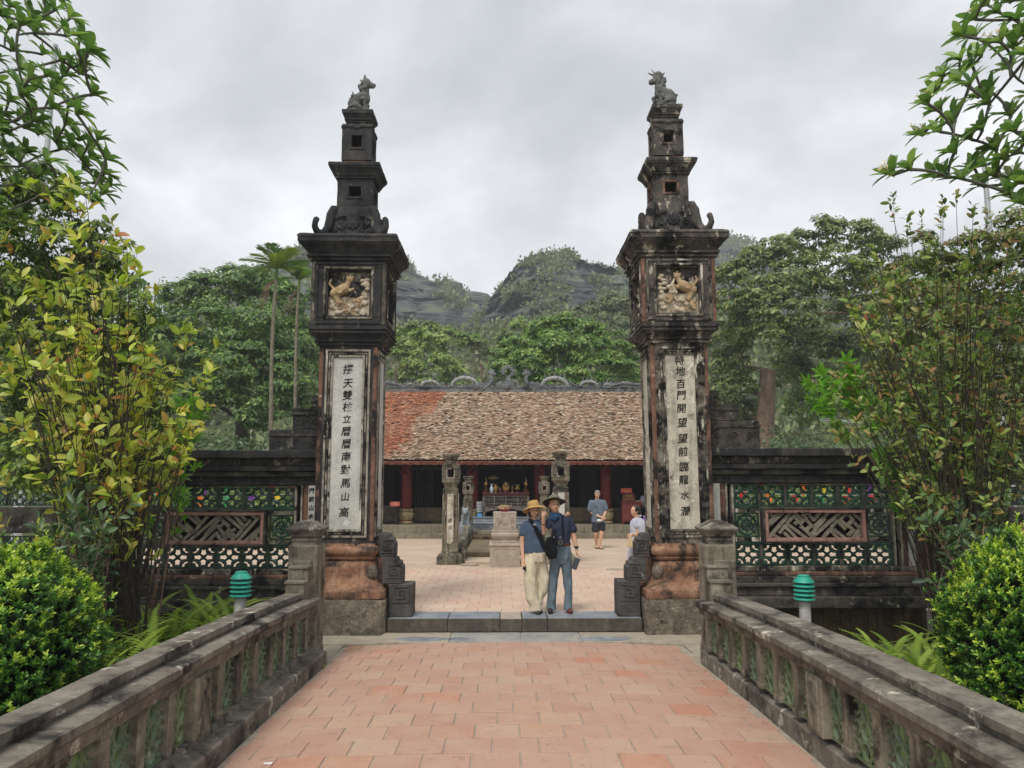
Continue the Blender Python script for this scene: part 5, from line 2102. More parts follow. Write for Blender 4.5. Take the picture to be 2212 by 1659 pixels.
# ------------------------------------------------------------------ dais, altar and what stands on it
D = thing("stone_dais", "blue-grey carved stone steps in front of the altar", "steps", (TX - .02, 25.2, 0))
for nm, hw, y0, z0, z1 in (("dais_step", 1.65, 0, -.05, .37), ("dais_step", 1.42, .65, .37, .59), ("dais_top", 1.22, 1.35, .59, .715)):
    m = MB()
    m.box(-hw, hw, y0, 2.9 if y0 > 0 else 2.2, z0, z1)
    m.build(nm, M['bluestone'] if z0 > .3 else M['step'], D, bevel=.012, wear=(.2, .004, 4))
m = MB()
for hw, y0, z in ((1.42, .65, .48), (1.22, 1.35, .65)):
    m.box(-hw - .02, hw + .02, y0 - .03, y0 + .05, z + .07, z + .1)
for k in range(9):
    x = -1.25 + k * .31
    m.tube([(x - .13, .645, .42), (x - .06, .635, .50), (x, .635, .44), (x + .06, .635, .50), (x + .13, .645, .42)], .014, 5)
m.build("dais_carving", M['bluestone'], D, smooth=50)
for k in range(-2, 3):
    m = MB()
    m.box(k * .62 - .30, k * .62 + .30, -.03, .02, -.02, .33)
    m.build("facing_block", M['step'], D, bevel=.01, wear=(.2, .004, 4))
bed = thing("stone_bed", "flat brown stone bed with a pale slab edge between the lantern pillars", "stone platform", (TX - .03, 19.0, 0))
m = MB()
m.box(-1.05, 1.05, 1.0, 5.2, 0, .17)
m.build("bed_slab", M['lowwall'], bed, bevel=.015, wear=(.2, .006, 4))
m = MB()
m.box(-1.05, 1.1, 5.2, 6.15, 0, .26)
m.build("bed_step", M['mud'], bed, bevel=.015, wear=(.2, .006, 4))
for a, b, y0, z in ((-1.0, -.25, -.25, .05), (-.24, .55, -.2, .09), (.56, 1.1, -.25, .06)):
    m = MB()
    m.box(a, b, y0, .9, 0, z)
    m.build("pale_slab", M['court_pale'], bed, bevel=.008, wear=(.1, .004, 5))
m = MB()
m.lathe([(0, .17), (.03, .18), (.035, .16)], (-.88, -.55, 0.0), 18, 1.2, .8)
m.build("round_stone", M['altarstone'], bed)
for s in (-1, 1):
    m = MB()
    pts = [(0, .02), (0, .40), (.5, .55), (1.2, .34), (4.2, .40), (5.0, .62), (5.6, .62), (5.6, .02)]
    m.poly([(y, z) for y, z in pts], s * 1.22 - .09, s * 1.22 + .09, 'x')
    m.build("side_wall", M['stone'], bed, bevel=.02, wear=(.15, .010, 4))
    m = MB()
    for k in range(7):
        m.ball((s * 1.10 + rt.uniform(-.04, .05), .25 + rt.uniform(-.2, .2), .12 + rt.uniform(0, .35)), rt.uniform(.07, .12), 8, 5)
    spiral(m, (s * 1.1, .3), .12, 1.5, .03, 14, s, -.02)
    remesh(m, "curled_stone", M['stone'], bed, .02, 1, disp=lambda c: .012 * mnoise.noise(Vector(c) * 16))


def lantern_pillar(x, y, k, label, plate, grp):
    t = thing("lantern_pillar", label, "stone pillar", (x, y, 0), 0, grp)
    S_ = M['stone']

    def st(name, prof, mat=S_, ch=.02, sm=30, wr=(.08, .005, 6)):
        m = MB()
        m.stack([(z * k, w * k) for z, w in prof], ch=ch * k)
        return m.build(name, mat, t, wear=wr, smooth=sm)
    st("pillar_base", [(0, .31), (.17, .31), (.19, .30), (.215, .285), (.235, .255), (.26, .235), (.27, .20)])
    st("shaft", [(.26, .205), (.30, .205), (.34, .195), (1.0, .182), (1.74, .172), (1.765, .178), (1.79, .17)])
    st("neck", [(1.78, .15), (1.82, .145), (1.86, .15), (1.89, .165), (1.92, .185)])
    hw = .205
    m = MB()
    za, zb, w0, w1, wx = 1.92, 2.385, 2.06, 2.25, .075
    m.box(-hw * k, hw * k, -hw * k, hw * k, za * k, w0 * k)
    m.box(-hw * k, hw * k, -hw * k, hw * k, w1 * k, zb * k)
    for a in (-1, 1):
        for b in (-1, 1):
            pw = (hw - wx) * k
            m.cbox((a * (hw * k - pw / 2), b * (hw * k - pw / 2), (w0 + w1) / 2 * k), (pw, pw, (w1 - w0) * k))
    m.build("lantern_box", S_, t, bevel=.02 * k, wear=(.07, .004, 7))
    m = MB()
    m.add(*(lambda q: (q.v, q.f))(faces4(lambda q: ring(q, (wx + .03) * k, (w0 - .03) * k, (w1 + .03) * k, .028 * k, -hw * k - .01, -hw * k + .01))))
    m.build("window_frame", M['worn'], t)
    st("top_neck", [(2.38, .13), (2.43, .12), (2.47, .125), (2.49, .14)])
    st("capital", [(2.49, .145), (2.51, .16), (2.53, .155), (2.55, .175), (2.58, .195), (2.61, .20), (2.62, .17)])
    m = MB()
    m.add(*(lambda q: (q.v, q.f))(faces4(lambda q: q.box(-.075 * k, .075 * k, -.192 * k, -.17 * k, .48 * k, 1.66 * k))))
    m.build("inscribed_plate", plate, t, wear=(.1, .004, 6))
    m = MB()
    for a in (-1, 1):
        m.cbox((a * .11 * k, -.181 * k, 1.07 * k), (.016, .022, 1.2 * k))
    m.build("orange_edge", M['rust'], t, wear=(.1, .003, 6))
    return t


a_ = lantern_pillar(-1.26, 18.9, 1.0, "large stone lantern pillar standing alone left of the incense burner, white peeling inscription", M['plate_dirty'], "large lantern pillars")
for ch, zc in (("四", 1.02), ("日", .86)):
    link("inscribed_character", glyph_mesh(ch, .10, M['ink'], .002, .01), a_, (0, -.195, zc), (R(90), 0, 0))
lantern_pillar(1.41, 18.9, 1.02, "large stone lantern pillar right behind the man in the dark hat", M['plate'], "large lantern pillars")
lantern_pillar(at_src(1172.5, 1300, 24.6).x, 24.9, .81, "small stone lantern pillar behind the crouching stone guardian, left of the altar", M['stone'], "small lantern pillars")
lantern_pillar(at_src(1366.5, 1300, 24.6).x, 24.9, .81, "small stone lantern pillar seen above the couple's hats, right of the altar", M['stone'], "small lantern pillars")

# guardian statue on the side wall's end
gx = at_src(1167, 1300, 24.2).x
G_ = thing("stone_guardian", "crouching grey stone guardian beast beside the small left lantern pillar", "statue", (gx, 24.2, .45))
m = MB()
m.cbox((0, 0, .02), (.34, .4, .26))
m.ball((0, .06, .26), (.14, .16, .16), 10, 7)
m.cap((0, .05, .30), (0, -.05, .48), .13, .10, 10)
m.ball((0, -.09, .58), (.11, .11, .11), 10, 7)
m.cap((0, -.13, .56), (0, -.22, .53), .07, .05, 8)
for s in (-1, 1):
    m.cap((s * .08, -.06, .42), (s * .09, -.12, .18), .05, .04, 8)
    m.ball((s * .08, -.06, .68), (.03, .03, .05), 6, 5)
    m.ball((s * .12, .04, .2), (.07, .11, .09), 8, 6)
for k in range(8):
    m.ball((.09 * math.cos(k), .0 + .05 * math.sin(k * 2), .5 + .06 * math.sin(k * 1.3)), .045, 6, 4)
remesh(m, "guardian_body", M['bluestone'], G_, .018, 1, disp=lambda c: .010 * mnoise.noise(Vector(c) * 22))

# incense burner
I_ = thing("incense_burner", "pink-grey stone incense burner on a square carved pedestal, sticks in its bowl", "incense burner", (.05, 18.45, 0))
m = MB()
m.stack([(0, .35), (.47, .345), (.475, .365), (.51, .37), (.515, .36), (.545, .36), (.55, .30)])
m.build("pedestal", M['altarstone'], I_, bevel=.008, wear=(.1, .003, 6))
m = MB()
ring(m, .27, .06, .42, .018, -.352, -.33)
for s in (-1, 1):
    m.ball((s * .2, -.35, .24), (.03, .012, .12), 8, 5)
m.ball((0, -.345, .22), (.05, .01, .13), 8, 6)
m.build("pedestal_carving", M['altarstone'], I_, smooth=50)
m = MB()
m.stack([(.55, .29), (.57, .30), (.60, .26), (.63, .27), (.68, .315), (.73, .325), (.77, .31), (.79, .285), (.80, .30), (.83, .30), (.84, .27)], ch=.03)
m.build("cushion_base", M['altarstone'], I_, smooth=40, wear=(.07, .004, 7))
m = MB()
m.stack([(.84, .255), (.86, .262), (1.20, .27), (1.24, .275), (1.245, .25)], ch=.01)
m.build("burner_block", M['altarstone'], I_, wear=(.07, .003, 7))
m = MB()
for s in (-1, 1):
    spiral(m, (s * .17, 1.03), .065, 1.5, .016, 14, s, -.268)
    m.ball((s * .17, -.265, 1.12), (.04, .02, .03), 8, 5)
    m.ball((s * .18, -.265, .93), (.035, .015, .05), 8, 5)
m.ball((0, -.265, 1.04), (.09, .012, .10), 10, 6)
m.build("burner_carving", M['altarstone'], I_, smooth=60)
m = MB()
rr = random.Random(9)
for k in range(46):
    a = rr.uniform(0, 6.28)
    r_ = rr.uniform(0, .12)
    p = Vector((r_ * math.cos(a), r_ * math.sin(a) * .7, 1.24))
    q = p + Vector((rr.uniform(-.07, .07), rr.uniform(-.04, .04), rr.uniform(.08, .14)))
    m.tube([p, q], .004, 4)
m.build("incense_stick", plain("magenta_stick", '#a3283c', .7), I_)
m = MB()
for k in range(26):
    a = rr.uniform(0, 6.28)
    r_ = rr.uniform(0, .13)
    p = Vector((r_ * math.cos(a), r_ * .7 * math.sin(a), 1.30))
    side_ = rr.choice((-1, 1))
    pts = [p]
    lean = rr.uniform(-.5, .3) * 1.0
    L_ = rr.uniform(.08, .18)
    for j in range(9):
        t_ = j / 8
        cu_ = t_ * t_ * rr.uniform(2.0, 4.2)
        pts.append(p + Vector((lean * .12 * t_ + side_ * .05 * math.sin(cu_ * 1.3), 0, L_ * t_ + .03 * math.cos(cu_) - .03)))
    m.tube(pts, .0045, 4)
m.build("burnt_incense_curl", plain("pale_ash", '#c8b58c', .9), I_)

# altar table
A_ = thing("altar_table", "grey carved altar table with a red top, in the temple's middle bay", "altar table", (TX - .02, 27.25, .715))
m = MB()
m.box(-.80, .80, -.36, .36, .735, .80)
m.box(-.83, .83, -.39, .39, .80, .84)
m.build("tabletop", M['redlac'], A_, bevel=.008)
m = MB()
m.box(-.78, .78, -.32, -.29, .36, .735)
m.build("apron_panel", M['recess'], A_)
m = MB()
for z in (.72, .60, .47, .365):
    m.box(-.80, .80, -.345, -.31, z - .015, z + .015)
for x in (-.79, -.40, 0, .40, .79):
    m.box(x - .018, x + .018, -.342, -.31, .38, .705)
for k in range(26):
    x = -.74 + k * .0592
    spiral(m, (x, .66), .026, 1.2, .008, 8, 1 if k % 2 else -1, -.328)
    spiral(m, (x, .535), .028, 1.2, .008, 8, -1 if k % 2 else 1, -.328)
    spiral(m, (x, .415), .024, 1.2, .008, 8, 1 if k % 2 else -1, -.328)
m.build("carved_apron", M['graywood'], A_)
m = MB()
pts = [(-.80, .36)]
for i in range(25):
    a = i / 24
    pts.append((-.80 + 1.6 * a, .36 - .05 - .10 * abs(math.cos(a * math.pi)) ** 2.2 - .025 * abs(math.sin(a * math.pi * 6))))
pts.append((.80, .36))
m.poly(list(reversed(pts)), -.335, -.305, 'y')
m.build("scalloped_skirt", M['graywood'], A_)
for sx in (-1, 1):
    for sy in (-1, 1):
        m = MB()
        m.tube([(sx * .76, sy * .31, .73), (sx * .765, sy * .31, .40), (sx * .74, sy * .31, .22), (sx * .765, sy * .32, .06), (sx * .775, sy * .33, .0)], [.045, .05, .045, .035, .05], 6)
        m.build("leg", M['graywood'], A_, smooth=50)
        m = MB()
        m.poly([(sx * .74, .36), (sx * .52, .36), (sx * .60, .26), (sx * .70, .14), (sx * .74, .06)][::sx], sy * .31 - .02, sy * .31 + .02, 'y')
        m.build("leg_bracket", M['graywood'], A_)
ZT = .715 + .84 + .001
AX, AY = TX - .02, 27.25


def lathe_thing(name, label, cat, x, y, z, prof, mat, n=14, group=None, part="body", extra=None):
    t = thing(name, label, cat, (x, y, z), 0, group)
    m = MB()
    m.lathe(prof, (0, 0, 0), n)
    m.build(part, mat, t, smooth=50)
    if extra:
        extra(t)
    return t


def crane(t):
    m = MB()
    m.ball((0, 0, .30), (.06, .05, .07), 8, 6)
    m.tube([(0, 0, .33), (.02, 0, .42), (-.01, 0, .49), (.0, -.02, .53)], [.03, .02, .016, .02], 6)
    m.tube([(0, -.02, .53), (0, -.09, .52)], [.014, .004], 5)
    m.tube([(0, 0, .1), (0, 0, .27)], .012, 5)
    m.build("crane", M['gold'], t, smooth=60)


for sx, l in ((-1, "tall gilt crane stand at the left end of the altar table"), (1, "tall gilt crane stand at the right end of the altar table")):
    lathe_thing("crane_stand", l, "altar ornament", AX + sx * .70, AY + .05, ZT, [(0, .09), (.03, .10), (.06, .07), (.09, .09), (.11, .05)], M['redlac'], group="crane stands on the altar", part="base", extra=crane)
lathe_thing("vase", "blue and white porcelain vase on the left part of the altar table", "vase", AX - .50, AY - .1, ZT, [(0, .045), (.02, .05), (.10, .07), (.17, .06), (.21, .03), (.25, .032), (.30, .055), (.305, .05)], M['porcelain'])


def urn_extra(t):
    m = MB()
    for s in (-1, 1):
        m.tube([(s * .06, 0, .1), (s * .12, 0, .14), (s * .10, 0, .20), (s * .06, 0, .2)], .012, 5)
    m.ball((0, 0, .27), .03, 8, 5)
    m.build("urn_handle", M['gold'], t, smooth=60)


lathe_thing("urn", "red and gold urn beside the porcelain vase on the altar table", "urn", AX - .36, AY - .05, ZT, [(0, .05), (.03, .04), (.08, .07), (.17, .075), (.21, .05), (.23, .06), (.27, .02)], M['gold'], extra=urn_extra)
lathe_thing("jar", "small dark red jar left of the gilt throne on the altar table", "jar", AX - .20, AY - .12, ZT, [(0, .035), (.05, .05), (.12, .045), (.15, .025), (.17, .03)], M['redlac'])


def throne_extra(t):
    m = MB()
    m.cbox((0, .05, .14), (.18, .1, .2))
    m.tube([(-.09, .05, .1), (-.11, .05, .24), (-.05, .05, .32), (0, .05, .36), (.05, .05, .32), (.11, .05, .24), (.09, .05, .1)], .018, 6)
    m.ball((0, 0, .26), (.05, .045, .06), 10, 6)
    for k in range(5):
        m.ball((-.06 + .03 * k, .0, .33 + .02 * (2 - abs(k - 2))), .016, 6, 4)
    m.build("throne_back", M['gold'], t, smooth=60)


lathe_thing("small_throne", "gilt throne with arched back in the middle of the altar table", "altar ornament", AX + .0, AY, ZT, [(0, .11), (.03, .12), (.06, .09), (.09, .10)], M['redlac'], extra=throne_extra, part="seat")
lathe_thing("candlestick", "pair-less gilt candlestick on the right part of the altar table", "candlestick", AX + .22, AY - .1, ZT, [(0, .05), (.02, .05), (.03, .015), (.15, .015), (.16, .04), (.17, .04), (.18, .012), (.27, .01)], M['gold'])


def fruit_extra(t):
    m = MB()
    for p in ((0, 0, .18), (.05, 0, .14), (-.05, 0, .14), (0, .05, .14), (0, -.05, .15), (.02, 0, .22)):
        m.ball(p, .035, 7, 5)
    m.build("fruit", M['gold'], t, smooth=60)
    m = MB()
    for k in range(7):
        a = k * .9
        m.tube([(0, 0, .2), (.07 * math.cos(a), 0, .27), (.10 * math.cos(a), 0, .30)], [.006, .012, .003], 4)
    m.build("foliage", M['leaf_tree_dark'], t)


lathe_thing("fruit_bowl", "footed bowl piled with offerings on the right part of the altar table", "fruit bowl", AX + .40, AY - .05, ZT, [(0, .05), (.03, .03), (.06, .03), (.09, .09), (.11, .10)], M['redlac'], extra=fruit_extra, part="bowl")
# ceremonial parasol behind the table
t = thing("parasol", "yellow fringed ceremonial parasol behind the altar table", "parasol", (AX - .46, AY + .8, .43))
m = MB()
m.tube([(0, 0, 0), (0, 0, 1.72)], .015, 6)
m.build("pole", M['redlac'], t)
m = MB()
m.lathe([(1.60, .19), (1.61, .20), (1.66, .19), (1.72, .06), (1.76, .01)], n=16)
m.build("canopy", M['gold'], t, smooth=50)
# stacks of white bowls on either side of the altar
for sx, xs_, n_, l in ((-1, at_src(1203, 1260, 27.2).x, 7, "taller stack of white plastic stools left of the altar table"), (1, at_src(1336, 1256, 27.2).x, 4, "short stack of white plastic stools right of the altar table")):
    t = thing("stool_stack", l, "stools", (xs_, 27.55, .43), 0, "white stools beside the altar")
    t2 = t
    m = MB()
    m.box(-.14, .14, -.14, .14, 0, .42)
    m.build("crate", M['darkwood'], t, bevel=.01)
    for k in range(n_):
        m = MB()
        m.lathe([(.44 + k * .055, .12), (.47 + k * .055, .13), (.475 + k * .055, .12)], n=14)
        m.build("stool", M['whiteplastic'], t, smooth=30)
t = thing("blue_box", "light blue plastic box on the stone steps left of the altar table", "box", (at_src(1202, 1300, 26.7).x, 26.75, .715))
m = MB()
m.stack([(0, (.075, .06)), (.10, (.085, .07)), (.105, (.095, .08)), (.125, (.095, .08))])
m.build("box_body", M['blueplastic'], t, bevel=.005)
m = MB()
m.cbox((0, 0, .131), (.15, .12, .01))
m.build("lid", M['blueplastic'], t)

# left: black table with an orange sign; right: donation cabinet, box and notice
tx_ = at_src(982, 1290, 27.7).x
t = thing("black_table", "small black table on the temple step, behind the left gate pillar's edge", "table", (tx_ - .2, 27.85, .426))
m = MB()
m.box(-.36, .42, -.25, .25, .60, .645)
m.build("tabletop", M['blackwood'], t, bevel=.006)
for sx in (-.33, .39):
    for sy in (-.22, .22):
        m = MB()
        m.cbox((sx, sy, .30), (.05, .05, .60))
        m.build("leg", M['blackwood'], t)
m = MB()
m.box(-.31, .37, -.23, -.21, .10, .14)
m.build("stretcher", M['blackwood'], t)
t = thing("notice_board", "orange-red notice board propped on the black table", "sign", (at_src(990, 1262, 27.7).x, 27.72, 1.072))
m = MB()
m.add([(-.175, -.02, 0), (.175, -.02, 0), (.175, .0, 0), (-.175, .0, 0), (-.175, .04, .16), (.175, .04, .16), (.175, .06, .16), (-.175, .06, .16)], [(0, 3, 2, 1), (4, 5, 6, 7), (0, 1, 5, 4), (1, 2, 6, 5), (2, 3, 7, 6), (3, 0, 4, 7)])
m.build("board", M['orangesign'], t)
m = MB()
for j, (w, zz_) in enumerate(((.11, .115), (.13, .075), (.10, .04))):
    y_ = -.024 + .06 * zz_ / .16
    x = -w
    while x < w:
        q = rt.uniform(.012, .028)
        m.add([(x, y_, zz_), (x + q, y_, zz_), (x + q, y_ + .006, zz_ + .018), (x, y_ + .006, zz_ + .018)], [(0, 1, 2, 3)])
        x += q + .008
m.build("faint_lettering", plain("faint_yellow_letter", '#d69a6a', .6), t, fix=False)

cxn = at_src(1583, 1290, 27.9).x
t = thing("cabinet", "dusky red wooden cabinet standing on the temple step at the right", "cabinet", (cxn, 28.05, .426))
m = MB()
m.box(-.33, .33, -.25, .25, .10, .78)
m.build("cabinet_body", M['redwood'], t, bevel=.008)
m = MB()
m.box(-.36, .36, -.28, .28, .78, .82)
m.build("cabinet_top", M['redwood'], t, bevel=.006)
m = MB()
ring(m, .27, .16, .72, .03, -.268, -.25, .02)
m.build("door_panel", M['redwood'], t, bevel=.004)
for sx in (-.3, .3):
    for sy in (-.22, .22):
        m = MB()
        m.cbox((sx, sy, .05), (.06, .06, .10))
        m.build("leg", M['redwood'], t)
t = thing("donation_box", "red donation box with gold letters on the dusky red cabinet", "donation box", (cxn - .08, 28.0, 1.247))
m = MB()
m.box(-.22, .22, -.12, .14, 0, .27)
m.build("box_body", M['redlac'], t, bevel=.006)
for txt, z, s_ in (("HÒM", .18, .105), ("CÔNG ĐỨC", .06, .082)):
    me = glyph_mesh(txt, s_, M['goldletter'], .002, .012)
    link("lettering", me, t, (0, -.124, z), (R(90), 0, 0))
t = thing("lectern_sign", "small slanting red notice box on top of the donation box", "sign", (cxn - .15, 28.0, 1.518))
m = MB()
m.add([(-.20, -.10, .02), (.20, -.10, .02), (.20, .08, .0), (-.20, .08, .0), (-.20, -.06, .19), (.20, -.06, .19), (.20, .06, .19), (-.20, .06, .19)], [(0, 3, 2, 1), (4, 5, 6, 7), (0, 1, 5, 4), (1, 2, 6, 5), (2, 3, 7, 6), (3, 0, 4, 7)])
m.build("board", M['orangesign'], t, bevel=.004)
m = MB()
m.cbox((0, -.085, .10), (.26, .004, .018))
m.cbox((0, -.093, .06), (.20, .004, .014))
m.build("letter_line", M['goldletter'], t)
t = thing("paper_sheet", "white paper sheets lying on the cabinet top", "paper", (cxn + .22, 27.9, 1.2475))
m = MB()
m.cbox((0, 0, .006), (.16, .18, .012), .2)
o = m.build("sheet", M['paper'], t)
# a pair of dark shoes left at the low wall
t = thing("shoes", "pair of dark shoes left on the temple floor by the low wall", "shoes", (at_src(1070, 1310, 28.6).x, 28.75, .426))
for k in (-1, 1):
    m = MB()
    m.ball((k * .07, 0, .03), (.045, .12, .03), 8, 6)
    m.ball((k * .07, .05, .05), (.04, .05, .035), 8, 5)
    m.build("shoe", M['black'], t, smooth=60)
# ------------------------------------------------------------------ people
def hand(m, wrist, d, side, k=1.0, curl=.5, thumb=1, back=None):
    """Palm, four unequal bent fingers and a thumb; d points along the hand, side across the knuckles."""
    d = Vector(d).normalized()
    side = Vector(side)
    side = (side - d * side.dot(d)).normalized()
    n = d.cross(side) * (1 if back is None else back)
    w = Vector(wrist)
    m.cap(w, w + d * .035 * k, .025 * k, .030 * k, 8, .7)
    for i in range(4):
        t = (i - 1.5) * .0185 * k
        m.cap(w + d * .02 * k + side * t * .7, w + d * .085 * k + side * t, .0155 * k, .0135 * k, 7)
        L = (.062, .074, .070, .054)[i] * k
        a = w + d * .085 * k + side * t
        b = a + (d * math.cos(curl) + n * math.sin(curl)) * L * .5
        c = b + (d * math.cos(curl * 2) + n * math.sin(curl * 2)) * L * .5
        m.cap(a, b, .0100 * k, .0092 * k, 6)
        m.cap(b, c, .0092 * k, .0078 * k, 6)
    s = side * thumb
    a = w + d * .03 * k + s * .026 * k
    b = a + (d * .6 + s * .65 + n * .35).normalized() * .036 * k
    c = b + (d * .9 + s * .15 + n * .45).normalized() * .030 * k
    m.cap(a, b, .0135 * k, .011 * k, 6)
    m.cap(b, c, .011 * k, .009 * k, 6)


def head(m, c, rz=0.0, rx=0.0, k=1.0):
    """Skull, jaw, nose, ears, lips; faces -y before turning. c is the centre of the skull."""
    M3 = Matrix.Rotation(rz, 3, 'Z') @ Matrix.Rotation(rx, 3, 'X')
    c = Vector(c)

    def p(x, y, z):
        return c + M3 @ (Vector((x, y, z)) * k)
    m.ball(p(0, .008, .022), (.074 * k, .092 * k, .085 * k), 16, 12, M3)
    m.ball(p(0, -.016, -.035), (.062 * k, .070 * k, .070 * k), 14, 10, M3)
    m.ball(p(0, -.048, -.082), (.033 * k, .030 * k, .026 * k), 10, 7, M3)
    for s in (-1, 1):
        m.ball(p(s * .076, .010, -.008), (.012 * k, .018 * k, .030 * k), 8, 6, M3)
        m.ball(p(s * .036, -.062, -.030), (.024 * k, .020 * k, .022 * k), 8, 6, M3)
        m.cap(p(s * .012, -.083, .022), p(s * .050, -.070, .024), .009 * k, .009 * k, 6)
    m.cap(p(0, -.086, .010), p(0, -.104, -.026), .009 * k, .0145 * k, 7)
    m.ball(p(0, -.092, -.034), (.019 * k, .011 * k, .009 * k), 8, 5, M3)
    m.ball(p(0, -.082, -.060), (.026 * k, .012 * k, .011 * k), 8, 5, M3)
    return p, M3


def face_parts(t, p, k=1.0, smile=False, brow='hair_black'):
    m = MB()
    for s in (-1, 1):
        m.ball(p(s * .031, -.0805, .004), (.0125 * k, .006 * k, .0052 * k), 8, 5)
    m.build("eyes", M['eye'], t, smooth=60)
    m = MB()
    if smile:
        m.tube([p(-.026, -.086, -.052), p(-.014, -.093, -.061), p(0, -.096, -.064), p(.014, -.093, -.061), p(.026, -.086, -.052)], [.003 * k, .0055 * k, .007 * k, .0055 * k, .003 * k], 6)
    else:
        m.tube([p(-.023, -.088, -.060), p(0, -.095, -.058), p(.023, -.088, -.060)], [.002 * k, .0045 * k, .002 * k], 6)
    m.build("lips", M['lips'] if not smile else M['lips'], t, smooth=60)
    if smile:
        m = MB()
        m.tube([p(-.018, -.092, -.056), p(0, -.1005, -.061), p(.018, -.092, -.056)], .0035 * k, 5)
        m.build("teeth", M['paper'], t)
    m = MB()
    for s in (-1, 1):
        m.cap(p(s * .016, -.090, .024), p(s * .048, -.076, .026), .0035 * k, .003 * k, 5)
    m.build("brows", M[brow], t)


def wr(amp, sc=9.0):
    return lambda c: amp * mnoise.noise(Vector((c[0] * sc, c[1] * sc, c[2] * sc * .55))) + amp * .5 * mnoise.noise(Vector((c[0] * sc * 2.6 + 3, c[1] * sc * 2.6, c[2] * sc * 1.1)))


# ---- the man in the dark hat
mx_ = at_src(1404, 1537, 11.93).x
MAN = thing("person", "man in dark brimmed hat, navy shirt and faded jeans, one hand at the hat", "person", (mx_, 11.88, .012))


def qm(px, py, y=0.0):
    return Vector(((px - 640) / 836, y, (1530 - py) / 836))


b = MB()
hp, hM = head(b, qm(578, 198, -.02), R(6), R(-6))
b.cap(qm(590, 270), qm(605, 340), .052, .060, 12)
b.cap(qm(560, 375), qm(740, 375), .040, .040, 10)
b.cap(qm(650, 400), qm(665, 700), .070, .070, 12)
b.cap(qm(768, 395), qm(815, 560, .02), .044, .041, 10)
b.cap(qm(815, 560, .02), qm(852, 735, -.02), .041, .027, 10)
hand(b, qm(853, 745, -.02), (.05, -.1, -1), (.2, 1, .0), .98, .55, -1)
# raised right arm, pinching the hat brim
b.cap(qm(515, 400), qm(428, 545, -.11), .044, .041, 10)
b.cap(qm(428, 545, -.11), qm(426, 350, -.19), .041, .027, 10)
hand(b, qm(426, 345, -.195), (.06, .12, 1), (1, .35, 0), .98, .75, 1)
for s, pts in ((-1, [(610, 760), (560, 1120), (535, 1440)]), (1, [(715, 760), (720, 1120), (748, 1440)])):
    b.cap(qm(*pts[0]), qm(*pts[1]), .075, .055, 10)
    b.cap(qm(*pts[1]), qm(*pts[2]), .052, .036, 10)
remesh(b, "body", M['skin'], MAN, .0068, 2)
face_parts(MAN, hp, 1.0, False, 'hair_grey')
m = MB()
for s in (-1, 1):
    m.tube([hp(s * .033 + .024 * math.cos(a * math.pi / 6), -.0965 + .004 * abs(math.sin(a)), .002 + .018 * math.sin(a * math.pi / 6)) for a in range(13)], .0016, 4, False)
    m.tube([hp(s * .056, -.094, .006), hp(s * .078, -.02, .004)], .0015, 4)
m.tube([hp(-.010, -.097, .004), hp(.010, -.097, .004)], .0016, 4)
m.build("glasses", M['silver'], MAN)
m = MB()
m.stack([(qm(0, 700).z, (.125, .095)), (qm(0, 600).z, (.135, .105)), (qm(0, 480).z, (.150, .112)), (qm(0, 390).z, (.160, .10)), (qm(0, 350).z, (.135, .085)), (qm(0, 322).z, (.075, .065))], .03, 0, ch=.06)
m.cap(qm(530, 388), qm(762, 388), .058, .058, 10)
m.cap(qm(762, 380), qm(812, 500, .01), .060, .064, 12)
m.cap(qm(530, 385), qm(470, 475, -.05), .060, .062, 12)
remesh(m, "shirt", M['navy'], MAN, .012, 2, disp=wr(.009))
m = MB()
m.stack([(qm(0, 670).z, (.060, .01)), (qm(0, 680).z, (.06, .01))], 0, 0)
m = MB()
zb_ = qm(0, 686).z
m.stack([(zb_ - .018, (.133, .103)), (zb_ + .018, (.133, .103))], .035, 0, ch=.07)
m.build("belt", M['leather'], MAN, bevel=.003)
m = MB()
m.stack([(qm(0, 930).z, (.115, .085)), (qm(0, 860).z, (.138, .108)), (qm(0, 780).z, (.140, .108)), (qm(0, 700).z, (.128, .10))], .035, 0, ch=.06)
for pts, r_ in (([(598, 820), (560, 1120), (540, 1300), (533, 1478)], (.088, .072, .066, .074)), ([(718, 820), (735, 1120), (750, 1300), (744, 1478)], (.090, .074, .064, .072))):
    for i in range(3):
        m.cap(qm(*pts[i]), qm(*pts[i + 1]) if i < 2 else qm(pts[3][0], pts[3][1] - 55), r_[i], r_[i + 1] * .96, 12)
    m.tube([qm(pts[3][0], pts[3][1] - 90), qm(pts[3][0], pts[3][1] + 22)], [r_[3] * .90, r_[3] * 1.04], 14)
remesh(m, "jeans", M['jeans'], MAN, .012, 2, disp=wr(.011, 7))
for (px, py, dx), mt_ in (((528, 1500, -.03), 'shoe'), ((748, 1505, .02), 'shoe_red')):
    m = MB()
    m.cap(qm(px, py - 8, .07), qm(px + dx * 600, py - 2, -.12), .042, .040, 10)
    m.cap(qm(px, py - 30, .05), qm(px, py - 10, .03), .042, .04, 8)
    for i, v in enumerate(m.v):
        m.v[i] = (v[0], v[1], max(v[2], 0.0))
    remesh(m, "shoe", M[mt_], MAN, .010, 1)
# neck gaiter
m = MB()
m.lathe([(-.05, .092), (-.035, .10), (0, .085), (.03, .080), (.055, .072), (.058, .06)], qm(588, 338, -.01), 16, 1.05, 1.0)
m.cap(qm(590, 350, -.10), qm(575, 385, -.11), .05, .02, 8)
remesh(m, "neck_gaiter", M['scarf'], MAN, .009, 1, disp=wr(.006, 22))
# hat
hc = hp(0, .0, .062)
H_M = Matrix.Rotation(R(6), 3, 'Z') @ Matrix.Rotation(R(-24), 3, 'X')


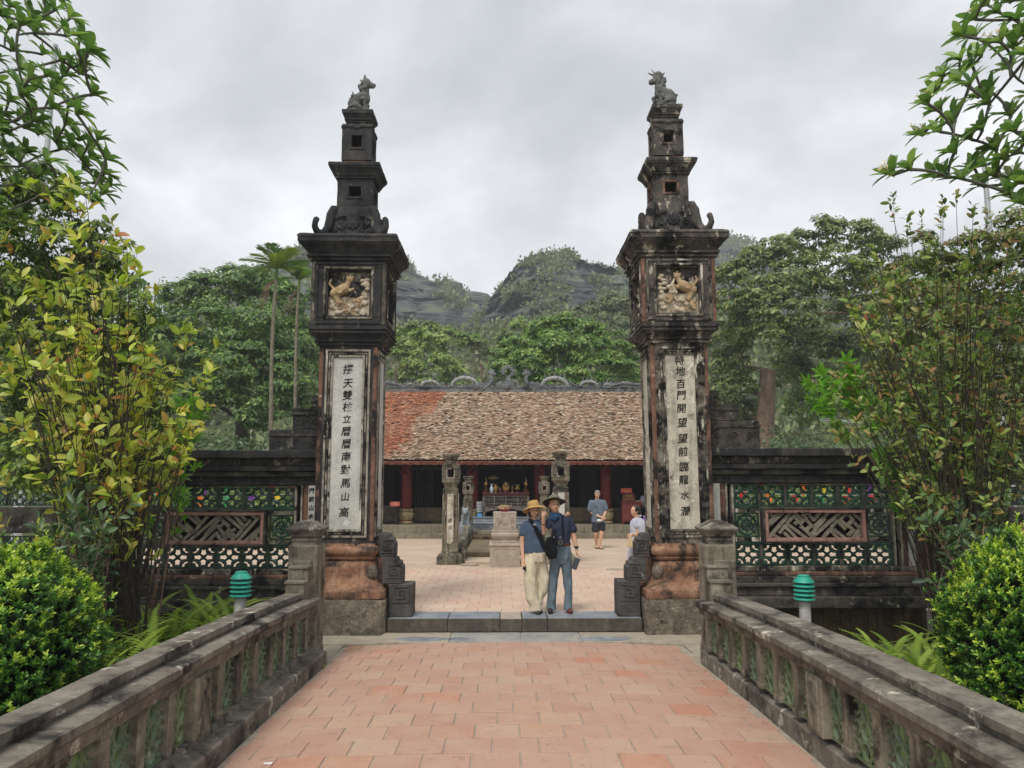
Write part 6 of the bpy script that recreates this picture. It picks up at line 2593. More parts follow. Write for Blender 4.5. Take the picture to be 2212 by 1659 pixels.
def hat(parent, hc, HM, rb, rc, hcr, droop, mats, wav=.012, name="hat"):
    m = MB()
    n_ = 28
    prof = [(rc * .98, 0.0), (rb * .8, -droop * .35), (rb, -droop)]
    rings = []
    for r_, z in prof + [(rb, -droop - .004), (rb * .8, -droop * .35 - .006), (rc * .96, -.008)]:
        ring_ = []
        for k in range(n_):
            a = 2 * math.pi * k / n_
            f = (r_ - rc) / (rb - rc)
            ring_.append(hc + HM @ Vector((r_ * math.cos(a), r_ * math.sin(a) * 1.03, z + wav * f * math.sin(2 * a + .6) + wav * .5 * f * math.sin(3 * a))))
        rings.append(ring_)
    n0 = len(m.f)
    m.mi = 0
    m.loft(rings[:3] + [rings[3]], cap=False)
    m.mi = 1
    m.loft(rings[3:], cap=False)
    m.build(name + "_brim", [M[mats[0]], M[mats[1]]], parent, smooth=60, fix=False)
    m = MB()
    rings = []
    for r_, z in [(rc, -.004), (rc * 1.0, hcr * .35), (rc * .95, hcr * .7), (rc * .82, hcr * .93), (rc * .5, hcr * 1.02), (rc * .12, hcr * 1.0)]:
        rings.append([hc + HM @ Vector((r_ * math.cos(2 * math.pi * k / n_), r_ * 1.1 * math.sin(2 * math.pi * k / n_), z)) for k in range(n_)])
    m.loft(rings)
    m.build(name + "_crown", M[mats[0]], parent, smooth=60)
    m = MB()
    rings = [[hc + HM @ Vector((r_ * math.cos(2 * math.pi * k / n_), r_ * 1.1 * math.sin(2 * math.pi * k / n_), z)) for k in range(n_)] for r_, z in [(rc * 1.015, .002), (rc * 1.02, .028)]]
    m.loft(rings)
    return m.build(name + "_band", M[mats[2]], parent, smooth=60)


hat(MAN, hc, H_M, .180, .088, .085, .018, ('felt', 'felt_dark', 'felt_dark'), .012)
# watch and bracelet
m = MB()
w = qm(850, 722, -.018)
m.tube([w + Vector((.034 * math.cos(a * math.pi / 6), .034 * math.sin(a * math.pi / 6), .004 * math.cos(a))) for a in range(13)], .0095, 5, False)
m.ball(w + Vector((.0, -.036, 0)), (.024, .010, .022), 10, 6)
m.build("wristwatch", M['black'], MAN, smooth=60)
m = MB()
w = qm(427, 428, -.16)
m.tube([w + Vector((.034 * math.cos(a * math.pi / 6), .034 * math.sin(a * math.pi / 6), .006 * math.cos(a))) for a in range(13)], .006, 5, False)
m.build("bracelet", M['black'], MAN, smooth=60)

# tablet, camera
p_ = MAN.location + qm(838, 925, -.055)
t = thing("tablet", "black tablet held by its corner in the hatted man's lowered hand", "tablet", p_)
m = MB()
m.cbox((0, 0, .0), (.085, .012, .17))
m.xf(Matrix.Rotation(R(22), 4, 'Y') @ Matrix.Rotation(R(-12), 4, 'Z'))
m.build("tablet_body", M['black'], t, bevel=.004)
m = MB()
m.cbox((0, -.0075, .0), (.070, .002, .145))
m.xf(Matrix.Rotation(R(22), 4, 'Y') @ Matrix.Rotation(R(-12), 4, 'Z'))
m.build("screen", M['glass'], t)
cp = MAN.location + qm(638, 655, -.17)
t = thing("camera", "black camera hanging on a strap against the hatted man's belt", "camera", cp)
m = MB()
m.cbox((0, .01, 0), (.125, .05, .085))
m.cbox((0, .005, .05), (.045, .045, .025))
m.build("camera_body", M['black'], t, bevel=.008)
m = MB()
m.tube([(0, -.01, 0), (0, -.05, 0)], [.038, .036], 16)
m.build("lens", M['black'], t, smooth=40)
m = MB()
m.tube([(0, -.050, 0), (0, -.054, 0)], [.027, .024], 16)
m.build("lens_glass", M['glass'], t, smooth=40)
m = MB()
m.tube([(0, -.0505, 0), (0, -.052, 0)], [.031, .030], 16)
m.cbox((0, -.02, .068), (.02, .01, .012))
m.cbox((0, -.02, .088), (.018, .008, .010))
m.build("lens_ring", M['silver'], t, smooth=40)
m = MB()
a_, b_ = Vector((.055, .02, .04)), MAN.location + qm(676, 330, -.075) - cp
m.beam(a_, MAN.location + qm(672, 470, -.135) - cp, .022, .004, (0, 1, 0))
m.beam(MAN.location + qm(672, 470, -.137) - cp, b_, .030, .005, (0, 1, 0))
m.beam(MAN.location + qm(676, 330, -.077) - cp, MAN.location + qm(650, 300, .05) - cp, .03, .004, (0, 0, 1))
m.beam(Vector((-.055, .02, .04)), MAN.location + qm(560, 520, -.135) - cp, .02, .004, (0, 1, 0))
m.build("strap", M['blackcloth'], t)

# ---- the woman in the straw hat
wx_ = at_src(1343, 1537, 11.9).x
WOM = thing("person", "smiling woman in tan straw hat, blue tee and wide cream trousers", "person", (wx_, 11.82, .012))


def qw(px, py, y=0.0):
    return Vector(((px - 330) / 836, y, (1530 - py) / 836))


b = MB()
hpw, hMw = head(b, qw(308, 262, -.03), R(10), R(4), .95)
b.cap(qw(315, 320), qw(310, 395), .045, .055, 10)
b.cap(qw(215, 440), qw(370, 430), .036, .036, 10)
b.cap(qw(300, 450), qw(320, 780), .07, .07, 12)
b.cap(qw(190, 470), qw(160, 650, .02), .038, .040, 10)
b.cap(qw(160, 650, .02), qw(172, 860, -.05), .040, .026, 10)
hand(b, qw(173, 868, -.055), (.05, -.25, -1), (1, .3, .1), .92, .75, 1)
# left arm goes behind the man and the hand lies on his far shoulder
b.cap(qw(395, 420, .04), qw(540, 470, .17), .045, .040, 10)
b.cap(qw(540, 470, .17), qw(715, 330, .10), .039, .026, 10)
hand(b, qw(722, 322, .085), (.35, -.95, -.12), (1, .35, .2), .92, .9, -1, 1)
b.cap(qw(290, 860), qw(300, 1150), .07, .05, 10)
b.cap(qw(300, 1150), qw(320, 1450), .05, .034, 10)
b.cap(qw(380, 860, .03), qw(420, 1150, .05), .07, .05, 10)
b.cap(qw(420, 1150, .05), qw(380, 1440, .07), .05, .034, 10)
remesh(b, "body", M['skin'], WOM, .0068, 2)
face_parts(WOM, hpw, .95, True)
m = MB()
m.ball(hpw(0, .03, .02), (.082, .085, .085), 14, 9)
m.ball(hpw(-.055, .02, -.055), (.03, .05, .06), 10, 7)
m.ball(hpw(.055, .03, -.055), (.03, .05, .055), 10, 7)
o = remesh(m, "hair", M['hair_black'], WOM, .010, 1)
m = MB()
m.stack([(qw(0, 790).z, (.165, .115)), (qw(0, 740).z, (.160, .115)), (qw(0, 620).z, (.142, .11)), (qw(0, 500).z, (.150, .115)), (qw(0, 430).z, (.150, .095)), (qw(0, 395).z, (.11, .075)), (qw(0, 372).z, (.065, .055))], -.02, 0, ch=.06)
m.cap(qw(205, 440), qw(172, 545, .01), .062, .062, 12)
m.cap(qw(380, 430), qw(440, 455, .08), .060, .058, 12)
remesh(m, "tee_shirt", M['tee'], WOM, .012, 2, disp=wr(.010))
m = MB()
m.stack([(qw(0, 900).z, (.150, .10)), (qw(0, 800).z, (.160, .112)), (qw(0, 745).z, (.145, .105))], .0, 0, ch=.06)
for pts, r_, dy in (([(275, 860), (262, 1100), (285, 1330), (322, 1490)], (.102, .108, .100, .098), -.01), ([(395, 860), (428, 1090), (425, 1260), (385, 1420)], (.098, .092, .078, .058), .05)):
    for i in range(3):
        e = qw(*pts[i + 1], dy) if i < 2 else qw(pts[3][0], pts[3][1] - 70, dy)
        m.cap(qw(*pts[i], dy), e, r_[i], r_[i + 1] * .96, 12)
    m.tube([qw(pts[3][0], pts[3][1] - 110, dy), qw(pts[3][0], pts[3][1] + 10, dy)], [r_[3] * .92, r_[3] * .98], 16)
for i in range(0):
    pass
remesh(m, "wide_trousers", M['cream'], WOM, .012, 2, disp=wr(.013, 6))
m = MB()
m.tube([qw(352, 800, -.125), qw(350, 900, -.13), qw(345, 960, -.13)], .003, 4)
m.tube([qw(360, 800, -.125), qw(365, 880, -.13), qw(360, 930, -.13)], .003, 4)
m.build("drawstring", M['cream'], WOM)
for px, py, dx, yy in ((345, 1515, .03, -.02), (385, 1490, .01, .08)):
    m = MB()
    m.cap(qw(px, 1512, yy + .05), qw(px + dx * 500, 1514, yy - .10), .036, .034, 10)
    for i, v in enumerate(m.v):
        m.v[i] = (v[0], v[1], max(v[2], 0.0))
    remesh(m, "shoe", M['black'], WOM, .010, 1)
hcw = hpw(0, .005, .058)
hat(WOM, hcw, Matrix.Rotation(R(10), 3, 'Z') @ Matrix.Rotation(R(-15), 3, 'X') @ Matrix.Rotation(R(-10), 3, 'Y'), .180, .090, .092, .040, ('straw', 'straw', 'straw'), .020)
# phone and shoulder bag
pp = WOM.location + qw(202, 965, -.075)
t = thing("phone", "dark phone held low in the straw-hatted woman's hand", "phone", pp)
m = MB()
m.cbox((0, 0, 0), (.07, .010, .085))
m.xf(Matrix.Rotation(R(28), 4, 'Y'))
m.build("phone_body", M['black'], t, bevel=.004)
m = MB()
m.cbox((0, -.0065, 0), (.06, .002, .072))
m.xf(Matrix.Rotation(R(28), 4, 'Y'))
m.build("screen", M['glass'], t)
bp = WOM.location + qw(515, 700, -.17)
t = thing("shoulder_bag", "black shoulder bag slung across the straw-hatted woman, hanging between the couple", "bag", bp)
m = MB()
m.ball((0, 0, -.02), (.095, .06, .17), 14, 10)
m.cbox((.01, 0, .03), (.14, .08, .20))
m.ball((.03, -.02, -.08), (.08, .06, .10), 10, 7)
remesh(m, "bag_body", M['blackcloth'], t, .011, 2, disp=wr(.010, 14))
m = MB()
m.beam(WOM.location + qw(262, 372, -.075) - bp, WOM.location + qw(330, 480, -.13) - bp, .055, .012, (0, 1, 0))
m.beam(WOM.location + qw(330, 478, -.132) - bp, WOM.location + qw(440, 690, -.15) - bp, .065, .014, (0, 1, 0))
m.beam(WOM.location + qw(440, 685, -.15) - bp, Vector((-.03, -.03, -.05)), .09, .02, (0, 1, 0))
m.beam(WOM.location + qw(262, 374, -.07) - bp, WOM.location + qw(262, 372, .06) - bp, .05, .01, (0, 0, 1))
m.beam(Vector((.01, -.02, .10)), WOM.location + qw(575, 500, -.15) - bp, .06, .014, (0, 1, 0))
m.build("strap", M['blackcloth'], t, bevel=.003)
m = MB()
m.cbox(WOM.location + qw(316, 432, -.128) - bp, (.045, .008, .03), 0)
m.cbox((.045, -.05, .14), (.012, .008, .03))
m.build("buckle", M['silver'], t, bevel=.002)

# ---- the man in shorts, further back
fx = at_src(1501, 1376, 22.95).x
FM = thing("person", "grey-haired man in grey-blue shirt and dark shorts, standing alone near the temple steps", "person", (fx, 22.95, 0.0))


def qf(px, py, y=0.0):
    return Vector(((px - 450) / 618, y, (1272 - py) / 618))


b = MB()
hpf, _m = head(b, qf(440, 300, -.03), R(-14), R(10))
b.cap(qf(438, 360), qf(440, 420), .056, .062, 10)
b.cap(qf(360, 450), qf(510, 450), .045, .045, 10)
b.cap(qf(445, 480), qf(450, 760), .08, .08, 12)
b.cap(qf(318, 450), qf(325, 620, .0), .053, .046, 10)
b.cap(qf(325, 620), qf(480, 705, -.18), .044, .030, 10)
hand(b, qf(488, 706, -.19), (1, -.1, -.35), (0, .3, 1), 1.0, .6, 1)
b.cap(qf(560, 450), qf(590, 600, .0), .053, .046, 10)
b.cap(qf(590, 600), qf(535, 690, -.19), .044, .030, 10)
hand(b, qf(530, 698, -.20), (-.5, -.1, -1), (1, .3, 0), 1.0, .6, -1)
b.cap(qf(400, 830), qf(400, 1010, -.02), .085, .060, 10)
b.cap(qf(400, 1010, -.02), qf(420, 1200, .10), .062, .036, 10)
b.cap(qf(420, 1235, .12), qf(420, 1255, -.03), .036, .038, 8)
b.cap(qf(515, 830), qf(500, 1010, -.08), .085, .060, 10)
b.cap(qf(500, 1010, -.08), qf(462, 1215, -.10), .062, .036, 10)
b.cap(qf(462, 1245, -.08), qf(490, 1252, -.24), .036, .038, 8)
remesh(b, "body", M['skin_light'], FM, .0085, 2)
face_parts(FM, hpf, 1.0, False, 'hair_grey')
m = MB()
m.ball(hpf(0, .020, .045), (.083, .090, .075), 14, 9)
for s in (-1, 1):
    m.ball(hpf(s * .066, .012, .01), (.018, .05, .045), 8, 6)
m.ball(hpf(0, -.055, .075), (.055, .03, .025), 10, 6)
remesh(m, "hair", M['hair_grey'], FM, .010, 1, disp=wr(.008, 30))
m = MB()
m.stack([(qf(0, 805).z, (.195, .135)), (qf(0, 700).z, (.185, .135)), (qf(0, 560).z, (.185, .13)), (qf(0, 450).z, (.195, .11)), (qf(0, 410).z, (.14, .085)), (qf(0, 385).z, (.07, .06))], .0, 0, ch=.07)
m.cap(qf(335, 450), qf(308, 570), .085, .09, 12)
m.cap(qf(550, 450), qf(580, 560), .085, .09, 12)
remesh(m, "shirt", M['greyshirt'], FM, .014, 2, disp=wr(.010))
m = MB()
m.cbox(qf(395, 520, -.145), (.11, .012, .012))
for k in range(4):
    m.ball(qf(475, 500 + k * 70, -.145), .006, 6, 4)
m.build("pocket_and_buttons", M['scarf'], FM)
m = MB()
m.stack([(qf(0, 880).z, (.18, .125)), (qf(0, 800).z, (.175, .125))], 0, 0, ch=.07)
m.cap(qf(400, 850), qf(396, 925, -.01), .115, .112, 12)
m.cap(qf(515, 850), qf(512, 915, -.03), .115, .112, 12)
remesh(m, "shorts", M['shorts'], FM, .014, 2, disp=wr(.010))
for (px, py, y0, y1, dx) in ((420, 1262, .12, -.06, 0), (465, 1264, -.05, -.27, .05)):
    m = MB()
    m.beam(qf(px, py, y0 + .03), qf(px + dx * 618, py, y1 - .03), .085, .022)
    m.tube([qf(px - 25, py - 6, (y0 + y1) / 2), qf(px, py - 32, (y0 + y1) / 2), qf(px + 30 + dx * 300, py - 6, (y0 + y1) / 2)], .012, 5)
    m.tube([qf(px - 22, py - 10, y0), qf(px, py - 40, y0 + .03), qf(px + 22, py - 10, y0)], .011, 5)
    m.build("sandal", M['black'], FM, bevel=.003)
t = thing("folded_cap", "white folded cap held in the clasped hands of the man in shorts", "cap", FM.location + qf(455, 765, -.20))
m = MB()
m.ball((0, 0, 0), (.075, .03, .04), 10, 7)
m.ball((.07, -.01, .0), (.05, .02, .02), 8, 5)
remesh(m, "cap_body", M['paper'], t, .010, 1)

# ---- the woman in pale grey by the right-hand pillar
gx_ = at_src(1600, 1445, 16.4).x
GW = thing("person", "woman in pale grey beside the right-hand pillar, dark hair tied with white band", "person", (gx_, 16.4, 0))


def qg(px, py, y=0.0):
    return Vector(((px - 1190) / 864, y, (1765 - 135 - py) / 864 * 1.0))


b = MB()
hpg, _m = head(b, qg(1158, 470), R(-62), R(0), .98)
b.cap(qg(1170, 550), qg(1190, 610), .048, .055, 10)
b.cap(qg(1130, 670), qg(1270, 660), .04, .04, 10)
b.cap(qg(1200, 680), qg(1220, 1050), .075, .075, 12)
b.cap(qg(1150, 670, -.06), qg(1175, 880, -.10), .05, .043, 10)
b.cap(qg(1175, 880, -.10), qg(1080, 895, -.22), .041, .026, 10)
hand(b, qg(1072, 896, -.23), (-1, -.5, -.15), (0, .2, 1), .95, .9, 1)
b.cap(qg(1290, 670, .05), qg(1300, 880, .05), .05, .042, 10)
b.cap(qg(1300, 880, .05), qg(1290, 1050, -.02), .04, .028, 10)
hand(b, qg(1290, 1060, -.02), (0, -.1, -1), (0, 1, 0), .95, .5, 1)
b.cap(qg(1130, 1150, .0), qg(1060, 1400, .0), .08, .055, 10)
b.cap(qg(1060, 1400, .0), qg(1060, 1590, .05), .05, .034, 10)
b.cap(qg(1240, 1150, .0), qg(1260, 1400, .0), .08, .055, 10)
b.cap(qg(1260, 1400), qg(1290, 1590, .05), .05, .034, 10)
remesh(b, "body", M['skin'], GW, .0085, 2)
m = MB()
m.ball(hpg(0, .030, .030), (.092, .095, .092), 14, 9)
m.ball(hpg(.0, .09, -.02), (.06, .05, .06), 10, 7)
m.cap(qg(1262, 560, .02), qg(1305, 760, .04), .032, .012, 8)
remesh(m, "hair", M['hair_black'], GW, .010, 1)
m = MB()
for k in range(5):
    m.ball(qg(1215 + k * 12, 560 - 8 * (k % 2), .0), .017, 6, 4)
m.build("hair_band", M['paper'], GW, smooth=60)
m = MB()
m.stack([(qg(0, 1045).z, (.165, .13)), (qg(0, 930).z, (.150, .12)), (qg(0, 800).z, (.160, .125)), (qg(0, 690).z, (.160, .11)), (qg(0, 630).z, (.12, .085)), (qg(0, 590).z, (.06, .055))], .015, 0, ch=.06)
m.cap(qg(1140, 665, -.05), qg(1165, 745, -.08), .072, .072, 12)
m.cap(qg(1280, 665, .04), qg(1300, 745, .05), .072, .070, 12)
remesh(m, "blouse", M['whitecloth'], GW, .013, 2, disp=wr(.010))
m = MB()
m.stack([(qg(0, 1200).z, (.165, .12)), (qg(0, 1040).z, (.150, .118))], .0, 0, ch=.06)
for pts in ([(1120, 1150), (1060, 1380), (1062, 1570)], [(1240, 1150), (1262, 1380), (1290, 1570)]):
    m.cap(qg(*pts[0]), qg(*pts[1]), .105, .085, 12)
    m.cap(qg(*pts[1]), qg(pts[2][0], pts[2][1] - 60, .03), .085, .075, 12)
remesh(m, "trousers", M['greytrouser'], GW, .013, 2, disp=wr(.012))
for px in (1058, 1290):
    m = MB()
    m.cap(qg(px, 1600, .08), qg(px - 60, 1603, -.03), .034, .033, 8)
    for i, v in enumerate(m.v):
        m.v[i] = (v[0], v[1], max(0.0, v[2]))
    remesh(m, "shoe", M['black'], GW, .011, 1)
hb = GW.location + qg(1085, 1010, -.26)
t = thing("handbag", "cream handbag with a cut-out handle on the arm of the woman in pale grey", "handbag", hb)
m = MB()
out_ = [(-.155, -.10), (.125, -.125), (.115, .10), (.07, .125), (.04, .04), (-.03, .02), (-.06, .13), (-.075, .14)]
m.poly(out_, -.03, .03, 'y')
m.xf(Matrix.Rotation(R(2), 4, 'Y'))
m.build("bag_body", M['beige'], t, bevel=.008)
m = MB()
m.tube([(-.065, 0, .12), (-.03, 0, .16), (.03, 0, .16), (.075, 0, .115)], .010, 6)
m.build("handle", M['beige'], t, smooth=60)
t = thing("violet_bag", "violet cloth bag at the back of the woman in pale grey", "bag", GW.location + qg(1330, 620, .10))
m = MB()
m.ball((0, 0, -.03), (.06, .05, .11), 10, 7)
remesh(m, "bag_body", M['purple'], t, .012, 1, disp=wr(.008, 15))
m = MB()
m.beam((-.02, -.05, .06), (-.1, -.08, -.1), .03, .008, (0, 1, 0))
m.build("strap", M['blackcloth'], t)


def seated(label, loc, rz, top, skin='skin', k=1.0, standing=False, hairc='hair_black'):
    """A simpler figure seen only in part."""
    t = thing("person", label, "person", loc, rz)
    h = 1.18 if not standing else 1.56
    b = MB()
    hp2, _ = head(b, (0, -.03, h), 0, R(4), 1.0)
    b.cap((0, 0, h - .08), (0, 0, h - .16), .05, .058, 10)
    b.cap((-.12, 0, h - .25), (.12, 0, h - .25), .04, .04, 10)
    b.cap((0, 0, h - .3), (0, 0, h - .65), .075, .075, 12)
    for s in (-1, 1):
        b.cap((s * .175, 0, h - .26), (s * .22, -.02, h - .5), .045, .043, 10)
        if standing:
            b.cap((s * .22, -.02, h - .5), (s * .22, -.06, h - .74), .042, .028, 10)
            hand(b, (s * .22, -.06, h - .75), (0, -.1, -1), (0, 1, 0), 1.0, .4, 1)
            b.cap((s * .09, 0, h - .68), (s * .10, -.02, .46), .08, .055, 10)
            b.cap((s * .10, -.02, .46), (s * .10, .02, .08), .055, .036, 10)
            b.cap((s * .10, .03, .04), (s * .11, -.12, .035), .036, .034, 8)
        else:
            b.cap((s * .22, -.02, h - .5), (s * .10, -.22, h - .55), .042, .028, 10)
            hand(b, (s * .10, -.23, h - .55), (-s * .5, -1, -.1), (1, 0, .3), 1.0, .5, 1)
            b.cap((s * .09, 0, .46), (s * .11, -.42, .46), .08, .06, 10)
            b.cap((s * .11, -.42, .46), (s * .11, -.40, .08), .055, .036, 10)
            b.cap((s * .11, -.40, .04), (s * .11, -.52, .035), .036, .034, 8)
    remesh(b, "body", M[skin], t, .011, 2)
    face_parts(t, hp2)
    m = MB()
    m.ball(hp2(0, .024, .040), (.088, .094, .085), 14, 9)
    m.ball(hp2(0, .05, -.03), (.075, .05, .06), 10, 7)
    remesh(m, "hair", M[hairc], t, .012, 1)
    m = MB()
    m.stack([(h - .72, (.165, .12)), (h - .5, (.15, .12)), (h - .26, (.175, .10)), (h - .20, (.12, .08)), (h - .16, (.065, .06))], 0, 0, ch=.06)
    for s in (-1, 1):
        m.cap((s * .17, 0, h - .25), (s * .205, -.01, h - .38), .07, .07, 10)
    remesh(m, "shirt", M[top], t, .015, 2, disp=wr(.010))
    m = MB()
    for s in (-1, 1):
        if standing:
            m.cap((s * .09, 0, h - .74), (s * .10, -.02, .46), .11, .08, 10)
            m.cap((s * .10, -.02, .46), (s * .10, .02, .16), .08, .07, 10)
        else:
            m.cap((s * .09, 0, .48), (s * .11, -.42, .46), .10, .085, 10)
            m.cap((s * .11, -.42, .46), (s * .11, -.40, .17), .085, .07, 10)
    m.cap((-.07, 0, h - .72), (.07, 0, h - .72), .12, .12, 10)
    remesh(m, "trousers", M['shorts'], t, .015, 2, disp=wr(.010))
    return t


ix = at_src(1622, 1260, 28.8).x
seated("person sitting in the dark temple porch behind the right-hand pillar's edge", (ix, 28.75, .43), 0, 'whitecloth')
t = thing("stool", "low dark stool under the person sitting in the temple porch", "stool", (ix, 28.78, .43))
m = MB()
m.box(-.2, .2, -.18, .18, .33, .37)
for a in (-.17, .17):
    for b_ in (-.15, .15):
        m.cbox((a, b_, .165), (.04, .04, .33))
m.build("seat_and_legs", M['darkwood'], t)
px_ = at(2206, 1130, 10.6)
seated("person with black hair at the right edge, standing beyond the clipped hedge", (px_.x + .02, 10.6, px_.z - 1.56), R(25), 'navy', 'skin', 1.0, True)
# ------------------------------------------------------------------ vegetation
rs = np.random.RandomState(12)
rv = random.Random(44)


def leaf_shape(kind):
    """Verts and triangles of one leaf: length 1 along +x, lying flat, slightly folded and arched."""
    if kind == 'oval':
        w, xs_ = .21, [0, .12, .35, .62, .85, 1.0]
        ws_ = [0, .55, .95, 1.0, .6, 0]
    elif kind == 'lance':
        w, xs_ = .165, [0, .15, .4, .68, .88, 1.0]
        ws_ = [0, .45, .9, 1.0, .6, 0]
    else:
        w, xs_ = .2, [0, .3, .65, 1.0]
        ws_ = [0, .9, .95, 0]
    V, T_ = [], []
    n = len(xs_)
    for i in range(n):
        x = xs_[i]
        arch = -.22 * x * x + .10 * x
        V.append((x, 0, arch))
        V.append((x, w * ws_[i], arch + .06 * ws_[i]))
        V.append((x, -w * ws_[i], arch + .06 * ws_[i]))
    for i in range(n - 1):
        a = 3 * i
        b = 3 * (i + 1)
        T_ += [(a, b, b + 1), (a, b + 1, a + 1), (a, a + 2, b + 2), (a, b + 2, b)]
    T_ = [t for t in T_ if not ((t[0] == 0 and t[2] == 1) or False)]
    return np.array(V, float), np.array(T_)


def lobed_shape():
    V = [(0, 0, 0)]
    T_ = []
    for i, a in enumerate((-100, -52, 0, 52, 100)):
        L = (.55, .85, 1.0, .85, .55)[i]
        a = R(a)
        for da, l in ((-.42, .38), (-.17, .68), (0, 1.0), (.17, .68), (.42, .38)):
            V.append((L * l * math.cos(a + da) + .0, L * l * math.sin(a + da), -.15 * l * l + .03))
        b = 1 + 5 * i
        T_ += [(0, b, b + 1), (0, b + 1, b + 2), (0, b + 2, b + 3), (0, b + 3, b + 4)]
    return np.array(V, float), np.array(T_)


LEAF = {k: leaf_shape(k) for k in ('oval', 'lance', 'small')}
LEAF['lobed'] = lobed_shape()


def frames(d, up, roll=None):
    d = d / (np.linalg.norm(d, axis=1, keepdims=True) + 1e-9)
    s = np.cross(up, d)
    s /= np.linalg.norm(s, axis=1, keepdims=True) + 1e-9
    n = np.cross(d, s)
    return d, s, n


def put_leaves(name, parent, shape, P_, D_, U_, size, mat, tint=None, parts=0, kind="stuff"):
    """Leaves at P_ pointing along D_, blade facing U_; the first `parts` become single objects."""
    V, T_ = LEAF[shape]
    P_, D_, U_ = (np.asarray(a, float) for a in (P_, D_, U_))
    size = np.asarray(size, float).reshape(-1, 1)
    d, s, n = frames(D_, U_)
    N = len(P_)
    base = Vector(parent.location) if parent is not None else Vector((0, 0, 0))
    if parts:
        me = np_mesh(name, V, T_, M[mat], np.zeros(len(V)), smooth=True)
        for i in range(min(parts, N)):
            o = bpy.data.objects.new(name, me)
            C.objects.link(o)
            o.parent = parent
            k = float(size[i, 0])
            Mx = Matrix(((d[i, 0], s[i, 0], n[i, 0]), (d[i, 1], s[i, 1], n[i, 1]), (d[i, 2], s[i, 2], n[i, 2]))).to_4x4()
            o.matrix_basis = Matrix.Translation(Vector(P_[i]) - base) @ Mx @ Matrix.Scale(k, 4)
    if N > parts:
        sl_ = slice(parts, N)
        W = (V[None, :, 0:1] * d[sl_][:, None, :] + V[None, :, 1:2] * s[sl_][:, None, :] + V[None, :, 2:3] * n[sl_][:, None, :]) * size[sl_][:, None, :] + P_[sl_][:, None, :]
        W = W - np.array(base)[None, None, :]
        nn = N - parts
        Fq = (T_[None] + (np.arange(nn) * len(V))[:, None, None]).reshape(-1, 3)
        t = rs.uniform(0, 1, nn) if tint is None else np.asarray(tint)[sl_]
        me = np_mesh("foliage", W.reshape(-1, 3), Fq, M[mat], np.repeat(t, len(V)), smooth=False)
        o = link("foliage", me, parent)
        if kind:
            o["kind"] = kind
        return o


def canopy(parent, lobes, n, size, mat, flat=.8, inner=.12, droop=.25, sub=26, gap=0.0, name="crown"):
    """Leafy crown: every lobe carries smaller sprays of leaves, with gaps between."""
    Ps, Ns, Ts = [], [], []
    tot = sum(l[1] ** 2 for l in lobes)
    for c, r_ in lobes:
        c = np.array(c)
        k = max(8, int(sub * (r_ / 1.5) ** 1.2))
        m_ = int(n * r_ * r_ / tot)
        dd = rs.normal(0, 1, (k, 3))
        dd[:, 2] += .35
        dd[:, 1] -= .35
        dd /= np.linalg.norm(dd, axis=1, keepdims=True)
        cc = c + dd * r_ * rs.uniform(.72, 1.02, (k, 1)) * np.array([1, 1, flat])
        rr_ = r_ * rs.uniform(.26, .50, k)
        which = rs.randint(0, k, m_)
        e = rs.normal(0, 1, (m_, 3))
        e[:, 2] = np.abs(e[:, 2]) * .9 - .15
        e /= np.linalg.norm(e, axis=1, keepdims=True)
        p = cc[which] + e * rr_[which][:, None] * rs.uniform(.5, 1.05, (m_, 1)) * np.array([1, 1, .62])
        nr = e * .7 + dd[which] * .5 + np.array([0, 0, .55])
        Ps.append(p)
        Ns.append(nr)
        Ts.append((rs.uniform(0, 1, m_) * .6 + rs.uniform(0, 1, k)[which] * .4) % 1)
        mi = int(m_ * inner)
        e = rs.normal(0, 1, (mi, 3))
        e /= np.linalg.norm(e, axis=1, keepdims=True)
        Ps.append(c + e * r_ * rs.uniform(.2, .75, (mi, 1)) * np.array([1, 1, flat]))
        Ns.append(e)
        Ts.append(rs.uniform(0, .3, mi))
    P_ = np.concatenate(Ps)
    N_ = np.concatenate(Ns)
    T_ = np.concatenate(Ts)
    n_ = len(P_)
    nr = N_ + rs.normal(0, .35, (n_, 3))
    nr /= np.linalg.norm(nr, axis=1, keepdims=True) + 1e-9
    d = np.cross(nr, rs.normal(0, 1, (n_, 3)))
    d[:, 2] -= droop * np.linalg.norm(d, axis=1)
    d /= np.linalg.norm(d, axis=1, keepdims=True) + 1e-9
    s = np.cross(d, nr)
    s /= np.linalg.norm(s, axis=1, keepdims=True) + 1e-9
    L = size * rs.uniform(.6, 1.4, (n_, 1))
    W = L * .42
    a = P_ + d * L * .45 + s * W * .5
    b = P_ + d * L * .45 - s * W * .5
    V = np.stack([P_, a, P_ + d * L, b], 1).reshape(-1, 3)
    V = V - np.array(parent.location)
    Fq = (np.arange(n_) * 4)[:, None] + np.array([[0, 1, 2, 3]])
    me = np_mesh(name, V, Fq, M[mat], np.repeat(T_, 4))
    o = link(name, me, parent)
    o["kind"] = "stuff"
    return o


